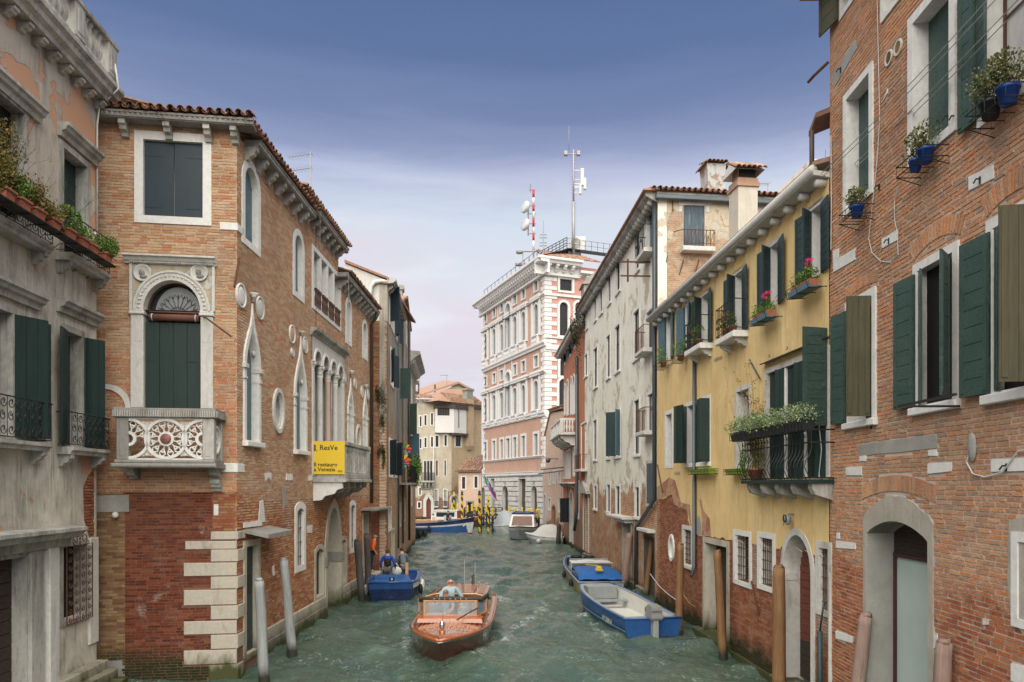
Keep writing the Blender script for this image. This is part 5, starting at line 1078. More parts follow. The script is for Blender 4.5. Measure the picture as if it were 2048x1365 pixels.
 for i, (px, py, r) in enumerate(((806, 922, .50), (811.5, 899, .38))):
  Y = 44.0+i; p = P3(px, py, Y); t = thing('pinwheel', ['large multicoloured toy pinwheel on the little balcony', 'smaller multicoloured pinwheel behind the large one'][i], 'pinwheel', Matrix.Translation(p), 'pinwheels')
  cols = [(.8, .1, .05), (.9, .6, .02), (.05, .45, .12), (.02, .25, .6), (.5, .05, .4), (.9, .3, .02), (.02, .5, .5), (.7, .02, .1)]
  for k in range(8):
   an = 2*PI*k/8; m = MB(); m.add([(0, 0, 0), (r*math.cos(an), -.06, r*math.sin(an)), (r*.75*math.cos(an+.55), .02, r*.75*math.sin(an+.55))], [(0, 1, 2)]); m.add([(0, -.01, 0), (r*.75*math.cos(an+.55), .02, r*.75*math.sin(an+.55)), (r*.35*math.cos(an+.3), -.08, r*.35*math.sin(an+.3))], [(0, 1, 2)])
   part('vane', m, m_plain('pinwheel_colour', cols[k], .05, .4), t)
  m = MB(); m.tube([(0, .03, 0), (0, .03, -(p.z-zb))], .012, 5); part('stick', m, 'curtain', t)
 # --- second house
 b = thing('tall_grey_house', 'tall narrow stained house with a tiled gable and a hanging green shutter', 'building', w.M)
 z2 = CH+(HY-578)/FP*w.Y(802);
 for x0, x1, yt, yb_ in ((803.5, 806, 622, 672), (812, 814.5, 650, 690), (804, 807, 870, 905)):
  bx = w.box(x0, x1, yt, yb_); opening(w, b, bx, fw=.13, depth=.2, mat='stone', fill='dark')
 for x0, x1, yt, yb_, mt in ((786.5, 801, 737, 798, 'sh_green'), (808, 818, 808, 958, 'sh_teal2')):
  pass
 w2 = Wall(*(w.p+w.d*uA), *(w.p+w.d*w.u(818)))
 wallbody(w, b, -1.5, z2-.9, 'pl_C', u0=uA+.002, u1=uB); w.holes = []
 m = MB(); L2 = uB-uA; m.prism([(uA, z2-.9), (uA+L2*.5, z2+.35), (uB, z2-.9)], .0, .3); part('gable_wall', m, 'pl_C', b, w.M)
 m = MB(); m.hexa([(uA-.1, -.2, z2-.95), (uA+L2*.5, -.2, z2+.30), (uA+L2*.5, -.2, z2+.45), (uA-.1, -.2, z2-.80), (uA-.1, 7, z2-.95), (uA+L2*.5, 7, z2+.3), (uA+L2*.5, 7, z2+.45), (uA-.1, 7, z2-.8)])
 m.hexa([(uA+L2*.5, -.2, z2+.30), (uB+.1, -.2, z2-.95), (uB+.1, -.2, z2-.80), (uA+L2*.5, -.2, z2+.45), (uA+L2*.5, 7, z2+.3), (uB+.1, 7, z2-.95), (uB+.1, 7, z2-.8), (uA+L2*.5, 7, z2+.45)]); part('roof', m, 'tile_red', b, w.M)
 m = MB(); m.box(uA, uA+.3, .3, 7, 9, z2-.9); part('side_wall', m, 'pl_C2', b, w.M)
 for (px, ya, yb_, mt, a, wd) in ((795, 737, 798, 'sh_green', 255, .62), (810, 808, 870, 'sh_green', 240, .7), (812, 872, 960, 'sh_blue', 245, .8), (820, 868, 905, 'sh_blue', 235, .6)):
  u = w.u(px+4); leaf(w, b, u, w.z(px+4, yb_), w.z(px+4, ya), wd, a, mt, 5, single=False)
 m = MB(); u = w.u(818.5, .15); m.tube([(u, -.15, z2-.6), (u, -.15, 1)], .08, 6); part('downpipe', m, 'pipe_brown', b, w.M, True)
 # --- third house
 b = thing('corniced_house', 'plain grey house with a dentilled cornice closing the left bank', 'building', w.M)
 z3 = CH+(HY-732)/FP*w.Y(826)
 for x0, x1, yt, yb_ in ((822, 824, 765, 815), (822, 824, 865, 915), (822.5, 824, 975, 1010)):
  bx = w.box(x0, x1, yt, yb_); opening(w, b, bx, fw=.13, depth=.2, mat='stone', fill='dark')
 wallbody(w, b, -1.5, z3, 'pl_C', u0=uB+.002, u1=w.L)
 profile_run(w, b, [(0, z3+.3), (-.75, z3+.25), (-.75, z3+.05), (-.4, z3-.2), (0, z3-.6)], uB, w.L+.5, 'stone_dirty'); corbels(w, b, [uB+.4+.5*k for k in range(int((w.L-uB)/.5))], z3-.25, .4, .2, .4, 'stone')
 m = MB(); m.box(w.L-.3, w.L, .001, 8, -1.5, z3); part('side_wall', m, 'pl_C', b, w.M)
 m = MB(); m.box(uB+.5, uB+1.3, .5, 1.3, z3, z3+4.6); m.box(uB+.4, uB+1.4, .4, 1.4, z3+4.6, z3+4.9); part('chimney', m, 'plaster_grey', b, w.M)
MT['leafdark'] = m_tinted('moss_leaf', [(0, (.02, .028, .01)), (.6, (.05, .05, .018)), (1, (.10, .085, .035))], .8)
build_C()
# ================================================================== END OF THE CANAL: background houses
def simple_windows(w, b, rows, mat='stone_clean', fill='glass', fw=.14, shutters=None, kind='flat'):
 for x0, x1, yt, yb_ in rows:
  bx = w.box(x0, x1, yt, yb_); opening(w, b, bx, kind, fw=fw, depth=.22, mat=mat, fill=fill, mull=1, n=10)
def build_D():
 Y0 = 97.0; w = Wall((822-CX)/FP*Y0, Y0, (902-CX)/FP*Y0, Y0+.8); U, Z = w.u, w.z
 b = thing('beige_corner_house', 'beige house at the end of the canal with white enclosed loggia and gothic windows', 'building', w.M)
 simple_windows(w, b, [(839.5, 843, 833, 853), (849, 853, 831, 851), (862, 866, 827, 850), (839.5, 843, 878, 897), (849, 853, 876, 895), (862, 866, 874, 894), (871, 877, 872, 894)])
 for x0, x1 in ((848, 852), (854.5, 858.5), (860.5, 864.5)): bx = w.box(x0, x1, 922, 962); opening(w, b, bx, 'round', fw=.14, depth=.2, mat='stone', fill='glass', mull=0, n=10)
 bx = w.box(871.5, 875.5, 921, 952); opening(w, b, bx, 'round', fw=.14, depth=.2, mat='stone', fill='shut', fillmat='wood_red', n=10)
 bx = w.box(889, 892, 921, 952); opening(w, b, bx, 'round', fw=.14, depth=.2, mat='stone', fill='shut', fillmat='wood_red', n=10)
 simple_windows(w, b, [(889, 893.5, 871, 892), (838.5, 841.5, 976, 990), (836, 841, 1005, 1016)])
 simple_windows(w, b, [(870, 875, 980, 1012), (888, 893, 980, 1012)], fill='curtain')
 for x0, x1 in ((868, 876), (886, 894)):
  m = MB(); a, e = U(x0), U(x1); z = Z(x0, 1013); m.box(a, e, -.5, 0, z-.15, z, 0, .02)
  part('balcony_slab', m, 'stone', b, w.M); m = MB()
  for k in range(8): x = a+(e-a)*k/7; m.tube([(x, -.46, z), (x, -.46, z+.7)], .02, 4)
  m.tube([(a, 0, z+.7), (a, -.46, z+.7), (e, -.46, z+.7), (e, 0, z+.7)], .025, 4); part('railing', m, 'iron', b, w.M)
 bx = w.box(852.5, 862, 993, 1034); opening(w, b, bx, 'ogee', fw=.4, depth=.3, mat='stone', fill='dark', fillmat='wood_red', name='door', bottom=False, label='gothic water door with a stone surround')
 wallbody(w, b, -1.5, Z(850, 800), 'pl_D'); ztop = Z(850, 800)
 profile_run(w, b, [(0, ztop+.2), (-.6, ztop+.15), (-.6, ztop), (0, ztop-.35)], -.2, U(866), 'stone'); corbels(w, b, [.2+.55*k for k in range(int(U(866)/.55))], ztop-.05, .4, .2, .35, 'stone', curved=False)
 tiles(w.M @ Matrix.Translation((0, -.6, ztop+.15)), b, 0, U(866), 5, .35, 'tile_red', .34, .55, nobj=0)
 z = Z(855, 962); m = MB(); m.box(U(842), U(869), -.9, 0, z-.25, z, 0, .03); part('balcony_slab', m, 'stone_dirty', b, w.M); corbels(w, b, [U(844), U(851), U(858), U(866)], z-.26, .9, .3, .7, 'stone_dirty')
 m = MB()
 for k in range(14): x = U(842)+(U(869)-U(842))*k/13; m.tube([(x, -.85, z), (x, -.85, z+1.0)], .03, 4)
 m.box(U(842), U(869), -.9, -.8, z+1, z+1.08); part('railing', m, 'iron', b, w.M)
 m = MB(); m.tube([(U(867.5), -.12, Z(867, 895)), (U(867.5), -.12, Z(867, 1000))], .09, 6); part('downpipe', m, 'zinc_pale', b, w.M, True)
 # second face, ochre, beyond the corner
 q = w.world(w.L, 0); w2 = Wall(q.x, q.y, (963-CX)/FP*(Y0+5), Y0+5); U2, Z2 = w2.u, w2.z
 for x0, x1, yt, yb_ in ((911, 922, 871, 893),): bx = w2.box(x0, x1, yt, yb_); opening(w2, b, bx, fw=.2, depth=.2, mat='stone_clean', fill='glass')
 q_ = w2.box(904, 914.5, 992, 1040); opening(w2, b, (q_[0], q_[1], -1, q_[3]), 'round', fw=.3, depth=.6, mat='stone', fill='dark', bottom=False, name='door', label='round water arch')
 z2 = Z2(930, 812); wallbody(w2, b, -1.5, z2, 'pl_D2', name='side_wall')
 profile_run(w2, b, [(0, z2+.15), (-.6, z2+.15), (-.6, z2), (0, z2-.4)], -.3, w2.L+.3, 'stone_grey')
 # hipped tiled roof
 m = MB(); L = w2.L; zr = z2+.2; ap = Z2(922, 791)+1.2; P = [(-3.0, -.7, zr), (L+.3, -.7, zr), (L+.3, 7, zr), (-3, 7, zr), (L*.28, 3, ap), (L*.9, 3, ap)]
 m.add(P, [(0, 1, 5, 4), (1, 2, 5), (0, 4, 3), (2, 3, 4, 5)]); part('roof', m, 'tile_red', b, w2.M)
 tiles(w2.M @ Matrix.Translation((-.6, -.75, zr-.1)), b, 0, L+.8, 6, math.atan2(ap-zr, 3.7), 'tile_red', .34, .6, nobj=0, over=.5)
 m = MB(); c0, c1 = U2(930), U2(943); m.box(c0, c1, -.5, .6, Z2(936, 893), Z2(936, 800), 0, .02); m.hexa([(c0+.3, -.3, Z2(936, 900)), (c1-.1, -.3, Z2(936, 900)), (c1, -.5, Z2(936, 892.5)), (c0, -.5, Z2(936, 892.5)), (c0+.3, 0, Z2(936, 900)), (c1-.1, 0, Z2(936, 900)), (c1, 0, Z2(936, 892.5)), (c0, 0, Z2(936, 892.5))]); part('flue', m, 'pl_D2', b, w2.M)
 m = MB(); m.box(c0, c1-.1, -.4, .5, Z2(936, 810), Z2(936, 782)); m.box(c0-.15, c1+.05, -.5, .6, Z2(936, 782), Z2(936, 778)); part('chimney', m, 'plaster_grey', b, w2.M)
 # enclosed white loggia on the corner
 z0, z1 = Z(880, 862), Z(880, 818); a = U(870); m = MB(); E = Z2(910, 862)
 m.box(a, w.L+.35, -.6, .1, z0-.3, z0+2.0, 0, .02); m.box(w.L-.3, w.L+.35, -.6, .1, z0+2, z1, 0, .02); m.box(a, a+.3, -.6, .1, z0+2, z1); o = part('loggia', m, 'stone_clean', b, w.M, label='white enclosed loggia on the corner')
 m = MB(); m.box(a+.3, w.L-.3, -.5, -.4, z0+2, z1); part('pane', m, 'glass', o, w.M); m = MB()
 for k in range(6): x = a+.3+(w.L-.6-a)*k/5; m.box(x-.06, x+.06, -.56, -.501, z0+2, z1)
 part('sash', m, 'wood_brown', o, w.M)
 m = MB(); m.box(a-.2, w.L+.5, -.8, .1, z1, z1+.5); part('eaves_board', m, 'wood_old', o, w.M)
 g1 = U2(927); m = MB(); m.box(-.1, g1, -.62, .1, z0-.3, z0+.35, 0, .02); m.box(-.1, .9, -.6, .1, z0+.35, z1); m.box(g1-1.6, g1, -.6, .1, z0+.35, z1)
 for k in range(9): x = 1.0+(g1-2.7)*k/8; m.box(x-.05, x+.05, -.55, -.4, z0+.35, z0+1.7)
 m.box(.9, g1-1.6, -.58, -.38, z0+1.7, z0+1.95); part('balustrade', m, 'stone_clean', o, w2.M)
 m = MB(); m.box(.9, g1-1.6, -.35, -.3, z0+1.95, z1); part('pane', m, 'wood_brown', o, w2.M)
 m = MB(); m.box(-.3, g1+.2, -.8, .1, z0-.6, z0-.301); m.box(-.3, g1+.2, -.8, .1, z1, z1+.5); part('eaves_board', m, 'wood_old', o, w2.M)
 # --- yellow house with a gable behind
 Yb = 112.0; w3 = Wall((838-CX)/FP*Yb, Yb, (950-CX)/FP*(Yb+3), Yb+3); b3 = thing('yellow_gabled_house', 'yellow house with a low tiled gable rising behind the beige corner house', 'building', w3.M)
 simple_windows(w3, b3, [(850, 857.5, 797, 813), (873, 879, 792, 806)], fill='dark', mat='wood_brown')
 zz = lambda x, y: (w3.u(x), w3.z(x, y)); outer = [(0, -1), (w3.L, -1), zz(943, 785), zz(915, 771), zz(842, 795)]
 wallbody(w3, b3, 0, 0, 'pl_Dy', outer=outer)
 m = MB(); A, B, C_ = zz(840, 794), zz(915, 768.5), zz(946, 785); m.hexa([(A[0], -.7, A[1]), (B[0], -.7, B[1]), (B[0], -.7, B[1]+.3), (A[0], -.7, A[1]+.3), (A[0], 9, A[1]+1.5), (B[0], 9, B[1]+1.5), (B[0], 9, B[1]+1.8), (A[0], 9, A[1]+1.8)])
 m.hexa([(B[0], -.7, B[1]), (C_[0], -.7, C_[1]), (C_[0], -.7, C_[1]+.3), (B[0], -.7, B[1]+.3), (B[0], 9, B[1]+1.5), (C_[0], 9, C_[1]+1.5), (C_[0], 9, C_[1]+1.8), (B[0], 9, B[1]+1.8)]); part('roof', m, 'tile_red', b3, w3.M)
 m = MB(); q = zz(869, 783); m.tube([(q[0], -.3, q[1]-.3), (q[0], -.3, q[1]+1.0)], .15, 8); part('stove_pipe', m, 'zinc', b3, w3.M)
 q = zz(833, 795); t = thing('roof_terrace', 'dark wooden roof terrace frame beside the yellow gabled house', 'terrace', w.M); m = MB(); a, e = U(822), U(838); z = Z(830, 800)
 for x in (a, (a+e)/2, e): m.box(x-.12, x+.12, 1, 1.2, z, z+2.4)
 m.box(a, e, .9, 1.3, z+2.2, z+2.7); m.box(a, e, .9, 1.1, z+1.1, z+1.25)
 for k in range(6): m.tube([(a+(e-a)*k/6, 1.05, z), (a+(e-a)*(k+1)/6, 1.05, z+1.1)], .05, 4); m.tube([(a+(e-a)*(k+1)/6, 1.05, z), (a+(e-a)*k/6, 1.05, z+1.1)], .05, 4)
 part('frame', m, 'wood_old', t, w.M)
 # --- low peach house next to the palace
 Yp = 93.5; w4 = Wall((917-CX)/FP*Yp, Yp, (963-CX)/FP*(Yp-.6), Yp-.6); b4 = thing('low_peach_house', 'low peach house with a worn tiled roof squeezed beside the white palace', 'building', w4.M)
 simple_windows(w4, b4, [(924, 930.5, 954.5, 978), (949, 955, 953.5, 976)]); bx = w4.box(935, 945, 1005, 1040); opening(w4, b4, (bx[0], bx[1], 0, bx[3]), fw=.2, depth=.3, mat='stone_grey', fill='dark', bottom=False, name='door')
 z4 = w4.z(940, 943); wallbody(w4, b4, -1.5, z4, 'pl_peach'); m = MB(); m.hexa([(-.4, -.4, z4-.1), (w4.L, -.4, z4-.1), (w4.L, -.4, z4+.05), (-.4, -.4, z4+.05), (1.2, 5, z4+2.0), (w4.L, 5, z4+2.3), (w4.L, 5, z4+2.5), (1.2, 5, z4+2.2)]); part('roof', m, 'tile', b4, w4.M)
 tiles(w4.M @ Matrix.Translation((.1, -.45, z4+.02)), b4, 0, w4.L-.1, 9, .40, 'tile_red', .34, .6, nobj=0, over=.5)
build_D()
# ================================================================== the white and pink palace
E0, E1 = (3.41-.368*19.2, 75+.93*19.2), (3.41, 75.0)
wE = Wall(*E0, *E1); wEr = Wall(*E1, E1[0]+.93*9.5, E1[1]+.368*9.5)
def build_E():
 w = wE; U, Z = w.u, w.z; L = w.L
 b = thing('white_palace', 'tall white stone palace with salmon wall panels, arched windows and a heavy cornice', 'building', w.M)
 xr = 1073; zz = lambda y: Z(xr, y)
 cols = [971.4, 988.8, 1004, 1017, 1030.5, 1047.5, 1072.8]; us = [U(x) for x in cols]; big = 3
 z_rust, z_band, z_sill = Z(1088, 944), Z(1088, 914), Z(1088, 826)
 zt = Z(1090, 545); ztop = Z(1090, 519)
 def row(ya, yb_, hw, kind='flat', fw=.22, fill='pale', only=None, mat='E_white', **k):
  for i, u in enumerate(us):
   if only is not None and i not in only: continue
   opening(w, b, (u-hw, u+hw, zz(yb_), zz(ya)), kind, fw=fw, depth=.45, mat=mat, fill=fill, filly=.16, n=10, proud=.10, fmat='stone_grey', **k)
 row(868, 911, .52, fw=.26); row(762, 822, .58, 'round', only=[0, 1, 2, 4, 5, 6], fw=.2); row(712, 734, .52, fw=.16, only=[0, 1, 2, 4, 5, 6]); row(609, 672, .58, 'round', fw=.2, only=[0, 1, 2, 4, 5, 6]); row(562, 582, .50, fw=.16, only=[0, 1, 2, 4, 5, 6])
 for ya, yb_ in ((722, 822), (572, 672)):
  u = us[3]; opening(w, b, (u-.78, u+.78, zz(yb_), zz(ya)), 'round', fw=.3, depth=.5, mat='E_white', fill='pale', filly=.2, n=14, proud=.14, mull=0, label='tall central arch')
 wallbody(w, b, z_rust, zt, 'pl_E')
 # string courses, balustrades, piers, window bands
 for y0, y1, out in ((826, 836, .30), (747, 752, .35), (690, 700, .35), (598, 602, .30), (912, 916, .22), (943, 947, .25)):
  za, zb_ = zz(y1), zz(y0); m = MB(); m.xprism([(0, zb_), (-out, zb_), (-out, zb_-(zb_-za)*.35), (-out*.6, zb_-(zb_-za)*.6), (-out*.5, za), (0, za)], 0, L+out); part('string_course', m, 'E_white', b, w.M)
 for ya, yb_ in ((823, 846-12), (674, 690)):
  z1_, z0_ = zz(ya), zz(yb_)
  for i, u in enumerate(us):
   m = MB(); hw = .95 if i != 3 else 1.15
   if i < 6 or True:
    for k in range(5): x = u-.55+1.1*k/4; m.lathe([(.08, 0), (.05, (z1_-z0_)*.2), (.11, (z1_-z0_)*.45), (.05, (z1_-z0_)*.75), (.08, z1_-z0_)], x, -.22, 6, z0_)
    m.box(u-hw*.85, u+hw*.85, -.34, 0, z1_, z1_+.16); m.box(u-hw*.85, u-.68, -.3, 0, z0_, z1_); m.box(u+.68, u+hw*.85, -.3, 0, z0_, z1_)
   part('balustrade', m, 'E_white', b, w.M)
 for ya, yb_ in ((754, 823), (603, 674)):
  z1_, z0_ = zz(ya), zz(yb_)
  for i, u in enumerate(us):
   for s in (-1, 1):
    x = u+s*.98; m = MB(); m.box(x-.20, x+.20, -.16, 0, z0_-.02, z1_, 0, .02); part('pilaster', m, 'E_white', b, w.M)
  for i, u in enumerate(us):
   m = MB(); m.box(u-1.3, u+1.3, -.30, 0, z1_+.02, z1_+.55, 0, .04); part('entablature', m, 'E_white', b, w.M)
 for (ya, yb_) in ((700, 823), (550, 674)):                       # wide white strips between the middle windows
  z1_, z0_ = zz(ya), zz(yb_); m = MB(); m.box(us[2]+.9, us[3]-1.0, -.05, 0, z0_, z1_); m.box(us[3]+1.0, us[4]-.9, -.05, 0, z0_, z1_); m.box(us[1]+1.2, us[2]-1.2, -.05, 0, z0_, z1_); part('panel', m, 'E_white', b, w.M, kind='stuff')
 # cornice
 m = MB(); z0_ = Z(1090, 545); m.xprism([(0, ztop), (-1.25, ztop), (-1.25, ztop-.25), (-1.0, ztop-.35), (-.95, ztop-.55), (-.2, ztop-.6), (-.2, z0_-.05), (-.35, z0_-.1), (-.35, z0_-.3), (0, z0_-.35)], -1.1, L+1.2); part('cornice', m, 'E_white', b, w.M)
 corbels(w, b, [.3+.62*k for k in range(int(L/.62))], ztop-.58, .75, .26, .75, 'E_white', y0=-.2)
 r = wEr; Lr = r.L; ur = r.u(1182)
 m = MB(); m.xprism([(0, ztop), (-1.25, ztop), (-1.25, ztop-.25), (-1.0, ztop-.35), (-.95, ztop-.55), (-.2, ztop-.6), (-.2, z0_-.05), (-.35, z0_-.1), (-.35, z0_-.3), (0, z0_-.35)], -1.2, r.u(1151)+.3); part('cornice', m, 'E_white', b, r.M)
 corbels(r, b, [.2+.9*k for k in range(4)], ztop-.58, .7, .3, .7, 'E_white', y0=-.2)
 m = MB(); z9 = ztop-.9; m.xprism([(0, z9), (-.7, z9), (-.7, z9-.25), (-.1, z9-.4), (0, z9-.5)], r.u(1151)+.3, Lr); part('cornice', m, 'E_white', b, r.M); corbels(r, b, [r.u(1157)+.9*k for k in range(5)], z9-.4, .4, .3, .4, 'E_white')
 # quoins both sides of the corner
 z = z_rust; k = 0
 while z < zt-.5:
  h = .44; lng = k % 2; m = MB(); m.box(L-(.95 if lng else .55), L+.002, -.07, .02, z+.01, z+h-.01, 0, .015); part('quoin', m, 'E_white', b, w.M); m = MB(); m.box(-.07, (1.35 if lng else .75), -.07, .02, z+.012, z+h-.012, 0, .015); part('quoin', m, 'E_white', b, r.M)
  m = MB(); m.box(0, .55 if lng else .3, -.06, .02, z+.01, z+h-.01, 0, .015); part('quoin', m, 'E_white', b, w.M); z += h+.02; k += 1
 # right face
 def rw(x0, x1, ya, yb_, kind='flat', fw=.25, fill='glass', **kk): bx = r.box(x0, x1, ya, yb_); opening(r, b, bx, kind, fw=fw, depth=.3, mat='E_white', fill=fill, proud=.08, n=12, **kk)
 rw(1119.5, 1144, 559, 582, mull=1); rw(1119, 1136, 605, 672, 'round'); rw(1120, 1131, 722, 752); rw(1118, 1136, 758, 824, 'round'); rw(1150, 1166, 605, 672, 'round'); rw(1117, 1130, 868, 905)
 wallbody(r, b, -1.5, zt+1.0, 'pl_Er', name='side_wall')
 for y0, y1 in ((587, 592), (690, 700), (674, 677), (826, 836)): m = MB(); za, zb_ = r.z(1100, y1), r.z(1100, y0); m.box(0, Lr, -.18, 0, za, zb_, 0, .02); part('string_course', m, 'E_white', b, r.M)
 # rusticated ground floor
 w.holes = [h for h in w.holes if h[0][1] < z_rust]; gh = []
 for x0, x1, yt, kind in ((964, 971, 975, 'round'), (982, 990, 958, 'flat'), (1005, 1017, 972, 'round'), (1038, 1052, 958, 'flat'), (1063, 1075, 972, 'round')):
  bx = (U(x0), U(x1), .2 if kind == 'flat' else .2, Z((x0+x1)/2, yt)); opening(w, b, bx, kind, fw=.10, depth=.5, mat='E_rust', fill='dark', fillmat='wood_old', bottom=False, n=10, proud=.06, name='portal')
 gh = w.holes; wallbody(w, b, -1.5, z_rust, 'stone_grey', name='ground_floor_wall')
 masonry(w, b, [(0, -.5), (L, -.5), (L, z_rust-.3), (0, z_rust-.3)], 'E_rust', L=1.25, H=.50, J=.06, proud=.10, rough=.02, nobj=300, name='stone_block', massname='stone_blocks', depth=.15, header=.1, lenvar=.05)
 m = MB(); m.box(0, L+.2, -.2, 0, z_rust-.3, z_rust-.02, 0, .03); part('string_course', m, 'E_white', b, w.M)
 # roof
 zr = ztop+.02; m = MB(); m.add([(1.0, -.9, zr), (L+1.0, -.9, zr), (L-4, 5.5, zr+3.2), (4, 5.5, zr+3.2)], [(0, 1, 2, 3)]); part('roof', m, 'tile_red', b, w.M)
 m = MB(); m.box(0, L-4, 5, 5.3, 0, zr+2.6); part('back_wall', m, 'pl_Er', b, w.M)
 tiles(r.M @ Matrix.Translation((.4, -.9, zr)), b, 0, r.u(1190), 11, .42, 'tile_red', .30, .55, nobj=0, over=.46)
 m = MB(); m.box(r.u(1146, -4)-.8, r.u(1146, -4)+.8, 3.6, 5.2, zr+1.0, zr+2.5); part('roof_tower', m, 'zinc', b, r.M)
 t2 = zr+3.3
 # walkway railings on the roof
 rl = thing('roof_walkway', 'grey metal walkway with handrails running along the palace roof', 'railing', r.M)
 m = MB(); xa, xb = r.u(1131, -3.6), r.u(1228, -3.6); t2 -= .7
 m.box(xa, xb, 3.2, 4.2, t2, t2+.06); part('deck', m, 'zinc', rl)
 m = MB()
 for yy in (3.25,):
  for k in range(9): x = xa+(xb-xa)*k/8; m.tube([(x, yy, t2), (x, yy, t2+1.1)], .025, 5)
  for h in (.55, 1.1): m.tube([(xa, yy, t2+h), (xb, yy, t2+h)], .022, 5)
 part('handrail', m, 'zinc', rl)
 m = MB(); n = 13; g = lambda k: (L-.8*0-.3-(L-2)*k/n)
 for k in range(n+1): m.tube([(L-.6-(L-2)*k/n, -.4, ztop), (L-.6-(L-2)*k/n, -.4, ztop+1.2)], .035, 5)
 for h in (.6, 1.2): m.tube([(L-.6, -.4, ztop+h), (1.4, -.4, ztop+h)], .03, 5)
 part('handrail', m, 'zinc', rl, w.M)
 m = MB(); A = r.M @ Vector((xa, 3.2, t2)); Bq = w.M @ Vector((L-2.5, .2, ztop+.2));
 for d in (0, .9):
  for h in (0, .6, 1.2): m.tube([tuple(A+Vector((0, d, h))), tuple(Bq+Vector((0, d, h)))], .05, 5)
 for k in range(9):
  p = A.lerp(Bq, k/8); m.tube([tuple(p), tuple(p+Vector((0, 0, 1.2)))], .035, 4); m.tube([tuple(p), tuple(p+Vector((0, .9, 0)))], .05, 4)
 part('stairs', m, 'zinc', rl, Matrix.Identity(4))
 p = r.M @ Vector((r.u(1188), 3.9, t2)); ac = thing('air_conditioner', 'white air conditioning unit behind the roof railing', 'air conditioner', Matrix.Translation(p)); m = MB(); m.box(-.9, .9, -.3, .3, .1, 1.6, 0, .04); part('casing', m, 'plaster_white', ac); m = MB()
 for q in (.2, .32, .44, .56): m.strip([(q*math.cos(2*PI*k/20)-.2, .85+q*math.sin(2*PI*k/20)) for k in range(20)], [((q-.03)*math.cos(2*PI*k/20)-.2, .85+(q-.03)*math.sin(2*PI*k/20)) for k in range(20)], -.33, -.31, 0, True)
 part('fan_grille', m, 'zinc', ac)
 return b, ztop
bE, E_TOP = build_E()
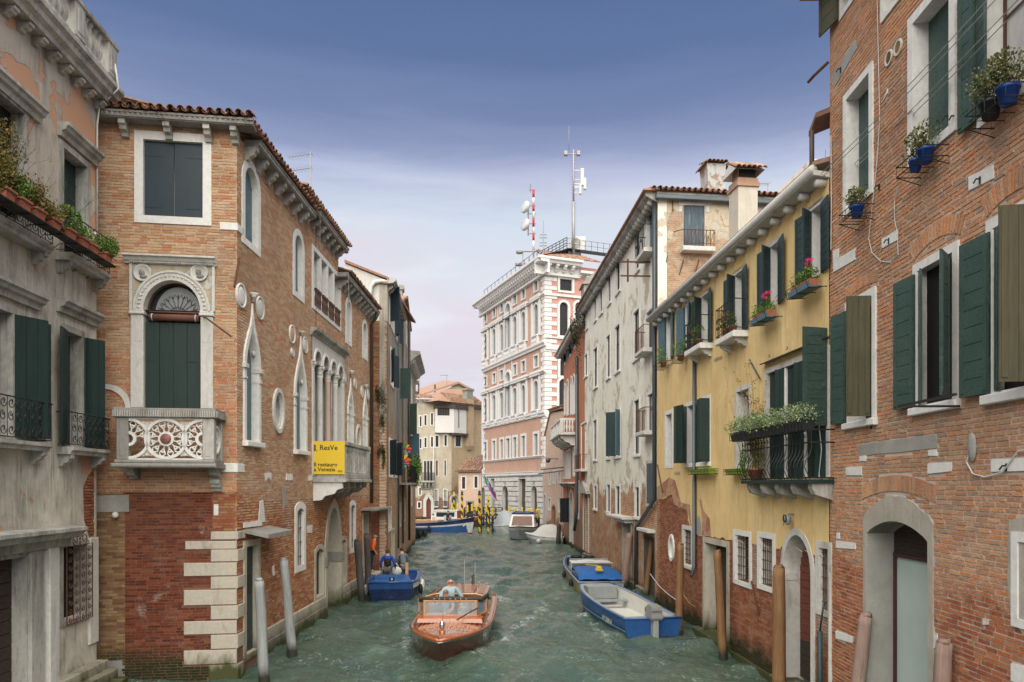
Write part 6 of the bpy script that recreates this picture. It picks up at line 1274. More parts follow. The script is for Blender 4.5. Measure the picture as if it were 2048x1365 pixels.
def masts():
 MT['red'] = m_plain('red_paint', (.5, .02, .02), .1, .5); MT['galv'] = m_plain('galvanised_steel', (.30, .30, .30), .2, .5, 8, .4); MT['dish'] = m_plain('dish_grey', (.50, .52, .52), .08, .5)
 # tall grey mast
 p = P3(1147, 490, 80); t = thing('antenna_mast', 'tall grey telecom mast with white panel antennas on the palace roof', 'antenna', Matrix.Translation(p)); zt = P3(1147, 300, 80).z-p.z; s = 80/FP
 m = MB(); m.tube([(0, 0, -1.5), (0, 0, zt*.45)], .17, 8); m.tube([(0, 0, zt*.45), (0, 0, zt)], .10, 8); m.tube([(-.5, 0, zt), (-.5, 0, zt+2.6)], .03, 4); part('mast_pole', m, 'galv', t, None, True)
 m = MB()
 for k in range(34): z = zt*.02+zt*.95*k/34; m.tube([(-.32, 0, z), (.32, 0, z)], .018, 4, caps=False)
 part('rungs', m, 'galv', t, kind='stuff')
 for x, z0, z1, wd in ((.95, .62, .80, .38), (1.25, .58, .70, .30), (.75, .53, .63, .24)): m = MB(); m.box(x-wd/2, x+wd/2, -.2, .15, z0*zt, z1*zt, 0, .05); m.tube([(0, 0, z0*zt+.2), (x, 0, z0*zt+.2)], .06, 5); m.tube([(0, 0, z1*zt-.2), (x, 0, z1*zt-.2)], .06, 5); part('panel_antenna', m, 'plaster_white', t)
 for x in (-.85, .55): m = MB(); m.box(x-.2, x+.2, -.2, .2, zt*.94, zt*.985, 0, .04); m.tube([(0, 0, zt*.955), (x, 0, zt*.955)], .06, 5); part('camera_unit', m, 'galv', t)
 # red and white mast with two dishes
 Y = 83; p = P3(1067, 500, Y); t = thing('striped_antenna_mast', 'red and white banded mast carrying two round grey dishes', 'antenna', Matrix.Translation(p)); s = Y/FP
 for k, (y0, y1) in enumerate(((380, 396), (396, 410), (410, 424), (424, 437), (437, 455), (455, 468), (468, 482), (482, 500))):
  m = MB(); m.tube([(0, 0, (500-y1)*s), (0, 0, (500-y0)*s)], .13, 8); part('mast_band', m, 'red' if k % 2 == 0 else 'plaster_white', t, None, True)
 m = MB(); m.tube([(-.6, 0, (500-410)*s), (-.6, 0, (500-472)*s)], .08, 5); m.tube([(-.35, 0, 115*s), (-.35, 0, 131*s)], .05, 4)
 for y in (412, 428, 448, 468): m.tube([(-.7, 0, (500-y)*s), (.3, 0, (500-y)*s)], .06, 5)
 m.tube([(-.5, 0, 120*s), (.2, 0, 120*s)], .05, 4); part('bracket', m, 'galv', t)
 for y in (418, 453):
  m = MB(); m.lathe([(.001, .0), (.45, .08), (.67, .25), (.70, .28), (.70, .55), (.66, .58), (.3, .62), (.001, .62)], 0, 0, 20)
  m.xf(Matrix.Translation((-.6, 0, (500-y)*s)) @ Matrix.Rotation(math.radians(-72), 4, 'Y') @ Matrix.Rotation(.5, 4, 'X')); part('dish', m, 'dish', t, None, True)
 m = MB()
 for x, h in ((-1.2, 3.0), (-.5, 2.2), (.6, 3.2), (1.6, 2.8)): m.tube([(x, 0, -3.2), (x, 0, -3.2+h)], .07, 5)
 m.tube([(-1.2, 0, -.2), (1.9, 0, -.2)], .08, 4); m.tube([(-1.2, 0, -1.6), (2, 0, -1.6)], .06, 4); m.tube([(0, 0, -3.4), (0, 0, 0)], .12, 6)
 for x, z in ((-1.7, -1.9), (-1.6, -.5)): m.lathe([(.001, 0), (.4, .1), (.42, .3), (.001, .3)], x, 0, 12, z)
 part('support_frame', m, 'galv', t)
 p = P3(1087, 500, 82); t = thing('small_antenna', 'thin rod antenna with crossbars at the edge of the palace roof', 'antenna', Matrix.Translation(p)); s = 82/FP; m = MB(); m.tube([(0, 0, -1), (0, 0, 38*s)], .07, 5); m.tube([(0, 0, 38*s), (0, 0, 58*s)], .02, 4)
 for z in (8, 14, 24, 30): m.tube([(-.45, 0, z*s), (.4, 0, z*s)], .05, 4)
 part('rod', m, 'galv', t)
 # television aerials
 for k, (px, y0, y1, Y, bars, lab) in enumerate(((621, 302, 385, 26, ((308, -44, 3), (336, -42, 2)), 'tall television aerial with two arms above the brick palazzo'), (513, 0, 0, 0, (), ''), (839, 733, 800, 95, ((733, -8, 3), (742, -2, 6)), 'thin television aerial on the houses at the end of the canal'), (893.5, 750, 790, 112, ((751, -13, 2),), 'television aerial on the yellow gable'), (1536, 368, 392, 30, ((368, -24, 3),), 'small television aerial behind the square chimney'))):
  if not Y: continue
  p = P3(px, y1, Y); s = Y/FP; t = thing('television_aerial', lab, 'aerial', Matrix.Translation(p), 'television aerials'); m = MB(); r = .018 if Y < 50 else .05; m.tube([(0, 0, -1.2), (0, 0, (y1-y0)*s)], r, 5); part('pole', m, 'galv', t)
  for (yy, dx0, dx1) in bars:
   m = MB(); z = (y1-yy)*s; tl = .12 if k == 0 else 0; m.tube([(dx0*s, 0, z-tl), (dx1*s, 0, z)], r*.8, 4)
   for j in range(9): x = dx0*s+(dx1-dx0)*s*j/8; m.tube([(x, -.25, z-tl*(1-j/8)), (x, .25, z-tl*(1-j/8))], r*.22, 3)
   part('crossbar', m, 'galv', t)
masts()
# ================================================================== RIGHT: near brick house
wF = Wall(6.36, 14.5, 6.0+.0248*6.2, 6.2)
PLANTS = []
def build_F():
 w = wF; U, Z = w.u, w.z; b = thing('pink_brick_house', 'big pinkish brick house with green plank shutters and a glazed water door', 'building', w.M); ZT = 14.5
 def zat(px, py): return Z(px, py)
 def ob(x0, x1, za, zb, **k): bx = (U(x0), U(x1), zb, za); return bx, opening(w, b, bx, **k)
 # upper row: closed recessed shutters (heights read at the left edge of each frame)
 b1, _ = ob(1695, 1741, zat(1718, 173), zat(1718, 398), fw=.13, depth=.32, mat='stone_clean', fill='none')
 b2, _ = ob(1829, 1902, zat(1865, 5), zat(1865, 283), fw=.15, depth=.34, mat='stone_clean', fill='none')
 for bx in (b1, b2):
  wd = bx[1]-bx[0]; leaf(w, b, bx[0]+.03, bx[2]+.01, bx[3]-.01, wd-.05, 0, 'sh_green', 4, True, y=.20, batten=False)
  m = MB(); m.box(bx[0]-.05, bx[1]+.05, .34, .37, bx[2]-.1, bx[3]+.1); part('dark_backing', m, 'dark', b, w.M)
 b3, _ = ob(1972, 2090, zat(2000, -110), zat(2000, 205), fw=.15, depth=.34, mat='stone_clean', fill='curtain', fmat='wood_brown', filly=.25)
 leaf(w, b, U(1960), b3[2]-.05, b3[3], .34, 184, 'sh_green', 9, y=-.05); leaf(w, b, U(1960), b3[2], b3[3], .30, -16, 'sh_green', 9)
 b0 = (U(1771), U(1800), zat(1785, 8), zat(1785, -200)); opening(w, b, b0, fw=.12, depth=.3, mat='stone_clean', fill='dark')
 bq = (U(1686), U(1725), zat(1690, 18), zat(1690, -170)); opening(w, b, bq, fw=.12, depth=.3, mat='stone_clean', fill='dark'); leaf(w, b, U(1682), zat(1661, 70), zat(1661, 70)+2.2, .60, 192, 'sh_olive', 8)
 # lower row: open plank shutters
 l1, _ = ob(1699, 1747, zat(1720, 606), zat(1720, 840), fw=.13, depth=.32, mat='stone_clean', fill='dark', sill=.05, filly=.30)
 z0, z1 = l1[2]+.02, l1[3]-.03; leaf(w, b, U(1697), z0-.03, z1, .52, 186, 'sh_green', 9); leaf(w, b, U(1745), z0, z1+.03, .40, 264, 'sh_olive', 2, True)
 l2, _ = ob(1838, 1909, zat(1870, 526), zat(1870, 806), fw=.13, depth=.34, mat='stone_clean', fill='dark', sill=.06, mull=0, filly=.12)
 z0, z1 = l2[2]+.02, l2[3]-.03; leaf(w, b, U(1836), z0-.03, z1, .53, 185, 'sh_green', 9); leaf(w, b, U(1838)+.01, z0, z1, .30, -25, 'sh_green', 7, y=-.02); leaf(w, b, U(1902), z0, z1, .46, -42, 'sh_green', 9)
 l3, _ = ob(1990, 2070, zat(2000, 452), zat(2000, 783), fw=.14, depth=.34, mat='stone_clean', fill='dark', sill=.06, mull=0, filly=.12)
 z0, z1 = l3[2]+.02, l3[3]-.03; leaf(w, b, U(1988), z0-.03, z1, .56, 185, 'sh_green', 9); leaf(w, b, U(1990)+.01, z0, z1, .20, -25, 'sh_green', 7, y=-.02); leaf(w, b, U(2082), z0, z1+.02, .42, 262, 'sh_olive', 2, True)
 m = MB(); m.box(U(1926), U(2060), -.9, -.86, l3[2]-.12, l3[2]-.09); m.box(U(1926), U(1928), -.9, -.05, l3[2]-.12, l3[2]-.09); part('drying_rail', m, 'iron', b, w.M)
 # brick relieving arches
 arcs = []
 for bx, hh in ((l2, .26), (l3, .28), (l1, .20)):
  a0, a1 = bx[0]-.16, bx[1]+.16; zb_ = bx[3]+.20; n = 17 if bx is not l1 else 13; c_ = (a0+a1)/2; W_ = a1-a0; R = W_*1.15 if bx is not l1 else W_*3
  ca = math.asin(W_/2/R); P = []; outer = []; inner = []
  for k in range(n+1): an = -ca+2*ca*k/n; outer.append((c_+(R+hh)*math.sin(an), zb_-R*math.cos(ca)+(R+hh)*math.cos(an))); inner.append((c_+R*math.sin(an), zb_-R*math.cos(ca)+R*math.cos(an)))
  for k in range(n):
   e = .12; A, B_, C_, D_ = inner[k], inner[k+1], outer[k+1], outer[k]; lp = lambda p, q, t: (p[0]+(q[0]-p[0])*t, p[1]+(q[1]-p[1])*t)
   m = MB(); m.prism([lp(A, B_, e), lp(B_, A, e), lp(C_, D_, e*.8), lp(D_, C_, e*.8)], -.013-.004*random.random(), .04, 0, 0); part('arch_brick', m, 'br_pink', b, w.M)
  arcs.append([(x, z) for x, z in inner]+[(x, z) for x, z in outer[::-1]])
 # vents, stones let in, patches of render
 for x, y in ((1779.5, 116), (1798, 95)):
  q = w.uz(x, y); r = .125; c2 = lambda g: [(q[0]+(r+g)*math.cos(2*PI*k/20), q[1]+(r+g)*math.sin(2*PI*k/20)) for k in range(20)]
  m = MB(); m.strip(c2(0), c2(-.03), -.03, .02, 0, True); v = part('vent', m, 'stone', b, w.M); m = MB()
  for k in range(7): zz = q[1]-.085+.028*k; hw = math.sqrt(max(0, (.095)**2-(zz-q[1])**2)); m.box(q[0]-hw, q[0]+hw, -.02, .0, zz, zz+.014)
  part('louvres', m, 'leaf_straw', v, w.M)
 pat = []
 for pts, mt in (([(1939, 354), (1989, 330), (1989, 357), (1939, 382)], 'stone_clean'), ([(1765, 478), (1797, 461), (1797, 480), (1765, 497)], 'stone_clean'), ([(1667, 503), (1678, 497), (1678, 517), (1711, 497), (1711, 520), (1668, 545)], 'stone_clean'),
     ([(1693, 936), (1697, 934), (1724, 933), (1724, 951), (1693, 951)], 'stone_clean'), ([(1720, 913), (1733, 911), (1733, 923), (1720, 922)], 'stone_clean'), ([(1857, 928), (1904, 925), (1904, 943), (1857, 948)], 'stone_clean'), ([(1858, 901), (1875, 899), (1875, 912), (1858, 912)], 'stone_clean'),
     ([(1984, 920), (2060, 916), (2060, 942), (1984, 944)], 'stone_clean'), ([(1673, 1082), (1712, 1087), (1712, 1099), (1673, 1096)], 'stone_clean'), ([(1674, 1066), (1680, 1066), (1681, 1078), (1674, 1078)], 'stone_clean'), ([(1672, 1262), (1708, 1274), (1706, 1287), (1673, 1277)], 'stone_clean'), ([(1782, 992), (1795, 992), (1794, 1006), (1784, 1006)], 'stone_clean'),
     ([(1768, 200), (1776, 178), (1777, 186), (1765, 207)], 'stone'), ([(1864, 1272), (1876, 1270), (1880, 1290), (1866, 1300)], 'stone'), ([(2024, 1327), (2060, 1335), (2060, 1372), (2024, 1362)], 'stone_clean'), ([(1968, 1238), (1978, 1238), (1978, 1250), (1967, 1250)], 'stone'),
     ([(1716, 892), (1760, 884), (1850, 872), (1873, 870), (1876, 878), (1874, 896), (1800, 905), (1755, 908), (1718, 914)], 'plaster_grey'), ([(1664, 150), (1711, 78), (1714, 98), (1668, 178)], 'plaster_grey')):
  m = MB(); p = w.poly(pts); m.prism(p, -.016 if mt != 'plaster_grey' else -.010, .03); part('inset_stone' if mt != 'plaster_grey' else 'render_patch', m, mt, b, w.M); pat.append(p)
 # glazed portal with a plaster surround and a deep left reveal
 o0, o1, ot = U(1735), U(1857), Z(1790, 1043); bx = (o0, o1, -1, ot); w.holes.append(path('seg', *bx, 16, .26))
 r = random.Random(4); A = path('seg', o0-.13, o1+.14, .6, ot+.42, 16, .40); I = path('seg', *bx, 16, .26); A = [(x+r.uniform(-.03, .03), z+r.uniform(-.02, .02)) for x, z in A]
 I[0] = (I[0][0], .6); I[-1] = (I[-1][0], .6); m = MB(); m.strip(A, I, -.018, .5); pt = part('portal', m, m_plaster('smeared_cement', (.42, .385, .33), (.34, .31, .265), None, streak=.3, seed=3, scale=2), b, w.M, label='deep cement rendered portal with a shallow arch')
 pat.append(A); m = MB(); m.box(o0-.02, o0+.002, -.01, .62, -.5, ot+.2); m.box(o1-.002, o1+.02, -.01, .62, -.5, ot+.2); part('jamb', m, 'plaster_grey', pt, w.M)
 g0, g1 = o0+.02, o1-.02; zsh = CH+(HY-1117)/FP*w.Y(1815, -.5); m = MB(); y = .48
 m.box(g0, g0+.06, y-.04, y+.03, -.5, zsh+.04); m.box(g1-.04, g1, y-.04, y+.03, -.5, zsh+.04); m.box(g0, g1, y-.045, y+.03, zsh, zsh+.07); part('door_frame', m, m_plain('maroon_metal', (.055, .018, .02), .2, .5), pt, w.M)
 m = MB(); m.box(g0+.06, g1-.04, y, y+.02, -.5, zsh); part('glass_door', m, m_plain('frosted_glass', (.40, .49, .465), .12, .22, 2, spec=.6), pt, w.M, label='frosted pale green glass door')
 n = 15
 for k in range(n): z = zsh+.07+(ot-zsh-.05)*k/n; m = MB(); m.box(g0, g1, y-.03+.006*(k % 2), y+.02, z+.003, z+(ot-zsh)/n-.003, 0, .004); part('shutter_slat', m, 'wood_dark', pt, w.M)
 # brick soldier arch over it
 nn = 26; c_ = (o0+o1)/2
 for k in range(nn):
  t0, t1 = k/nn, (k+.86)/nn; f = lambda t, zz: (o0-.22+(o1-o0+.42)*t, ot+zz+.26*math.sin(PI*(.12+.76*t))-.1)
  m = MB(); m.prism([f(t0, .34), f(t1, .34), f(t1, .60), f(t0, .60)], -.014-.004*random.random(), .04); part('arch_brick', m, 'br_pink', b, w.M)
 pat.append([f(0, .33), f(.25, .33), f(.5, .33), f(.75, .33), f(1, .33), f(1, .62), f(.75, .62), f(.5, .62), f(.25, .62), f(0, .62)])
 # next window at the right edge with its plaster band
 bx = (U(2040), U(2110), Z(2048, 1240), Z(2048, 1085)); opening(w, b, bx, fw=.12, depth=.3, mat='stone_clean', fill='dark'); p = w.poly([(2020, 1040), (2075, 1030), (2075, 1300), (2026, 1240), (2017, 1160)]); m = MB(); m.prism(p, -.015, .03); part('render_patch', m, pt.data.materials[0], b, w.M); pat.append(p)
 # corner strip of stone and the gas pipe
 m = MB(); m.box(.02, .10, -.05, .05, .0, Z(1668, 1148), 0, .01); part('corner_strip', m, 'stone', b, w.M)
 m = MB(); m.tube([(-.10, -.16, -.5), (-.10, -.16, Z(1660, 1265))], .055, 8); m.tube([(-.10, -.16, Z(1660, 1265)), (-.02, -.10, Z(1660, 1265)+.7)], .02, 6); part('gas_pipe', m, MT['sh_slategreen'], b, w.M, True)
 # cables, hooks, ties
 def wire(pts, r=.008, mt='curtain', off=.03, nm='cable'): m = MB(); m.tube([(w.u(x), -off, w.z(x, y)) for x, y in pts], r, 5); part(nm, m, mt, b, w.M)
 wire([(1757, -40), (1760, 100), (1763, 240), (1757, 330), (1745, 440), (1741, 478), (1747, 505), (1765, 523), (1787, 525), (1800, 510), (1799, 470), (1793, 440), (1793, 400), (1799, 378)], .007)
 wire([(1665, 270), (1666, 400), (1665, 500)], .01); wire([(1943, 905), (1938, 925), (1950, 948), (1975, 955), (2010, 945), (2040, 903), (2070, 898)], .010)
 wire([(1650, 850), (1655, 900), (1650, 950), (1658, 1000)], .010, 'curtain', .12)
 for x, y in ((1744, 850), (1780, 480), (1963, 358), (2016, 932), (1760, 372), (1913, 232), (1683, 138), (1900, 232)):
  q = w.uz(x, y); m = MB(); m.tube([(q[0], .0, q[1]), (q[0], -.07, q[1]), (q[0]-.03, -.09, q[1]-.05)], .012, 5); m.box(q[0]-.012, q[0]+.012, -.03, 0, q[1]-.07, q[1]+.03); part('hook', m, 'iron', b, w.M)
 q = w.uz(1647, 160); m = MB(); m.tube([(.05, -.05, q[1]+.15), (-.15, -.25, q[1]), (-.35, -.3, q[1]-.03)], .03, 6); part('bracket', m, 'rust', b, w.M)
 m = MB(); u = w.u(1947); m.ball(u, -.02, Z(1945, 895), .10, .03, .20, 8, 6); part('sealed_pipe_hole', m, 'plaster_grey', b, w.M, True)
 # eaves corner visible at the far end, body
 m = MB(); zz = CH+(HY-255)/FP*14.9; m.hexa([(-.38, -.28, zz-.2), (.0, -.28, zz), (.0, -.28, zz+.1), (-.38, -.28, zz-.1), (-.38, 1, zz+.3), (.0, 1, zz+.5), (.0, 1, zz+.62), (-.38, 1, zz+.42)]); part('side_eave', m, 'tile', b, w.M)
 wallbody(w, b, -1.5, ZT, 'mortar_pink', y=.005)
 m = MB(); m.box(0, .3, .001, 9, -1.5, ZT); part('side_wall', m, 'pl_Hend', b, w.M); m = MB(); m.box(-.3, w.L, -.5, 9, ZT, ZT+.25); part('roof', m, 'tile_red', b, w.M)
 masonry(w, b, [(0, -.5), (w.L, -.5), (w.L, ZT-.3), (0, ZT-.3)], 'br_pink', holes=w.holes+pat+arcs, L=.245, H=.055, J=.015, nobj=300, seed=12)
 return b, (b1, b2, b3)
bF, FW = build_F()
def hanger(name_lab, px, py, n, cols, wdt, seed, dens=300, lm='leaf_olive'):
 """wire basket on the brick wall with plastic pots; each pot is a plant of its own"""
 w = wF; u = w.u(px, .25); z = w.z(px, py, .25)
 m = MB(); a, e = u-wdt/2, u+wdt/2
 for zz in (z, z+.16): m.tube([(a, 0, zz), (a, -.38, zz), (e, -.38, zz), (e, 0, zz)], .009, 4)
 for k in range(5): x = a+wdt*k/4; m.tube([(x, -.38, z+.16), (x, -.38, z), (x, 0, z)], .006, 4)
 m.tube([(a, 0, z-.12), (a, -.38, z)], .008, 4); m.tube([(e, 0, z-.12), (e, -.38, z)], .008, 4)
 thing('wire_basket', name_lab, 'plant holder', w.M, 'wire baskets on the brick house', m, 'iron')
 for k, (cx, col, lab, r, h) in enumerate(cols):
  t = thing('potted_plant', lab, 'plant', w.M @ Matrix.Translation((u+cx, -.20, z+.01)), 'pots in the wire baskets'); m = MB(); pot(m, 0, 0, 0, r, r*1.75); part('pot', m, col, t, None, True)
  m = MB(); foliage(m, 0, -.02, r*1.75+h*.5, h*.62, h*.55, h*.5, dens, .034, seed+k, mi=1, lump=9); sprays(m, (0, 0, r*1.6), 9, h*1.1, seed+k, .006, .45, 12, .026); part('foliage', m, ['wood_old', lm], t)
MT['pot_blue'] = m_plain('blue_plastic', (.012, .06, .30), .08, .35, 6); MT['pot_black'] = m_plain('black_plastic', (.02, .022, .025), .1, .4, 6)
MT['leaf_jade'] = m_tinted('jade_leaf', [(0, (.055, .085, .022)), (.5, (.12, .15, .045)), (.8, (.19, .19, .07)), (1, (.26, .17, .08))], .5)
hanger('wire basket under the closed shutter nearest the yellow house, holding one blue pot', 1706, 438, 1, [(.04, 'pot_blue', 'jade plant in a blue pot, the one nearest the yellow house', .115, .32)], .55, 3, 520, 'leaf_jade')
hanger('wire basket under the tall white framed window, holding two blue pots', 1836, 335, 2, [(-.16, 'pot_blue', 'jade plant in the smaller blue pot of the middle basket', .095, .30), (.12, 'pot_blue', 'leggy jade plant in the larger blue pot of the middle basket', .12, .36)], .75, 13, 300, 'leaf_jade')
hanger('wire basket under the curtained upper window, holding a black and a blue pot', 1990, 226, 2, [(-.17, 'pot_black', 'bushy jade plant in the black pot', .125, .42), (.17, 'pot_blue', 'bushy jade plant in a blue pot beside the black one', .125, .40)], .80, 23, 750, 'leaf_jade')
# ================================================================== RIGHT: the yellow house
wG = Wall(5.54, 27.6, 6.36, 14.5)
def build_G():
 w = wG; U, Z = w.u, w.z; L = w.L; b = thing('yellow_house', 'ochre yellow house with dark green shutters, bare brick below and stone framed windows', 'building', w.M); ZT = 10.75
 # second floor
 up = []
 for k, (x0, x1, xt, yt, yb_, mat, la, lb, al, ar) in enumerate(((1334, 1343, 1338, 627, 720, 'sh_blue', .55, .55, 190, -12), (1372, 1381, 1375, 610, 705, 'sh_blue', .55, .5, 190, -25), (1403, 1418, 1411, 590, 692, 'sh_slategreen', .52, .52, 186, -12), (1470, 1486, 1478, 546, 668, 'sh_slategreen', .52, .52, 186, -10), (1541, 1558, 1549, 489, 613, 'sh_slategreen', .50, .50, 186, -12), (1623, 1644, 1634, 415, 552, 'sh_slategreen', .50, .44, 186, -10))):
  bx = w.box(x0, x1, yt, yb_); up.append(bx); mid = opening(w, b, bx, fw=.11, depth=.30, mat='stone_clean', fill='glass', mull=1, proud=.02, filly=.26, fmat='curtain')
  m = MB(); m.box(bx[0], bx[0]+.28, .20, .22, bx[2], bx[3]); part('curtain', m, 'curtain', mid, w.M)
  z0, z1 = bx[2]-.02, bx[3]+.0
  leaf(w, b, bx[0]-.02, z0, z1, la, al, mat, 9, single=k > 3); leaf(w, b, bx[1]+.02, z0, z1, lb, ar, mat, 9, single=k > 3)
  if k >= 2: leaf(w, b, bx[0]+.0, z0+.01, z1-.01, .36, -52, mat, 9, single=False, y=-.03)
 # balconies with iron rails (third and fourth windows)
 for (x0, x1, y0, hz, k) in ((1376, 1430, 704, .82, 2), (1435, 1501, 672, .82, 3)):
  a, e = up[k][0]-.42, up[k][1]+.42; z = up[k][2]-.05; m = MB(); m.box(a, e, -.42, 0, z-.16, z, 0, .02); part('balcony_slab', m, 'stone_clean', b, w.M); corbels(w, b, [a+.2, e-.2], z-.161, .22, .14, .32, 'stone')
  m = MB(); y = -.39; n = 9
  m.tube([(a+.03, 0, z+hz), (a+.03, y, z+hz), (e-.03, y, z+hz), (e-.03, 0, z+hz)], .016, 5); m.tube([(a+.03, 0, z+.08), (a+.03, y, z+.08), (e-.03, y, z+.08), (e-.03, 0, z+.08)], .012, 5)
  for j in range(n+1): x = a+.03+(e-a-.06)*j/n; m.tube([(x, y, z), (x, y, z+hz)], .010, 4)
  for j in range(n): x = a+.03+(e-a-.06)*(j+.5)/n; scroll(m, x, z+hz*.6, .06, y, 1.1, 0, 1 if j % 2 else -1, .008, 8); scroll(m, x, z+hz*.35, .06, y, 1.1, PI, 1 if j % 2 else -1, .008, 8)
  for j in range(3): m.tube([(a+.03, y*(j+.5)/3, z), (a+.03, y*(j+.5)/3, z+hz)], .010, 4)
  part('railing', m, 'iron', b, w.M)
 # first floor
 bx = w.box(1333, 1345, 829, 930); opening(w, b, bx, fw=.14, depth=.30, mat='stone_clean', fill='shut', fillmat='sh_dkgreen', filly=.18)
 bx = w.box(1376, 1420, 806, 925); opening(w, b, bx, fw=.13, depth=.30, mat='stone_clean', fill='dark', sill=.04)
 z0, z1 = bx[2]+.0, bx[3]+.02; leaf(w, b, bx[0]-.0, z0, z1, .42, -105, 'sh_dkgreen', 9, single=False); leaf(w, b, bx[0]+.5, z0, z1, .46, 192, 'sh_dkgreen', 10, y=-.30); leaf(w, b, bx[1]+.03, z0, z1, .40, -140, 'sh_dkgreen', 9, single=False); leaf(w, b, bx[1]+.05, z0, z1, .30, -95, 'sh_dkgreen', 9, single=False)
 bx = w.box(1475, 1500, 781, 932); opening(w, b, bx, fw=.13, depth=.34, mat='stone', fill='shut', fillmat='sh_dkgreen', filly=.28)
 # triple window with the planter balcony
 zt, zf = Z(1590, 728), Z(1590, 958); ta, tb = U(1536), U(1655); fr = opening(w, b, (ta, tb, zf, zt), fw=.12, depth=.40, mat='stone', fill='dark', filly=.38, bottom=False)
 T = (tb-ta)/3
 for k in (1, 2): m = MB(); m.box(ta+T*k-.035, ta+T*k+.035, -.02, .3, zf, zt, 0, .01); part('mullion', m, 'stone_clean', fr, w.M)
 for k in range(3): leaf(w, b, ta+T*k+.04, zf+.02, zt-.02, T*.70, 4, 'sh_dkgreen', 3, True, y=.03, single=False, batten=False); leaf(w, b, ta+T*(k+1)-.05, zf+.02, zt-.02, T*.26, 215, 'sh_dkgreen', 2, True, y=.02, single=False, batten=False)
 leaf(w, b, tb+.03, Z(1655, 853), Z(1655, 657), .56, -78, 'sh_green', 11, label='worn green plank shutter standing straight out over the canal')
 za = zt+.22; m = MB(); m.hexa([(ta-.12, -.16, za), (tb+.1, -.16, za), (tb+.1, -.16, za+.03), (ta-.12, -.16, za+.03), (ta-.12, 0, za+.05), (tb+.1, 0, za+.05), (tb+.1, 0, za+.08), (ta-.12, 0, za+.08)]); part('awning_strip', m, 'iron', b, w.M)
 for k in range(3): x = ta+T*(k+.35); m = MB(); scroll(m, x, za+.16, .05, -.12, .8, PI*1.2, 1, .008, 10); part('hook', m, 'iron', b, w.M)
 off = .50; fa, fb = U(1529)-.0, L+.22; fa = w.u(1484, off); fz = CH+(HY-960)/FP*w.Y(1570, off)
 m = MB(); m.box(fa, fb, -off-.03, 0, fz-.08, fz, 0, .01); part('balcony_floor', m, 'sh_dkgreen', b, w.M)
 for k in range(5):
  x = fa+.25+(fb-fa-.4)*k/4; m = MB(); m.xprism([(0, fz-.081), (-.44, fz-.081), (-.44, fz-.18), (-.38, fz-.30), (-.25, fz-.34), (0, fz-.42)], x-.09, x+.09); part('bracket', m, 'stone_dirty', b, w.M)
 zr = fz+.98; m = MB()
 def bomb(x, y, dy=0):  # bellied baluster
  P = []
  for j in range(9): t = j/8; o = .15*math.exp(-((t-.28)/.20)**2)-.02*math.sin(PI*t); P.append((x+(dy*o if dy else 0), y-(0 if dy else o), fz+(zr-fz)*t))
  return P
 n = 22
 for k in range(n+1): x = fa+(fb-fa)*k/n; m.tube(bomb(x, -off), .009, 4, caps=False)
 for k in range(1, 5): y = -off*k/5; m.tube(bomb(fa, y, -1), .009, 4, caps=False)
 for zz in (fz+.03, zr-.25, zr): m.tube([(fa, 0, zz), (fa, -off, zz), (fb, -off, zz), (fb, 0, zz)], .016, 5)
 for k in range(n): x = fa+(fb-fa)*(k+.5)/n; scroll(m, x, zr-.12, .05, -off, 1.0, PI/2, 1, .007, 7)
 part('railing', m, 'iron', b, w.M, label='bellied dark iron balcony railing')
 # rods, plates
 for (x0, y0, o0, x1, y1, o1) in ((1502, 720, .04, 1526, 758, .08), (1317, 930, .04, 1328, 985, .06), (1506, 1163, .04, 1522, 1230, .06)):
  p, q = w.uz(x0, y0), w.uz(x1, y1); m = MB(); m.tube([(p[0], -o0, p[1]), (q[0], -o1, q[1])], .022, 5); part('iron_tie', m, 'zinc' if y0 < 800 else 'rust', b, w.M)
 for pts in ([(1430, 718), (1446, 712), (1446, 719), (1430, 726)], [(1350, 944), (1361, 944), (1361, 951), (1350, 951)]):
  m = MB(); m.prism(w.poly(pts), -.02, .02); part('inset_stone', m, 'stone_clean', b, w.M)
 # ground floor
 q = w.uz(1344, 1096); rz = 27/FP*w.Y(1344); ov = lambda g: [(q[0]+(.24+g)*math.cos(2*PI*k/24), q[1]+(rz*.78+g)*math.sin(2*PI*k/24)) for k in range(24)]
 w.holes.append(ov(.02)); m = MB(); m.strip(ov(.11), ov(0), -.05, .25, 0, True); f = part('oval_window', m, 'stone_clean', b, w.M); m = MB(); m.prism(ov(0), .2, .22); part('pane', m, 'plaster_grey', f, w.M)
 bx = w.box(1368, 1384, 1060, 1128); opening(w, b, bx, fw=.14, depth=.3, mat='stone', fill='dark', bars=(5, 6), sill=.05)
 bx = w.box(1472, 1500, 1072, 1163); opening(w, b, bx, fw=.14, depth=.3, mat='stone_clean', fill='dark', bars=(6, 5), filly=.28)
 bx = w.box(1521, 1547, 1077, 1172); opening(w, b, bx, fw=.14, depth=.3, mat='stone_clean', fill='dark', bars=(6, 5), filly=.28)
 bx = w.box(1640, 1668, 1098, 1222); opening(w, b, (bx[0], L-.03, bx[2], bx[3]), fw=.14, depth=.3, mat='stone', fill='dark', bars=(5, 5), filly=.28)
 bx = w.box(1411, 1455, 1090, 1255); d1 = opening(w, b, (bx[0], bx[1], .15, bx[3]), fw=.17, depth=.5, mat='stone_base', fill='dark', bottom=False, name='door', filly=.48, label='flat topped water door of dark weathered planks')
 for k in range(13):
  z = .3+(bx[3]-.3)*k/13; m = MB(); m.box(bx[0]+.01, bx[1]-.01, .33, .36, z+.005, z+(bx[3]-.3)/13-.005, 0, .005); part('plank', m, 'wood_dark', d1, w.M)
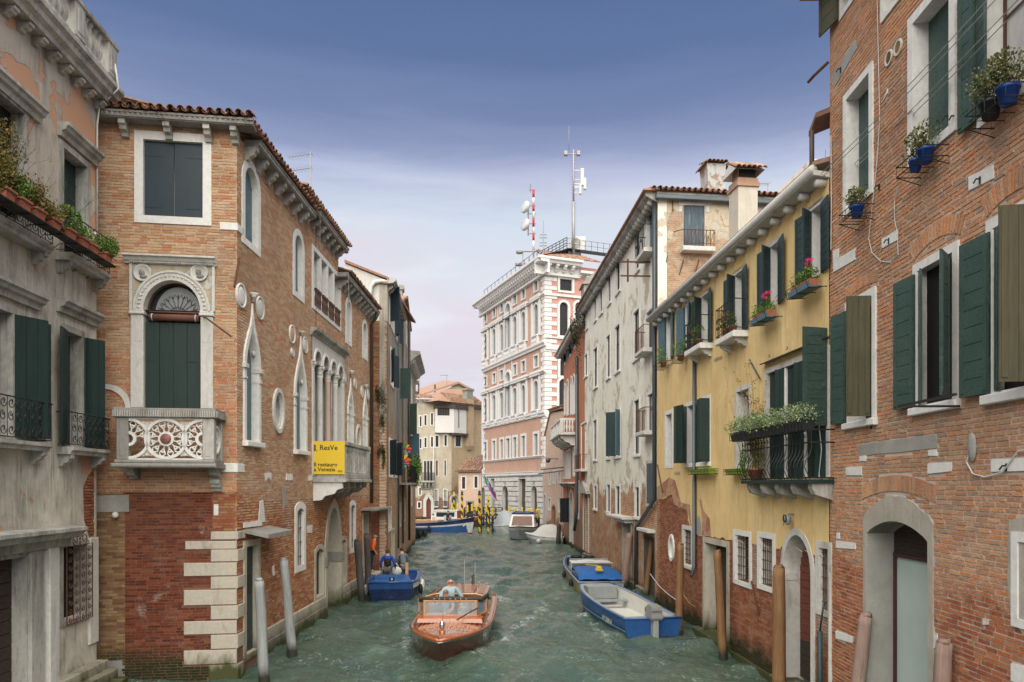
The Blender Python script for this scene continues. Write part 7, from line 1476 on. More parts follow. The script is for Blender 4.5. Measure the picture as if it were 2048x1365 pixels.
 a, e = U(1569), U(1624); zt2 = Z(1597, 1071); bx = (a, e, -.2, zt2); d2 = opening(w, b, bx, 'round', fw=.15, depth=.5, mat='stone', fill='dark', bottom=False, name='door', filly=.48, n=20, rise=(e-a)*.62, label='arched water door of red brown planks')
 for k in range(18):
  z = .25+(zt2-.45)*k/18; zz = z+(zt2-.45)/18; hw = (e-a)/2; zs = zt2-(e-a)*.62; f = 1 if z < zs else math.sqrt(max(0, 1-((zz-zs)/((e-a)*.62))**2)); c_ = (a+e)/2
  if f > .1: m = MB(); m.box(c_-hw*f+.01, c_+hw*f-.01, .36, .39, z+.004, zz-.004, 0, .004); part('plank', m, 'wood_red' if z > 1.1 else 'wood_dark', d2, w.M)
 for xx in (a, ): m = MB(); m.box(a-.16, a+.02, -.06, .3, Z(1569, 1160), Z(1569, 1146), 0, .01); part('impost', m, 'stone', d2, w.M)
 m = MB(); q = w.uz(1589.5, 1040); m.ball(q[0], -.16, q[1], .075, .075, .12, 10, 8); m.tube([(q[0], 0, q[1]+.12), (q[0], -.16, q[1]+.13), (q[0], -.16, q[1]+.05)], .018, 5); lm = part('wall_lamp', m, 'glass_pale', b, w.M, True, 'round bulkhead lamp over the arched door')
 m = MB(); m.tube([(q[0], -.25, q[1]+.12), (q[0], -.25, q[1]-.13)], .008, 4); m.strip([(q[0]+.085*math.cos(2*PI*k/16), q[1]+.03+.085*math.sin(2*PI*k/16)) for k in range(16)], [(q[0]+.07*math.cos(2*PI*k/16), q[1]+.03+.07*math.sin(2*PI*k/16)) for k in range(16)], -.24, -.22, 0, True); part('lamp_cage', m, 'iron', lm, w.M)
 for (x0, x1, y0) in ((1398, 1462, 1263), (1556, 1632, 1345)):
  m = MB(); m.box(U(x0), U(x1), -.22, .3, -.5, .22, 0, .03); part('door_step', m, 'stone_base', b, w.M)
 m = MB(); u = U(1388.5, .1); m.tube([(u, -.1, Z(1388, 716)), (u, -.1, Z(1388, 1136)+.1), (u+.15, -.25, Z(1388, 1150))], .06, 8); part('downpipe', m, 'zinc', b, w.M, True)
 # plaster above, pink undercoat low on the left, bricks below
 bnd = [(1315, 1000), (1345, 990), (1350, 1010), (1375, 1020), (1383, 1066), (1410, 1072), (1424, 1074), (1440, 1078), (1460, 1080), (1508, 1088), (1558, 1098), (1570, 1092), (1600, 1100), (1628, 1110), (1662, 1112)]
 rj = random.Random(5); bq = []
 for (xa, ya), (xb, yb_) in zip(bnd, bnd[1:]):
  for k in range(5): bq.append((xa+(xb-xa)*k/5+(rj.uniform(-1, 1) if k else 0), ya+(yb_-ya)*k/5+(rj.uniform(-3.5, 2.5) if k else 0)))
 bnd = bq+[bnd[-1]]; bp = [w.uz(x, y) for x, y in bnd]; bp[0] = (0, bp[0][1]); bp[-1] = (L, bp[-1][1])
 hs = w.holes; ZT_ = ZT
 wallbody(w, b, -1.5, ZT, 'mortar_red', y=.007)
 up_poly = [(0, ZT)]+bp+[(L, ZT)]; m = sheet(up_poly, hs, -.020); m2 = MB(); n = len(bp); m.add([(x, -.020, z) for x, z in bp]+[(x, .0, z) for x, z in bp], [(i, i+1, n+i+1, n+i) for i in range(n-1)]); reveals(m, [h for h in hs if h[0][1] > 4], -.02, .1); part('plaster', m, 'pl_G', b, w.M)
 p = w.poly([(1316, 975), (1340, 955), (1352, 962), (1363, 1005), (1381, 1010), (1386, 1066), (1375, 1020), (1350, 1010), (1345, 990), (1316, 1000)]); m = MB(); m.prism([(x, z) for x, z in p], -.026, -.0); part('undercoat_patch', m, 'pl_Gp', b, w.M)
 p = w.poly([(1400, 998), (1404, 1001), (1409, 1022), (1421, 1037), (1424, 1074), (1405, 1071), (1407, 1040)]); m = MB(); m.prism(p, -.025, -.0); part('undercoat_patch', m, 'pl_Gp', b, w.M)
 p = w.poly([(1391, 1034), (1400, 1032), (1404, 1050), (1404, 1071), (1391, 1069)]); m = MB(); m.prism(p, -.024, -.0); part('cement_patch', m, 'plaster_grey', b, w.M)
 up1 = [(0, ZT-4)]+[(x, z+.04) for x, z in bp]+[(L, ZT-4)]
 masonry(w, b, [(0, -.5), (L, -.5)]+[(x, z) for x, z in bp[::-1]], 'br_low', holes=hs+[w.poly([(1504, 1080), (1516, 1080), (1516, 1172), (1504, 1168)]), w.poly([(1630, 1105), (1662, 1110), (1662, 1300), (1630, 1270)])], nobj=240, seed=21, J=.010, proud=.005)
 masonry(w, b, w.poly([(1504, 1087), (1515, 1088), (1515, 1172), (1504, 1168)]), 'br_paint', nobj=20, seed=22, J=.010, proud=.005); masonry(w, b, w.poly([(1630, 1110), (1662, 1112), (1662, 1300), (1630, 1270)]), 'br_paint', nobj=40, seed=23, J=.010, proud=.005)
 # gutter, corbels, roof edge
 zg = ZT+.18; m = MB(); m.tube([(-.1, -.34, zg), (L-.02, -.34, zg)], .095, 10); part('gutter', m, 'zinc_pale', b, w.M, True)
 for k in range(19): u = .25+(L-.4)*k/18; m = MB(); m.tube([(u, .02, zg-.22), (u, -.24, zg-.22)], .085, 10); part('rafter_end', m, 'stone', b, w.M, True)
 profile_run(w, b, [(0, zg-.05), (-.34, zg-.02), (-.34, zg-.12), (-.20, zg-.13), (0, zg-.16)], 0, L, 'stone')
 m = MB(); m.hexa([(-.1, -.32, zg+.08), (L, -.32, zg+.08), (L, -.32, zg+.17), (-.1, -.32, zg+.17), (-.1, 2.2, zg+.8), (L, 2.2, zg+.8), (L, 2.2, zg+.9), (-.1, 2.2, zg+.9)]); part('roof', m, 'br_orange' if False else 'tile_red', b, w.M)
 m = MB(); u = L-.15; m.tube([(u, -.30, Z(1655, 300)+.4), (u, -.30, Z(1655, 330)), (u-.05, -.34, zg+.05)], .05, 8); part('downpipe', m, 'pipe_brown', b, w.M, True)
 m = MB(); m.box(0, .3, .001, 8, -1.5, ZT); part('side_wall', m, 'pl_G', b, w.M)
 # footing
 m = MB(); m.box(0, L, -.06, .02, -1.5, .10, 0, .02); part('footing', m, 'stone_base', b, w.M)
 # the long planter on the balcony
 t = thing('long_planter', 'long black planter box brimming with white flowering jasmine along the iron balcony', 'planter', w.M); m = MB(); zp = zr-.02
 pa, pb = w.u(1457, off+.15), fb+.0; pa = fa-.25
 m.hexa([(pa, -off-.16, zp), (pb, -off-.16, zp), (pb, -off-.20, zp+.22), (pa-.04, -off-.20, zp+.22), (pa, -off+.06, zp), (pb, -off+.06, zp), (pb, -off+.10, zp+.22), (pa-.04, -off+.10, zp+.22)]); part('box', m, 'pot_black', t)
 m = MB()
 for k in range(26): x = pa+(pb-pa)*k/25; m.tube([(x, -off-.215, zp), (x, -off-.215, zp+.2)], .007, 4)
 for zz in (zp+.03, zp+.17): m.tube([(pa, -off-.215, zz), (pb, -off-.215, zz)], .008, 4)
 part('cage', m, 'iron', t); m = MB()
 for k in range(22): x = pa+(pb-pa)*(k+.5)/22; foliage(m, x, -off-.06, zp+.34, .25, .27, .23, 330, .028, 50+k, lump=8)
 part('foliage', m, 'leaf_pale', t); m = MB(); r = np.random.default_rng(3)
 for k in range(700): x = r.uniform(pa, pb); q = (x, -off-.05+r.normal(0, .12), zp+.32+r.uniform(-.05, .2)); s = .012; m.add([(q[0]-s, q[1]-s, q[2]), (q[0]+s, q[1]-s, q[2]+s), (q[0]+s, q[1]+s, q[2]+s*.5), (q[0]-s, q[1]+s, q[2]-s)], [(0, 1, 2, 3)])
 part('blossom', m, 'flower_white', t, kind='stuff')
 t = thing('dry_bamboo', 'tall straw coloured bamboo standing on the iron balcony', 'plant', w.M @ Matrix.Translation((w.u(1510, .3), -.28, fz))); m = MB(); pot(m, 0, 0, 0, .17, .3); part('pot', m, 'terracotta', t, None, True); m = MB(); sprays(m, (0, 0, .2), 26, 2.3, 9, .007, .16, 30, .035, mi=0, lmi=0, droop=.05); sprays(m, (-.5, -.1, .3), 8, 2.3, 19, .004, .2, 12, .025, mi=0, lmi=0, droop=.05); part('foliage', m, 'leaf_straw', t)
 t = thing('balcony_ivy', 'dark ivy hanging behind the balcony bars at their far end', 'plant', w.M @ Matrix.Translation((fa+.3, -.25, fz))); m = MB(); foliage(m, 0, -.1, .5, .35, .25, .5, 600, .04, 8); part('foliage', m, 'leaf', t)
 # lime green flower boxes
 MT['lime'] = m_plain('lime_plastic', (.26, .42, .02), .06, .4, 5)
 for i, (px0, px1, py, lab) in enumerate(((1385, 1424, 948, 'empty lime green flower box under the half open shutters'), (1457, 1485, 949, 'lime green flower box left of the iron balcony'))):
  a, e = w.u(px0, .2), w.u(px1, .2); z = w.z((px0+px1)/2, py, .2); t = thing('flower_box', lab, 'flower box', w.M, 'lime green flower boxes'); m = MB(); m.hexa([(a+.03, -.28, z), (e-.03, -.28, z), (e, -.31, z+.14), (a, -.31, z+.14), (a+.03, -.12, z), (e-.03, -.12, z), (e, -.09, z+.14), (a, -.09, z+.14)]); part('box', m, 'lime', t); m = MB()
  for zz in (z-.01, z+.07, z+.13): m.tube([(a-.02, -.02, zz), (a-.02, -.33, zz), (e+.02, -.33, zz), (e+.02, -.02, zz)], .008, 4)
  for k in range(7): x = a+(e-a)*k/6; m.tube([(x, -.33, z+.14), (x, -.33, z-.01), (x, -.02, z-.01)], .006, 4)
  part('holder', m, 'iron', t)
 # window boxes with cyclamen and the plants on the balconies
 def wbox(k, lab, pots, oy=.26, dz=-.36, wd=.95, pinks=True):
  bx = up[k]; c_ = (bx[0]+bx[1])/2; a, e = c_-wd/2, c_+wd/2; z = bx[2]+dz; t = thing('window_box', lab, 'window box', w.M, 'flower boxes of the yellow house'); m = MB(); m.box(a, e, -oy-.13, -oy+.13, z, z+.03); m.box(a, e, -oy-.14, -oy-.12, z, z+.12); m.box(a, a+.02, -oy-.13, -oy+.12, z, z+.12); part('tray', m, 'sh_blue', t); m = MB()
  for x in (a, c_, e): m.tube([(x, 0, z+.02), (x, -oy-.15, z-.02), (x, -oy-.20, z+.12)], .01, 4)
  scroll(m, a-.08, z+.10, .07, -oy-.14, 1.2, 0, 1, .008, 10); m.tube([(a-.1, -oy-.15, z+.18), (e+.05, -oy-.15, z+.18)], .008, 4); part('holder', m, 'iron', t)
  for j, (dx, kind, lb2) in enumerate(pots):
   p = thing('potted_plant', lb2, 'plant', w.M @ Matrix.Translation((c_+dx, -oy, z+.035)), 'plants at the yellow house windows'); m = MB(); m.hexa([(-.16, -.09, 0), (.16, -.09, 0), (.19, -.11, .15), (-.19, -.11, .15), (-.16, .09, 0), (.16, .09, 0), (.19, .11, .15), (-.19, .11, .15)]); part('pot', m, 'terracotta', p)
   m = MB(); foliage(m, 0, 0, .26, .20, .15, .16, 260, .035, 60+j+k*3, mi=0, lump=6); sprays(m, (0, 0, .12), 7, .42, j+k, .005, .6, 9, .028, mi=0, lmi=0)
   if kind == 'pink':
    for q in range(14):
     r_ = random.Random(q+k*7); x, y, zz = r_.uniform(-.12, .14), r_.uniform(-.1, .08), .48+r_.uniform(-.07, .10)
     for a_ in range(4): an = a_*PI/2+r_.random(); m.add([(x, y, zz), (x+.035*math.cos(an), y+.035*math.sin(an), zz+.05), (x+.02*math.cos(an+.8), y+.02*math.sin(an+.8), zz+.075)], [(0, 1, 2)], 1)
     m.tube([(x*.3, y*.3, .15), (x, y, zz)], .004, 3, 0)
   part('foliage', m, ['leaf', 'flower_pink'], p)
 wbox(5, 'slate blue window box nearest the brick house', [(-.24, 'g', 'trailing green plant in the window box nearest the brick house'), (.22, 'pink', 'bright pink cyclamen nearest the brick house')])
 wbox(4, 'slate blue window box under the second window from the brick house', [(-.24, 'g', 'spiky green plant in the second window box'), (.22, 'pink', 'pink cyclamen in the second window box')])
 for k, dx, lab, s, pk in ((3, -.22, 'dense brownish shrub on the fourth window balcony', .42, 0), (3, .18, 'pink cyclamen behind the scrolled rail of the fourth window', .30, 1), (2, -.35, 'prickly pear cactus on the narrow balcony', .40, 2), (2, .15, 'dark green plant with a few pink flowers on the narrow balcony', .34, 1), (1, .0, 'dark trailing plant under the second pale blue shutters', .45, 0), (0, .1, 'bushy green plant hanging under the farthest pale blue shutters', .42, 3)):
  bx = up[k]; z = bx[2]-.03; p = thing('potted_plant', lab, 'plant', w.M @ Matrix.Translation(((bx[0]+bx[1])/2+dx, -.24, z-(0 if k > 1 else .25))), 'plants at the yellow house windows'); m = MB(); pot(m, 0, 0, 0, .12, .2); part('pot', m, 'terracotta', p, None, True); m = MB()
  if pk == 2:
   for q in range(9): r_ = random.Random(q); m.ball(r_.uniform(-.18, .18), r_.uniform(-.12, .1), .32+.09*q*.6, .085, .03, .11, 8, 5)
  else: foliage(m, 0, -.05, .22+s*.4, s*.85, s*.5, s*.72, 520, .034, 80+k, lump=8)
  if pk == 1:
   for q in range(12): r_ = random.Random(q+k); x, y, zz = r_.uniform(-.15, .15), r_.uniform(-.25, 0), .35+r_.uniform(-.1, .2); m.add([(x-.03, y, zz), (x, y-.02, zz+.07), (x+.03, y, zz), (x, y+.02, zz-.02)], [(0, 1, 2), (0, 2, 3)], 1)
  part('foliage', m, ['leaf_jade' if pk == 2 else 'leaf_olive' if (k, pk) == (3, 0) else 'leaf', 'flower_pink'], p)
 for k in (0, 1):
  bx = up[k]; z = bx[2]-.28; a, e = bx[0]-.3, bx[1]+.3; t = thing('wire_shelf', ['wire shelf under the farthest pale blue shutters', 'wire shelf under the second pale blue shutters'][k], 'plant holder', w.M, 'wire shelves of the yellow house'); m = MB()
  for zz in (z, z+.15): m.tube([(a, 0, zz), (a, -.42, zz), (e, -.42, zz), (e, 0, zz)], .010, 4)
  for j in range(7): x = a+(e-a)*j/6; m.tube([(x, -.42, z+.15), (x, -.42, z), (x, 0, z)], .007, 4)
  part('wires', m, 'iron', t)
 return b, up
bG, GUP = build_G()
def drying_beam():
 Y = 15.6; a, e = P3(1585, 387, Y+.6), P3(1672, 386, Y-.1)
 t = thing('drying_beam', 'green wooden beam with white laundry lines stretched towards the bridge', 'laundry beam', Matrix.Translation(a)); m = MB(); d = e-a; m.tube([(0, 0, 0), tuple(d)], .045, 4); part('beam', m, 'sh_dkgreen', t)
 for k, (x0, y0, x1, y1) in enumerate(((1600, 387, 2060, -95), (1606, 389, 2060, -75), (1640, 387, 2060, -25), (1646, 389, 2060, -6))):
  A = P3(x0, y0, 15.7)-a; B_ = P3(x1, y1, 8.3)-a; m = MB(); m.tube([tuple(A.lerp(B_, i/10)-Vector((0, 0, .10*math.sin(PI*i/10)))) for i in range(11)], .009, 4); part('line', m, 'curtain', t)
 A = P3(1651, 300, 15)-a; B_ = P3(1652, 655, 15)-a; m = MB(); m.tube([tuple(A), tuple(B_)], .008, 4); part('line', m, 'curtain', t)
drying_beam()
# ================================================================== RIGHT: cream house with the peeling plaster
wH = Wall(4.62, 46.0, 5.58, 27.75); wHe = Wall(5.58, 27.75, 5.58+10*.992, 27.75+10*.122)
def build_H():
 w = wH; U, Z = w.u, w.z; L = w.L; ZT = 15.75; b = thing('cream_house', 'tall cream house with peeling plaster, narrow windows, iron balconies and bare brick below', 'building', w.M)
 rows = [(1295.5, 1308, 418, 505, 1, 'sh_blue'), (1271, 1279, 462, 540, 0, 0), (1233, 1240.5, 517, 583, 0, 0), (1216.5, 1222, 545, 606, 0, 0), (1200, 1205, 571, 626, 0, 0), (1189, 1193, 588, 640, 0, 0), (1173, 1176, 612, 656, 0, 0),
   (1268, 1279, 622, 716, 0, 0), (1294, 1306, 622, 700, 2, 'wood_old'), (1231, 1240, 652, 742, 0, 0), (1214, 1220.5, 672, 755, 0, 0), (1188, 1195, 697, 774, 0, 0), (1170, 1175, 710, 752, 0, 0),
   (1269, 1279, 801, 908, 0, 0), (1296, 1308, 788, 862, 2, 'glass'), (1233.5, 1240.5, 822, 912, 3, 'sh_blue'), (1214, 1220, 828, 915, 0, 0), (1187, 1194, 841, 919, 0, 0), (1163, 1174, 848, 938, 2, 'glass'),
   (1271, 1279, 975, 1033, 0, 0), (1232.5, 1240, 973, 1031, 0, 0), (1214.5, 1221, 970, 1023, 0, 0), (1188.5, 1194, 973, 1017, 0, 0)]
 for x0, x1, ya, yb_, kind, mt in rows:
  bx = w.box(x0, x1, ya, yb_); fl = 'shut' if (kind in (1, ) or mt == 'wood_old') else ('pale' if (int(x0)+int(ya)) % 4 == 0 else 'glass')
  fr = opening(w, b, bx, fw=.13, depth=.16, mat='stone_clean', fill=fl, fillmat=mt if fl == 'shut' else None, sill=.05, mull=1, filly=.09, fmat='wood_old')
  if kind == 3: leaf(w, b, bx[0]-.02, bx[2], bx[3], .55, 228, 'sh_slategreen', 6, single=False); leaf(w, b, bx[1]+.02, bx[2], bx[3], .5, -35, 'sh_blue', 3, True, single=False)
  if kind in (1, 2):
   a, e = bx[0]-.35, bx[1]+.22; z = bx[2]-.03; m = MB(); m.box(a, e, -.45, 0, z-.16, z, 0, .02); part('balcony_slab', m, 'stone', b, w.M); m = MB(); y = -.42; hz = .9
   for j in range(9): x = a+.03+(e-a-.06)*j/8; m.tube([(x, y, z), (x, y-.05*(kind == 1), z+hz)], .012, 4)
   for j in range(1, 3): m.tube([(a+.03, y*j/3, z), (a+.03, y*j/3, z+hz)], .012, 4)
   m.tube([(a+.03, 0, z+hz), (a+.03, y, z+hz), (e-.03, y, z+hz), (e-.03, 0, z+hz)], .018, 5)
   if kind == 1: [scroll(m, a+(e-a)*(j+.5)/4, z+hz*.5, .13, y-.02, 1.2, 0, 1 if j % 2 else -1, .010, 10) for j in range(4)]
   part('railing', m, 'iron' if kind == 1 else 'rust', b, w.M)
 bx = w.box(1294.5, 1306, 927, 1008); opening(w, b, bx, fw=.12, depth=.25, mat='stone', fill='shut', fillmat='sh_bluegrey', filly=-.03)
 bx = w.box(1247, 1262, 1046, 1160); opening(w, b, (bx[0], bx[1], .3, bx[3]), fw=.18, depth=.45, mat='stone_base', fill='dark', bottom=False, name='door', label='tall stone framed water door under a canopy')
 m = MB(); q = Z(1250, 1036); m.box(U(1236)-.2, U(1268), -.55, 0, q, q+.12, 0, .02); m.box(U(1242), U(1266), -.4, 0, q-.16, q-.001, 0, .02); part('door_canopy', m, 'stone', b, w.M)
 bx = w.box(1290, 1309, 1076, 1195); opening(w, b, (bx[0], bx[1], -.3, bx[3]), fw=.08, depth=.8, mat='wood_old', fill='dark', bottom=False, name='door', filly=.78, label='dark boat entrance behind the leaning pole')
 m = MB(); z = Z(1300, 1064); m.box(bx[0]-.25, bx[1]+.1, -.30, 0, z, z+.12, 0, .01); part('lintel', m, 'stone', b, w.M)
 a = (U(1167.5), U(1177), .5, Z(1172, 985)); opening(w, b, a, 'round', fw=.25, depth=.4, mat='stone', fill='dark', bottom=False, name='door', label='arched stone doorway with carved jambs')
 m = MB(); m.prism(w.poly([(1163, 985), (1172, 962), (1180, 988)]), -.25, .0); part('pediment', m, 'stone_dirty', b, w.M)
 wallbody(w, b, -1.5, ZT-.2, 'pl_H')
 profile_run(w, b, [(0, ZT+.05), (-.5, ZT+.05), (-.5, ZT-.08), (-.1, ZT-.30), (0, ZT-.32)], -.1, L+.1, 'stone_dirty')
 for k in range(42): u = .2+(L-.4)*k/41; m = MB(); m.tube([(u, .02, ZT-.30), (u, -.36, ZT-.26)], .11, 8); part('rafter_end', m, 'stone_dirty', b, w.M, True)
 profile_run(w, b, [(0, ZT+.14), (-.62, ZT+.10), (-.62, ZT+.04), (0, ZT+.06)], -.1, L+.3, 'tile_red', 'tile_edge')
 # downpipe with its bend
 m = MB(); u = L-.05; zs = [Z(1310, 410), Z(1310, 1000)]; m.tube([(u, -.45, ZT-.1), (u, -.12, zs[0]+.2), (u, -.12, zs[1]), (U(1278), -.12, Z(1278, 1055)), (U(1277), -.12, Z(1278, 1180))], .085, 8); part('downpipe', m, 'zinc', b, w.M, True)
 # iron beam bracket
 m = MB(); q = w.uz(1304, 556); m.tube([(q[0]-.3, 0, Z(1300, 525)), (q[0]-.3, -1.2, Z(1300, 525))], .035, 5); m.tube([(q[0]-.3, 0, Z(1300, 553)), (q[0]-.3, -1.2, Z(1300, 553))], .035, 5); m.tube([(q[0]-.3, -.9, Z(1300, 520)), (q[0]-.3, -.9, Z(1300, 565))], .04, 5); part('bracket', m, 'rust', b, w.M)
 # waterline stones
 u = 0; r = random.Random(2)
 while u < L:
  l = r.uniform(.8, 1.6); e = min(u+l, L)
  if not (U(1245)-.3 < (u+e)/2 < U(1263)+.2 or (u+e)/2 > U(1288)): m = MB(); m.box(u+.01, e-.01, -.14-.04*r.random(), .02, -1.5, .36+.08*r.random(), 0, .02); part('footing_stone', m, 'stone_base', b, w.M)
  u = e
 # end wall above the yellow roof
 e = wHe; bx = e.box(1366, 1409, 411, 494); opening(e, b, bx, fw=.02, depth=.12, mat='stone', fill='shut', fillmat='sh_bluegrey', filly=.03, label='peeling blue grey shutters behind a rusty rail')
 m = MB(); m.prism(e.poly([(1357, 404), (1423, 405), (1423, 411), (1357, 411)]), -.03, .02); part('lintel', m, 'stone', b, e.M)
 for px in ([(1358, 412), (1364, 412), (1364, 424), (1358, 424)], [(1412, 412), (1418, 412), (1418, 425), (1412, 425)]): m = MB(); m.prism(e.poly(px), -.02, .02); part('inset_stone', m, 'stone', b, e.M)
 z0 = e.z(1390, 498); a0, a1 = e.u(1360), e.u(1424); m = MB(); m.box(a0, a1, -.35, 0, z0-.18, z0, 0, .02); part('balcony_slab', m, 'stone', b, e.M); m = MB(); zz = z0+.62
 for k in range(9): x = a0+.05+(a1-a0-.1)*k/8; m.tube([(x, -.32, z0), (x, -.32, zz)], .012, 4)
 m.tube([(a0-.25, 0, zz), (a0+.05, -.32, zz), (a1-.05, -.32, zz), (a1+.1, 0, zz)], .018, 5); m.tube([(a0+.05, -.32, z0+.1), (a1-.05, -.32, z0+.1)], .012, 4)
 for k in range(8): x = a0+.05+(a1-a0-.1)*k/8; m.tube([(x, -.32, z0+.1), (x+(a1-a0-.1)/8, -.32, zz)], .008, 4)
 part('railing', m, 'rust', b, e.M)
 for pts in ([(1345, 403), (1345, 424)], [(1460, 404), (1459, 420)], [(1366, 521), (1358, 550)], [(1397, 521), (1390, 545)], [(1334, 512), (1332, 525)]):
  m = MB(); m.tube([(e.u(x), -.04, e.z(x, y)) for x, y in pts], .02, 5); part('iron_tie', m, 'rust', b, e.M)
 wallbody(e, b, 8, ZT-.2, 'pl_Hend', u1=e.L, name='side_wall')
 m = MB(); m.box(-.15, e.L, -.28, -.14, ZT-.25, ZT-.06, 0, .03); part('gutter', m, 'zinc', b, e.M); m = MB(); m.box(-.1, e.L, -.2, .1, ZT-.06, ZT+.05); part('eaves_board', m, 'stone_dirty', b, e.M)
 m = MB(); m.add([(-.2, -.3, ZT+.05), (e.L, -.3, ZT+.05), (e.L, 6, ZT+1.7), (.9, 6, ZT+1.7)], [(0, 1, 2, 3)]); part('roof', m, 'tile_red', b, e.M)
 tiles(e.M @ Matrix.Translation((-.25, -.36, ZT+.03)), b, 0, e.L, 3, .26, 'tile', .23, nobj=150)
 m = MB(); m.box(0, L, 6, 6.3, 0, ZT+1.5); part('back_wall', m, 'pl_H', b, w.M)
 # flared chimney
 c0 = e.u(1432); zc0, zc1 = ZT-.1, CH+(HY-332)/FP*28.2; m = MB(); h = zc1-zc0; hw = 21/FP*28.5
 for k in range(8):
  t0, t1 = k/8, (k+1)/8; f = lambda t: hw*(.80+.18*(1-t)**3+.16*t**4)
  m.hexa([(c0-f(t0), -.05-.0*k, zc0+h*t0), (c0+f(t0), -.05, zc0+h*t0), (c0+f(t1), -.05, zc0+h*t1), (c0-f(t1), -.05, zc0+h*t1), (c0-f(t0), .7, zc0+h*t0), (c0+f(t0), .7, zc0+h*t0), (c0+f(t1), .7, zc0+h*t1), (c0-f(t1), .7, zc0+h*t1)])
 ch = thing('flared_chimney', 'flared whitewashed chimney with a scalloped tile rim', 'chimney', e.M); part('shaft', m, m_plaster('cracked_whitewash', (.50, .49, .47), (.38, .37, .35), (.32, .22, .16), peel=.1, streak=.5, scale=3, seed=4, algae=False), ch)
 pr = tile_mesh('tile'); n = 5
 for k in range(n): link('roof_tile', pr[0], ch, e.M @ Matrix.Translation((c0-hw*.98+2*hw*.98*(k+.5)/n, -.20, zc1+.02)) @ Matrix.Rotation(.25, 4, 'X') @ Matrix.Diagonal((1.0, 2.4, 1, 1)))
 for s in (-1, 1): link('roof_tile', pr[0], ch, e.M @ Matrix.Translation((c0+s*hw*1.1, -.15, zc1-.05)) @ Matrix.Rotation(s*.5, 4, 'Y') @ Matrix.Diagonal((1, 2.2, 1, 1)))
 # square chimney in front, on the yellow house roof
 Yc = 23.0; X0, X1 = (1473-CX)/FP*Yc, (1514-CX)/FP*Yc; zb_, zt_ = 10.3, CH+(HY-373)/FP*Yc; M = Matrix.Translation(((X0+X1)/2, Yc+.35, 0)) @ Matrix.Rotation(.12, 4, 'Z'); ch = thing('square_chimney', 'square cream chimney with a little tiled roof cap and brick collar', 'chimney', M); hw = (X1-X0)/2
 m = MB(); m.box(-hw, hw, -.35, .35, zb_, zt_, 0, .01); part('shaft', m, 'plaster_chim', ch)
 m = MB(); m.box(-hw-.05, hw+.05, -.40, .40, zt_+.001, zt_+.12); m.box(-hw-.01, hw+.01, -.36, .36, zt_+.12, zt_+.26); m.box(-hw+.08, hw-.08, -.28, .28, zt_+.26, zt_+.62); part('collar', m, 'terracotta_pale', ch)
 m = MB(); m.box(-hw+.05, hw-.05, -.30, -.281, zt_+.32, zt_+.56); part('smoke_opening', m, 'dark', ch)
 zz = zt_+.60; m = MB(); A = [(-.62, zz-.12), (0, zz+.30), (.62, zz-.12)]
 m.add([(-hw-.16, -.52, zz-.12), (hw+.16, -.52, zz-.12), (hw+.16, 0, zz+.22), (-hw-.16, 0, zz+.22), (-hw-.16, .52, zz-.12), (hw+.16, .52, zz-.12)], [(0, 1, 2, 3), (3, 2, 5, 4), (0, 3, 4), (1, 5, 2)]); part('cap_slab', m, 'plaster_white', ch)
 for k in range(6):
  x = -hw-.10+(2*hw+.20)*k/5; link('roof_tile', tile_mesh('tile_red')[0], ch, M @ Matrix.Translation((x, -.62, zz-.11)) @ Matrix.Rotation(.53, 4, 'X') @ Matrix.Diagonal((1.1, 1.65, 1, 1)))
 link('roof_tile', tile_mesh('tile_red')[0], ch, M @ Matrix.Translation((-hw-.18, 0, zz+.22)) @ Matrix.Rotation(-PI/2, 4, 'Z') @ Matrix.Diagonal((1, 2.6, 1, 1)))
 return b
MT['plaster_chim'] = m_plaster('cream_chimney_render', (.56, .52, .44), (.50, .46, .38), None, streak=.15, seed=8, algae=False); MT['terracotta_pale'] = m_plain('pale_brickwork', (.36, .22, .15), .25, .85, 8)
build_H()
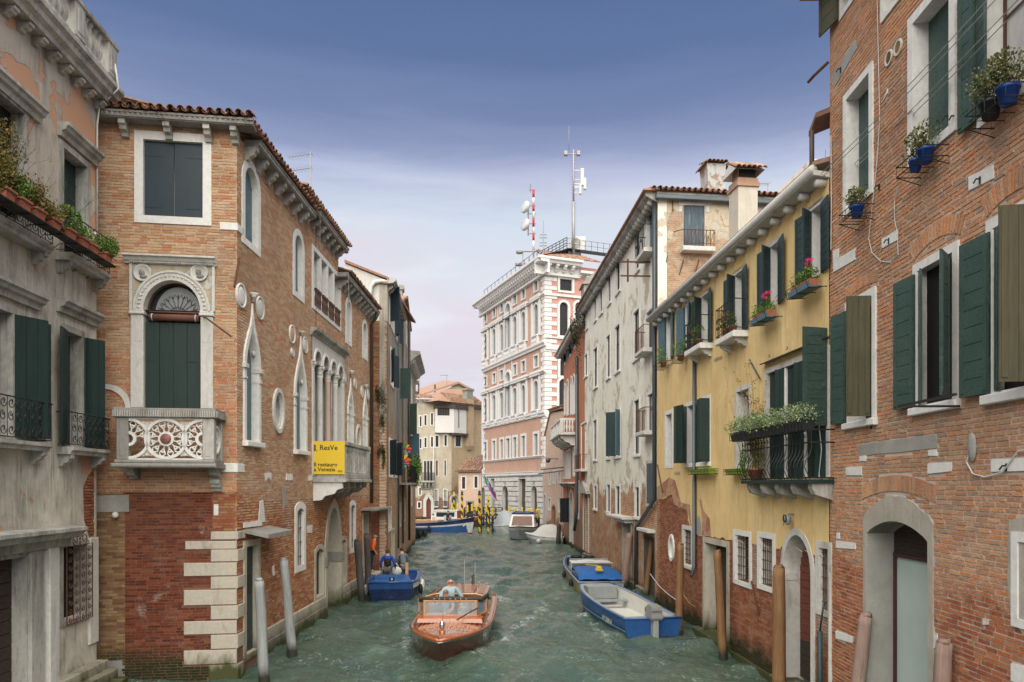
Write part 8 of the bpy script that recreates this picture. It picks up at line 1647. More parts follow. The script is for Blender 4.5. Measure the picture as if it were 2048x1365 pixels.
# ================================================================== RIGHT, farther: coral house and the peach house
wI = Wall(4.17, 58.5, 4.62, 46.02); wJ = Wall(2.75, 64.5, 4.17, 59.5)
def build_IJ():
 w = wI; U, Z = w.u, w.z; L = w.L; ZT = 15.1; b = thing('coral_house', 'coral plastered house with a stone balcony, arched tall windows and a hanging black cloth', 'building', w.M)
 for x0, x1, ya, yb_ in ((1148.5, 1152, 656, 693), (1139.5, 1143, 674, 711), (1129, 1132, 690, 727)):
  bx = w.box(x0, x1, ya, yb_); opening(w, b, bx, fw=.12, depth=.25, mat='stone_clean', fill='dark'); leaf(w, b, bx[0], bx[2], bx[3], .5, 200, 'sh_slate', 5, single=False); leaf(w, b, bx[1], bx[2], bx[3], .5, -25, 'sh_slate', 5, single=False)
 for x0, x1, ya, yb_ in ((1146, 1150, 752, 826), (1141.5, 1144.5, 756, 826), (1134, 1137, 762, 828), (1129, 1131, 770, 828)): bx = w.box(x0, x1, ya, yb_); opening(w, b, bx, 'round', fw=.16, depth=.25, mat='stone_clean', fill='pale', n=10)
 for x0, x1, ya, yb_ in ((1146.5, 1150, 898, 950), (1137, 1141, 902, 955), (1132, 1135, 905, 955), (1127.5, 1129.5, 908, 955)): bx = w.box(x0, x1, ya, yb_); opening(w, b, bx, fw=.14, depth=.25, mat='stone_clean', fill='pale')
 for x0, x1, yt in ((1140, 1146, 985),): bx = (U(x0), U(x1), .4, Z(1143, yt)); opening(w, b, bx, 'round', fw=.3, depth=.3, mat='stone', fill='dark', bottom=False, name='door')
 bx = w.box(1154, 1158, 965, 1035); opening(w, b, bx, fw=.14, depth=.25, mat='stone_clean', fill='pale')
 wallbody(w, b, -1.5, ZT-.1, 'pl_I'); profile_run(w, b, [(0, ZT+.15), (-.75, ZT+.05), (-.75, ZT-.08), (0, ZT-.3)], -.3, L, 'stone_dirty')
 for k in range(30): m = MB(); x = .1+(L-.2)*k/29; m.box(x-.07, x+.07, -.66, 0, ZT-.28, ZT-.1); part('rafter_end', m, 'stone', b, w.M)
 # balcony on scroll brackets
 a, e, z = .2, U(1151), Z(1140, 876); m = MB(); m.box(a-.1, e+.1, -1.15, 0, z, z+.18, 0, .03); m.box(a-.05, e+.05, -1.1, -.88, z+1.0, z+1.16, 0, .02); bl = part('balcony_slab', m, 'stone_clean', b, w.M)
 for k in range(13): x = a+(e-a)*k/12; m = MB(); (m.box(x-.12, x+.12, -1.08, -.88, z+.18, z+1.0) if k % 4 == 0 else m.lathe([(.09, 0), (.05, .15), (.10, .35), (.05, .6), (.08, .82)], x, -.98, 8, z+.18)); part('baluster', m, 'stone_clean', bl, w.M, k % 4 != 0)
 for k in range(4): m = MB(); y = -.2-.2*k; m.lathe([(.09, 0), (.05, .15), (.10, .35), (.05, .6), (.08, .82)], e, y, 8, z+.18); part('baluster', m, 'stone_clean', bl, w.M, True)
 m = MB(); m.box(e-.1, e+.08, -.9, 0, z+1.0, z+1.16); part('handrail', m, 'stone_clean', bl, w.M)
 corbels(w, b, [a+.4+(e-a-.8)*k/4 for k in range(5)], z-.001, .75, .3, 1.0, 'stone_clean'); z = Z(1140, 968); m = MB(); m.box(a, U(1150), -.5, 0, z, z+.12, 0, .02); part('balcony_slab', m, 'stone', b, w.M); corbels(w, b, [a+.5+1.2*k for k in range(8) if a+.5+1.2*k < U(1150)], z-.001, .3, .2, .4, 'stone')
 m = MB(); u = U(1153.5, .15); m.tube([(u, -.15, Z(1153, 720)), (u+.05, -.15, Z(1153, 1020)), (u-.5, -.25, Z(1153, 1060))], .11, 8); part('downpipe', m, 'zinc', b, w.M, True)
 m = MB(); zc = ZT; u = L-.6; m.box(u-1.2, u+.2, .0, 1.4, zc-.2, zc+2.4); m.hexa([(u-1.35, -.15, zc+2.4), (u+.35, -.15, zc+2.4), (u+.35, .7, zc+3.2), (u-1.35, .7, zc+3.2), (u-1.35, 1.55, zc+2.4), (u+.35, 1.55, zc+2.4), (u+.35, .8, zc+3.2), (u-1.35, .8, zc+3.2)]); part('chimney', m, 'plaster_grey', b, w.M)
 m = MB(); m.box(0, .3, .001, 8, -1.5, ZT); m.box(L-.3, L, .4, 8, 8, ZT+.1); part('side_wall', m, 'pl_I', b, w.M)
 p = P3(1152, 640, 46.3); t = thing('roof_weeds', 'tuft of weeds growing at the gutter corner of the cream house', 'plant', Matrix.Translation((p.x+.1, p.y-.4, p.z))); m = MB(); foliage(m, 0, 0, -.3, .45, .35, 1.5, 700, .09, 3); foliage(m, -.05, 0, -2.2, .28, .2, 1.2, 250, .08, 4); part('foliage', m, 'leafdark', t)
 # hanging black cloth
 Y = 54; a, e = P3(1120, 998, Y), P3(1138, 1045, Y); t = thing('black_hanging_panel', 'black rectangular panel hung over the water from the coral house', 'panel', Matrix.Translation((a.x, Y, e.z))); m = MB(); wd, ht = e.x-a.x, a.z-e.z; n = 7
 vs = [(wd*i/n, .03*math.sin(i*2.2), z_) for z_ in (0, ht) for i in range(n+1)]+[(wd*i/n, .05+.03*math.sin(i*2.2), z_) for z_ in (0, ht) for i in range(n+1)]; q = 2*(n+1)
 m.add(vs, [(i, i+1, n+2+i, n+1+i) for i in range(n)]+[(q+i, q+n+1+i, q+n+2+i, q+i+1) for i in range(n)]+[(0, n+1, q+n+1, q), (n, q+n, q+2*n+1, 2*n+1), (n+1, n+2+n-1, q+2*n+1, q+n+1)]); part('cloth', m, m_plain('black_cloth', (.014, .02, .022), .3, .8, 8), t); m = MB(); m.tube([(-.1, .02, ht+.02), (wd+.3, .02, ht+.02)], .03, 5)
 for x in (.1, wd-.1): m.tube([(x, .02, ht), (x, .1, ht+1.1)], .012, 4)
 part('hanging_rod', m, 'iron', t)
 # peach house
 w = wJ; U, Z = w.u, w.z; b = thing('peach_house', 'peach coloured house with a steep roof edge beside the palace corner', 'building', w.M)
 for x0, x1, ya, yb_ in ((1098, 1101, 947, 969), (1107, 1111, 943, 966), (1117, 1121, 945, 967), (1097, 1101, 998, 1020), (1118, 1122, 1000, 1024)): bx = w.box(x0, x1, ya, yb_); opening(w, b, bx, fw=.1, depth=.25, mat='stone_clean', fill='dark')
 for x0, x1, ya in ((1088, 1091.5, 990), (1104.5, 1111, 1012)): bx = (U(x0), U(x1), .2, Z((x0+x1)/2, ya)); opening(w, b, bx, 'round', fw=.16, depth=.3, mat='stone' if x0 < 1100 else 'terracotta_pale', fill='dark', bottom=False, name='door')
 zl = [w.uz(1084.5, 934), w.uz(1091, 870), w.uz(1102, 825), w.uz(1128, 822)]; L = w.L
 wallbody(w, b, 0, 0, 'pl_peach', outer=[(0, -1.5), (L, -1.5), (L, zl[3][1]), (zl[2][0], zl[2][1]), (zl[1][0], zl[1][1]), (zl[1][0]-.02, zl[0][1]), (0, zl[0][1])])
 m = MB(); A, B_ = zl[1], zl[2]; m.hexa([(A[0]-.1, -.12, A[1]-.1), (B_[0], -.12, B_[1]), (B_[0], -.12, B_[1]+.16), (A[0]-.1, -.12, A[1]+.06), (A[0]-.1, 6, A[1]-.1), (B_[0], 6, B_[1]), (B_[0], 6, B_[1]+.16), (A[0]-.1, 6, A[1]+.06)]); m.box(B_[0], L+.1, -.2, 6, B_[1], B_[1]+.16); part('roof', m, 'tile_red', b, w.M)
 tiles(w.M @ Matrix.Translation((B_[0], -.3, B_[1]+.1)), b, 0, L-B_[0], 3, .3, 'tile', .3, nobj=0)
 m = MB(); q = w.uz(1097, 932); m.tube([(w.u(1095, .6), -.6, w.z(1095, 918, .6)), (w.u(1116), 0, w.z(1116, 918))], .04, 5); m.ball(w.u(1096, .6), -.6, w.z(1096, 921, .6), .22); part('street_lamp', m, 'zinc', b, w.M, True)
 q = Z(1110, 948); m = MB(); m.tube([(U(1104), -1.2, q), (U(1140), -.4, q+.2)], .05, 5); m.tube([(U(1104), -1.0, q+.35), (U(1140), -.2, q+.5)], .05, 5); part('drying_rods', m, 'zinc', b, w.M)
build_IJ()
# ================================================================== poles
def pole(px, pyt, pxb, pyb, r, mat, lab, group='mooring poles', top='round', cap=None):
 Y = Ywater(pyb); bx = (pxb-CX)/FP*Y; tx = (px-CX)/FP*Y; z = CH+(HY-pyt)/FP*Y
 m = MB(); M = Matrix.Translation((bx, Y, 0)); d = Vector((tx-bx, -.1*abs(tx-bx), z)); e = Vector((tx-bx, -.1*abs(tx-bx), z+.06))
 P = [Vector(d)*t for t in (-.5, 0, .35, .7, .93)]; m.tube([tuple(p+Vector((.012*math.sin(i*3), .01*math.cos(i*2), 0))) for i, p in enumerate(P)]+[tuple(d)], r*1.08, 12, r1=r*.86); m.tube([tuple(d), tuple(e)], r*.86, 12, r1=r*.55)
 rr = random.Random(int(px)); f = [1+rr.uniform(-.07, .05) for _ in range(12)]; m.v = [(v[0]+(v[0]-d.x*v[2]/z)*(f[i % 12]-1)+rr.uniform(-.005, .005), v[1]+(v[1]-d.y*v[2]/z)*(f[i % 12]-1), v[2]+(rr.uniform(-.03, .02) if v[2] > z-.08 else 0)) for i, v in enumerate(m.v)]
 t = thing('mooring_pole', lab, 'mooring pole', M, group, m, mat, True)
 return t
for a in ((519, 1161, 529, 1364, .125, 'pole_grey', 'grey weathered pole in front of the green water door'), (568, 1121, 585, 1313, .125, 'pole_grey', 'grey leaning pole between the green door and the first barred window'),
          (714, 1082, 724, 1203, .15, 'pole_dark', 'dark leaning pole left of the blue work boat'), (733, 1069, 738, 1188, .14, 'pole_dark', 'dark pole beside the worker in orange'),
          (1306, 1057, 1291, 1196, .115, 'pole_tan', 'leaning tan pole at the dark boat entrance'), (1361, 1089, 1357, 1271, .115, 'pole_tan', 'tan pole at the stern of the boat with the outboard'),
          (1434.5, 1104, 1446, 1314, .115, 'pole_tan', 'tan pole in front of the flat topped water door'), (1558, 1136, 1558, 1390, .15, 'pole_tan', 'thick tan pole in front of the arched red door'),
          (1212, 1014, 1201, 1135, .16, 'pole_pinkish', 'tall pinkish grey pole leaning on the cream house'), (1259, 1068, 1247, 1180, .16, 'pole_pinkish', 'pinkish grey pole beside the canopied water door'),
          (1731, 1231, 1702, 1493, .125, 'pole_pinkish', 'short pinkish pole left of the glass door'), (1887, 1286, 1871, 1626, .125, 'pole_pinkish', 'pinkish pole right of the glass door'),
          (1118, 1050, 1116, 1092, .18, 'pole_dark', 'dark pole under the black hanging panel')): pole(*a)
def striped(px, yt, Y, r=.16, z0=-1, lab=''):
 p = P3(px, yt, Y); M = Matrix.Translation((p.x, Y, 0)); H = p.z; m = MB(); n = 12; nz = int(H/.12);
 vs = [(r*math.cos(2*PI*k/n), r*math.sin(2*PI*k/n), z0+(H-z0)*j/nz) for j in range(nz+1) for k in range(n)]; m.v = vs
 for j in range(nz):
  for k in range(n): m.f.append((j*n+k, j*n+(k+1) % n, (j+1)*n+(k+1) % n, (j+1)*n+k)); m.mi.append(int(((j*.12)/.62+k/n) % 1 < .5)); m.t.append(0.0)
 m.lathe([(r*1.25, 0), (r*1.25, .12), (r*.8, .2), (r*1.1, .35), (.02, .5)], 0, 0, 10, H, 2)
 thing('striped_pole', lab, 'mooring pole', M, 'yellow and black striped poles', m, ['pole_black', 'paint_yellow', 'paint_yellow' if r < .1 else 'sh_dkgreen'])
MT['pole_black'] = m_plain('black_green_paint', (.02, .03, .028), .3, .5, 8); MT['paint_yellow'] = m_plain('yellow_paint', (.60, .42, .02), .1, .5, 5)
for x, y, Y, lab in ((908, 993, 82, 'striped pole behind the far wooden taxi'), (924, 991, 80, 'thick striped pole right of the far wooden taxi'), (959, 991, 71, 'tallest striped pole with a green finial, left of the flag'), (976.5, 1001, 70, 'slender striped pole in front of the palace')): striped(x, y, Y, .125 if x in (924, 959) else .095, lab=lab)
for i, (x, y, Y) in enumerate(((904, 1006, 84), (915, 1008, 84), (935, 1011, 78), (944, 1008, 76), (953, 1009, 82), (962, 1014, 71.5), (973, 1011, 79), (985, 1016, 70), (1018, 1013, 73), (1029, 1015, 76), (1044, 1015, 74), (1057, 1017, 76), (1064, 1017, 73), (1073, 1019, 68), (1077.5, 1019, 67))):
 p = P3(x, y, Y); m = MB(); m.tube([(0, 0, -1), (0, 0, p.z-.75)], .10, 8); m.tube([(0, 0, p.z-.75), (0, 0, p.z-.05)], .102, 8, 1); m.tube([(0, 0, p.z-.05), (0, 0, p.z)], .10, 8, 1, r1=.06)
 thing('yellow_topped_pole', 'dark pole with a yellow top, '+'first second third fourth fifth sixth seventh eighth ninth tenth eleventh twelfth thirteenth fourteenth fifteenth'.split()[i]+' from the left along the palace landing', 'mooring pole', Matrix.Translation((p.x, Y, 0)), 'dark poles with yellow tops', m, ['pole_black', 'paint_yellow'])
# ================================================================== boats
def gloss(name, col, r=.25, coat=.6): n = NT(name); p = n.geo.outputs['Position']; q = n.mix(n.step(n.noise(p, 3, 5), .4, .7), col, tuple(x*.7 for x in col)); q = n.mix(n.math('MULTIPLY', n.step(n.noise(n.vec(p, (1, 1, 4)), 4.5, 7, .75), .58, .64), .45), q, (.16, .16, .15)); return n.done(q, r, spec=.5, Coat_Weight=coat, Coat_Roughness=.06)
MT['blue'] = gloss('blue_hull_paint', (.018, .085, .27), .4, .2); MT['blue_dk'] = gloss('navy_hull_paint', (.008, .025, .10), .4, .2); MT['white_p'] = gloss('white_boat_paint', (.62, .63, .60), .35, .2); MT['grey_p'] = m_plain('grey_boat_paint', (.27, .29, .29), .2, .6, 5)
MT['yel_p'] = gloss('yellow_boat_paint', (.60, .38, .02), .4, .2); MT['boot'] = m_plain('antifouling', (.03, .022, .02), .3, .6, 5); MT['red_p'] = gloss('red_boot_top', (.22, .02, .015), .5, 0); MT['tarp'] = m_plain('grey_tarpaulin', (.56, .55, .51), .15, .7, 4, bumpd=.02); MT['tarp_b'] = m_plain('blue_tarpaulin', (.015, .10, .32), .2, .4, 3, bumpd=.03)
MT['varnish'] = m_wood('varnished_mahogany', (.24, .055, .012), (.37, .105, .025), 1, .18, 0, coat=.9, spec=.5); MT['mahog'] = m_wood('dark_mahogany_hull', (.055, .013, .008), (.10, .025, .014), 1, .22, 0, coat=.8, spec=.5); MT['teak'] = m_wood('pale_varnished_wood', (.42, .20, .09), (.52, .28, .14), 0, .35, 0, coat=.5)
MT['rubber'] = m_plain('black_rubber', (.015, .015, .016), .3, .6, 8); MT['chrome'] = m_plain('polished_metal', (.6, .6, .6), .1, .15, 5, .9); MT['cabin_glass'] = m_plain('boat_glass', (.30, .34, .37), .2, .08, 2, spec=.7)
class Boat:
 def __init__(s, label, cat, M, L, B, z0, z1, full=2.4, blunt=0, tr=.86, name='work_boat', group=None, rake=.5):
  s.t = thing(name, label, cat, M, group); s.L, s.B, s.z0, s.z1, s.full, s.blunt, s.tr, s.rake = L, B, z0, z1, full, blunt, tr, rake
 def b(s, t): return s.B/2*(s.tr+(1-s.tr)*math.sin(min(t/.5, 1)*PI/2))*(1-(1-s.blunt)*max(0, (t-.5)/.5)**s.full)
 def z(s, t): return s.z0+(s.z1-s.z0)*t**2.2
 def yy(s, t, k): return s.L*t-s.rake*(t**6)*k
 def hull(s, mats, band=.45, n=22, nm='hull'):
  m = MB(); R = []
  for i in range(n+1):
   t = i/n; b, z = max(s.b(t), .012), s.z(t)
   half = [(b, z, 0), (b*.985+.0, z*(1-band), .25), (b*.90, .02, .7), (b*.72, -.18, .9), (0, -.34, 1)]
   R.append([(-x, s.yy(t, k), q) for x, q, k in half]+[(x, s.yy(t, k), q) for x, q, k in half[-2::-1]])
  W_ = 9; m.v = [p for r in R for p in r]
  for i in range(n):
   for j in range(8): m.f.append((i*W_+j, i*W_+j+1, (i+1)*W_+j+1, (i+1)*W_+j)); m.mi.append({0: 0, 7: 0, 1: 1, 6: 1}.get(j, 2)); m.t.append(0)
  for base, flip in ((0, 1), (n*W_, 0)):
   for a in ((0, 8, 7, 1, 0), (1, 7, 6, 2, 1), (2, 6, 5, 4, 3)): q = list(dict.fromkeys(a)); m.f.append(tuple(base+k for k in q)); m.mi.append(0 if a[0] == 0 else 1 if a[0] == 1 else 2); m.t.append(0)
  return part(nm, m, mats, s.t, None, False)
 def rail(s, mat, w=.05, h=.05, nm='rub_rail', dz=0, n=26, ta=0):
  m = MB()
  for sg in (-1, 1): m.tube([(sg*s.b(ta+(1-ta)*i/n), s.L*(ta+(1-ta)*i/n), s.z(ta+(1-ta)*i/n)+dz) for i in range(n+1)], w, 6)
  if s.blunt: m.tube([(-s.b(1), s.L, s.z(1)+dz), (s.b(1), s.L, s.z(1)+dz)], w, 6)
  m.tube([(-s.b(0), 0, s.z(0)+dz), (s.b(0), 0, s.z(0)+dz)], w, 6) if ta == 0 else None
  return part(nm, m, mat, s.t, None, True)
 def deck(s, ta, tb, mat, dz=-.01, inset=0, camber=.04, n=14, nm='deck', w=None):
  m = MB(); vs = []
  for i in range(n+1):
   t = ta+(tb-ta)*i/n; b = max(s.b(t)-inset, .01); b = b if w is None else min(b, w)
   for k in range(7): x = -1+2*k/6; vs.append((x*b, s.L*t, s.z(t)+dz+camber*(1-x*x)))
  m.add(vs, [(i*7+k, i*7+k+1, (i+1)*7+k+1, (i+1)*7+k) for i in range(n) for k in range(6)]); return part(nm, m, mat, s.t, None, True)
 def well(s, ta, tb, floor, mat, capmat, inset=.14, n=14):
  m = MB(); vs = []; g = MB()
  for i in range(n+1):
   t = ta+(tb-ta)*i/n; b = s.b(t); z = s.z(t); q = max(b-inset, .02); vs += [(-q, s.L*t, z), (-q*.92, s.L*t, floor), (q*.92, s.L*t, floor), (q, s.L*t, z)]
  m.add(vs, [(i*4+k, i*4+k+1, (i+1)*4+k+1, (i+1)*4+k) for i in range(n) for k in range(3)]); e = n*4; m.add([vs[0], vs[1], vs[2], vs[3]], [(0, 1, 2, 3)]); m.add(vs[e:e+4], [(0, 1, 2, 3)]); part('inner_hull', m, mat, s.t)
  for sg in (-1, 1):
   v = []
   for i in range(n+1): t = ta+(tb-ta)*i/n; b = s.b(t); z = s.z(t)+.012; v += [(sg*b, s.L*t, z), (sg*max(b-inset, .02), s.L*t, z)]
   g.add(v, [(2*i, 2*i+1, 2*i+3, 2*i+2) for i in range(n)])
  part('gunwale', g, capmat, s.t)
 def fenders(s, ts, side=1, mat='white_p', r=.11, round_=False):
  for t in ts: m = MB(); x = side*(s.b(t)+r*.8); m.ball(x, s.L*t, s.z(t)*.42, r, r, r if round_ else r*2.2, 10, 8); m.tube([(x-side*r*.6, s.L*t, s.z(t)), (x, s.L*t, s.z(t)*.5)], .012, 4); part('fender', m, mat, s.t, None, True)
# ---- varnished water taxi under way
def taxi():
 M = place(-1.60, 26.6, 0, PI-.022); B = Boat('varnished wooden water taxi coming towards the bridge with two people aboard', 'water taxi', M, 8.85, 2.28, .60, .80, 3.3, .0, .90, 'water_taxi', rake=1.2); t = B.t
 B.hull(['mahog', 'mahog', 'boot'], .2); B.rail('varnish', .045, dz=0); B.rail('chrome', .018, dz=-.05, nm='metal_strip')
 B.deck(.70, .998, 'varnish', camber=.10, nm='foredeck'); B.deck(0, .06, 'varnish', nm='stern_deck')
 # side decks of short planks
 for sg in (-1, 1):
  m = MB(); n = 30
  for i in range(n): ta, tb = .04+.67*i/n, .04+.67*(i+.93)/n; m.add([(sg*B.b(ta), B.L*ta, B.z(ta)), (sg*(B.b(ta)-.24), B.L*ta, B.z(ta)+.03), (sg*(B.b(tb)-.24), B.L*tb, B.z(tb)+.03), (sg*B.b(tb), B.L*tb, B.z(tb))], [(0, 1, 2, 3)])
  part('side_deck', m, 'varnish', t, kind='stuff')
 m = MB()
 for k in range(15): x = -.84+.12*k; y1 = 8.3-1.5*(abs(x)/.9)**2; m.box(x-.004, x+.004, 6.25, y1, B.z(.8)+.105-.09*(abs(x))**2-.0, B.z(.8)+.108-.09*abs(x)**2)
 part('deck_seams', m, 'teak', t, kind='stuff')
 # coaming, windscreen
 z = .84; m = MB(); m.hexa([(-.92, 6.40, z-.06), (.92, 6.40, z-.06), (.89, 6.37, z+.05), (-.89, 6.37, z+.05), (-.95, 6.2, z-.1), (.95, 6.2, z-.1), (.95, 6.25, z+.11), (-.95, 6.25, z+.11)]); part('coaming', m, 'varnish', t)
 fr = MB(); zt, zb = 1.36, .95; Y1, Y2 = 6.22, 5.55
 for x in (-.72, .72): fr.box(x-.03, x+.03, Y1-.02, Y1+.02, zb, zt)
 for x in (-.97, .97): fr.box(x-.03, x+.03, Y2-.02, Y2+.03, zb, zt)
 fr.tube([(-.97, Y2, zb), (-.74, Y1, zb), (.74, Y1, zb), (.97, Y2, zb)], .028, 5); fr.tube([(-.97, Y2, zt), (-.74, Y1, zt), (.74, Y1, zt), (.97, Y2, zt)], .024, 5); w = part('windscreen', fr, 'teak', t)
 m = MB(); m.box(-.69, .69, Y1-.006, Y1+.006, zb+.02, zt-.02)
 for sg in (-1, 1): m.hexa([(sg*.75, Y1, zb), (sg*.95, Y2+.03, zb), (sg*.95, Y2+.03, zt), (sg*.75, Y1, zt), (sg*.76, Y1, zb), (sg*.96, Y2+.03, zb), (sg*.96, Y2+.03, zt), (sg*.76, Y1, zt)])
 n = NT('clear_glass'); gl = n.done((.75, .82, .86), .04, spec=.5, Transmission_Weight=.75, Alpha=.55); part('pane', m, gl, w)
 m = MB(); m.tube([(-1.0, Y2-.2, zt+.04), (-.85, Y1-.10, zt+.05), (0, Y1-.04, zt+.07), (.85, Y1-.10, zt+.05), (1.0, Y2-.2, zt+.04)], .055, 8); m.tube([(-1.0, Y2-.35, zt-.03), (-.9, Y1-.2, zt-.03), (.9, Y1-.2, zt-.03), (1.0, Y2-.35, zt-.03)], .035, 8); part('folded_canopy', m, m_plain('brown_canopy', (.06, .045, .035), .4, .8, 6), t, None, True, 'folded brown canopy along the windscreen top')
 m = MB()
 for k in range(7): m.ball(-.45+.15*k*1.0, Y1+.03, zt+.06, .016, n=6, m=4)
 part('stud', m, 'chrome', t, kind='stuff')
 m = MB(); m.tube([(-.25, 6.9, .95), (-.62, 6.3, 1.10), (-.80, 6.24, 1.18)], .018, 5); part('wiper', m, 'rubber', t)
 m = MB(); cx, cy, cz = -.35, 5.95, 1.02; m.tube([(cx+.17*math.cos(2*PI*k/16), cy+.05*math.sin(2*PI*k/16), cz+.14*math.sin(2*PI*k/16)) for k in range(17)], .016, 5); [m.tube([(cx, cy, cz), (cx+.17*math.cos(a), cy+.05*math.sin(a), cz+.14*math.sin(a))], .012, 4) for a in (PI/2, PI*7/6, -PI/6)]; part('steering_wheel', m, 'white_p', t)
 m = MB(); m.box(-.85, .85, 5.85, 6.15, .70, .93); part('dashboard', m, 'teak', t); m = MB(); m.box(.15, .75, 5.9, 6.1, .935, .97); part('chart', m, 'white_p', t)
 m = MB(); m.lathe([(.035, 0), (.03, .07), (.045, .09), (.07, .15), (.075, .20), (.065, .26), (.03, .30), (.01, .31)], 0, 8.15, 12, .86); part('searchlight', m, 'chrome', t, None, True); m = MB(); m.tube([(0, 8.13, 1.15), (-.02, 8.1, 1.38)], .008, 4); m.lathe([(.10, 0), (.08, .05), (.09, .12)], 0, 8.15, 12, .80); part('lamp_base', m, 'varnish', t, None, True)
 for x, y in ((-.9, 7.1), (.9, 7.1), (-1.02, 5.0)): m = MB(); m.tube([(x, y-.09, .82), (x, y+.09, .82)], .015, 5); m.tube([(x, y, .75), (x, y, .82)], .02, 5); part('cleat', m, 'chrome', t)
 # cockpit well and cabin
 m = MB(); m.box(-.95, .95, 4.45, 6.2, .06, .10); m.box(-.97, -.93, 4.45, 6.2, .1, .80); m.box(.93, .97, 4.45, 6.2, .1, .80); part('cockpit', m, 'mahog', t)
 m = MB(); m.add([(-.90, 4.5, 1.24), (.90, 4.5, 1.24), (.86, 1.2, 1.10), (-.86, 1.2, 1.10), (-.6, 4.5, 1.31), (.6, 4.5, 1.31), (.55, 1.2, 1.17), (-.55, 1.2, 1.17), (-.99, 4.5, .66), (.99, 4.5, .66), (.95, 1.2, .62), (-.95, 1.2, .62)], [(4, 5, 6, 7), (0, 4, 7, 3), (5, 1, 2, 6), (8, 0, 3, 11), (1, 9, 10, 2), (8, 9, 1, 5, 4, 0), (11, 10, 2, 6, 7, 3)]); cb = part('cabin', m, 'varnish', t)
 m = MB(); m.add([(-.52, 4.35, 1.322), (.52, 4.35, 1.322), (.48, 1.5, 1.196), (-.48, 1.5, 1.196)], [(0, 1, 2, 3)]); m.add([(-.80, 4.3, 1.275), (-.64, 4.3, 1.312), (-.6, 1.5, 1.185), (-.76, 1.5, 1.15)], [(0, 1, 2, 3)]); m.add([(.80, 4.3, 1.275), (.64, 4.3, 1.312), (.6, 1.5, 1.185), (.76, 1.5, 1.15)], [(0, 1, 2, 3)]); part('roof_panel', m, m_wood('reddish_roof_wood', (.20, .07, .03), (.30, .13, .07), 1, .35, .3, (.10, .05, .03), coat=.4), cb)
 m = MB(); m.tube([(-.93, 4.53, 1.22), (-.62, 4.55, 1.31), (.62, 4.55, 1.31), (.93, 4.53, 1.22)], .035, 6); part('roof_beam', m, 'teak', cb)
 for sg in (-1, 1):
  for ya, yb_ in ((3.3, 4.3), (2.2, 3.15)): m = MB(); x0, x1 = sg*.985, sg*.925; m.add([(x0, ya, .76), (x0, yb_, .77), (x1, yb_, 1.17), (x1, ya, 1.15)], [(0, 1, 2, 3)]); part('pane', m, 'cabin_glass', cb)
 for xa, xb in ((-.84, -.48), (-.40, -.06), (.30, .82)): m = MB(); m.box(xa, xb, 4.505, 4.515, .72, 1.17); part('pane', m, 'cabin_glass', cb)
 m = MB(); m.box(-.04, .28, 4.503, 4.53, .2, 1.17); part('cabin_door', m, 'mahog', cb)
 for x, y in ((.0, 1.6), (-.45, 2.8)): m = MB(); m.tube([(x, y, 1.15), (x, y, 2.1)], .006, 4); part('aerial', m, 'white_p', t)
 m = MB(); m.box(-.30, -.26, 1.0, 1.06, 1.1, 1.5); m.box(-.24, -.20, 1.0, 1.06, 1.1, 1.45); m.ball(-.98, 4.1, 1.12, .05, n=8, m=5); part('lamp_post', m, 'sh_dkgreen', t)
 return M
TM = taxi()
# ---- blue work boat moored on the left
def blunt_boat(label, M, L, B_, z0, z1, mats, foredeck=None, inner='grey_p', cap='grey_p', blunt=.72, name='work_boat', full=2.6):
 B = Boat(label, 'boat', M, L, B_, z0, z1, full, blunt, .92, name, rake=.35); B.hull(mats, .35); B.well(.06, .80 if foredeck else .93, .14, inner, cap); B.rail(mats[0], .035)
 if foredeck: B.deck(.78, 1.0, foredeck, camber=.03)
 else: B.deck(.92, 1.0, cap, camber=.01)
 B.deck(0, .07, cap, camber=.01, nm='stern_deck'); return B
ML_ = place(-5.28, 33.85, 0, PI+.095)
B1 = blunt_boat('blue work boat moored along the left bank with two men working in it', ML_, 5.35, 2.12, .66, .80, ['blue', 'blue_dk', 'blue_dk'], 'blue', 'blue', 'blue', .80)
m = MB(); m.hexa([(-.7, 4.1, .78), (.7, 4.1, .78), (.64, 4.15, .96), (-.64, 4.15, .96), (-.76, 4.85, .78), (.76, 4.85, .78), (.7, 4.78, .82), (-.7, 4.78, .82)]); part('hatch', m, 'blue', B1.t)
m = MB(); m.box(-.12, .10, 4.80, 4.85, .78, .93); part('bow_plate', m, 'rubber', B1.t); m = MB(); m.ball(-.01, 4.86, .86, .035, .01, .045, 8, 5); part('emblem', m, 'white_p', B1.t)
for sg in (-1, 1): m = MB(); m.add([(sg*(B1.b(q)+.02), B1.yy(q, .2), B1.z(q)*(.93-.02)) for q in (.6, .8, 1)]+[(sg*(B1.b(q)+.02), B1.yy(q, .3), B1.z(q)*.68) for q in (1, .8, .6)], [(0, 1, 4, 5), (1, 2, 3, 4)]); part('wale', m, 'curtain', B1.t)
B1.fenders((.62, .50, .40), -1); B1.fenders((.75, ), 1); B1.fenders((.7, .3), -1, 'rubber', .10)
m = MB(); m.box(-.62, -.50, 3.85, 3.97, .10, 1.42); part('samson_post', m, 'teak', B1.t)
m = MB(); m.box(-.9, .9, 2.3, 2.55, .45, .50); part('thwart', m, 'blue', B1.t)
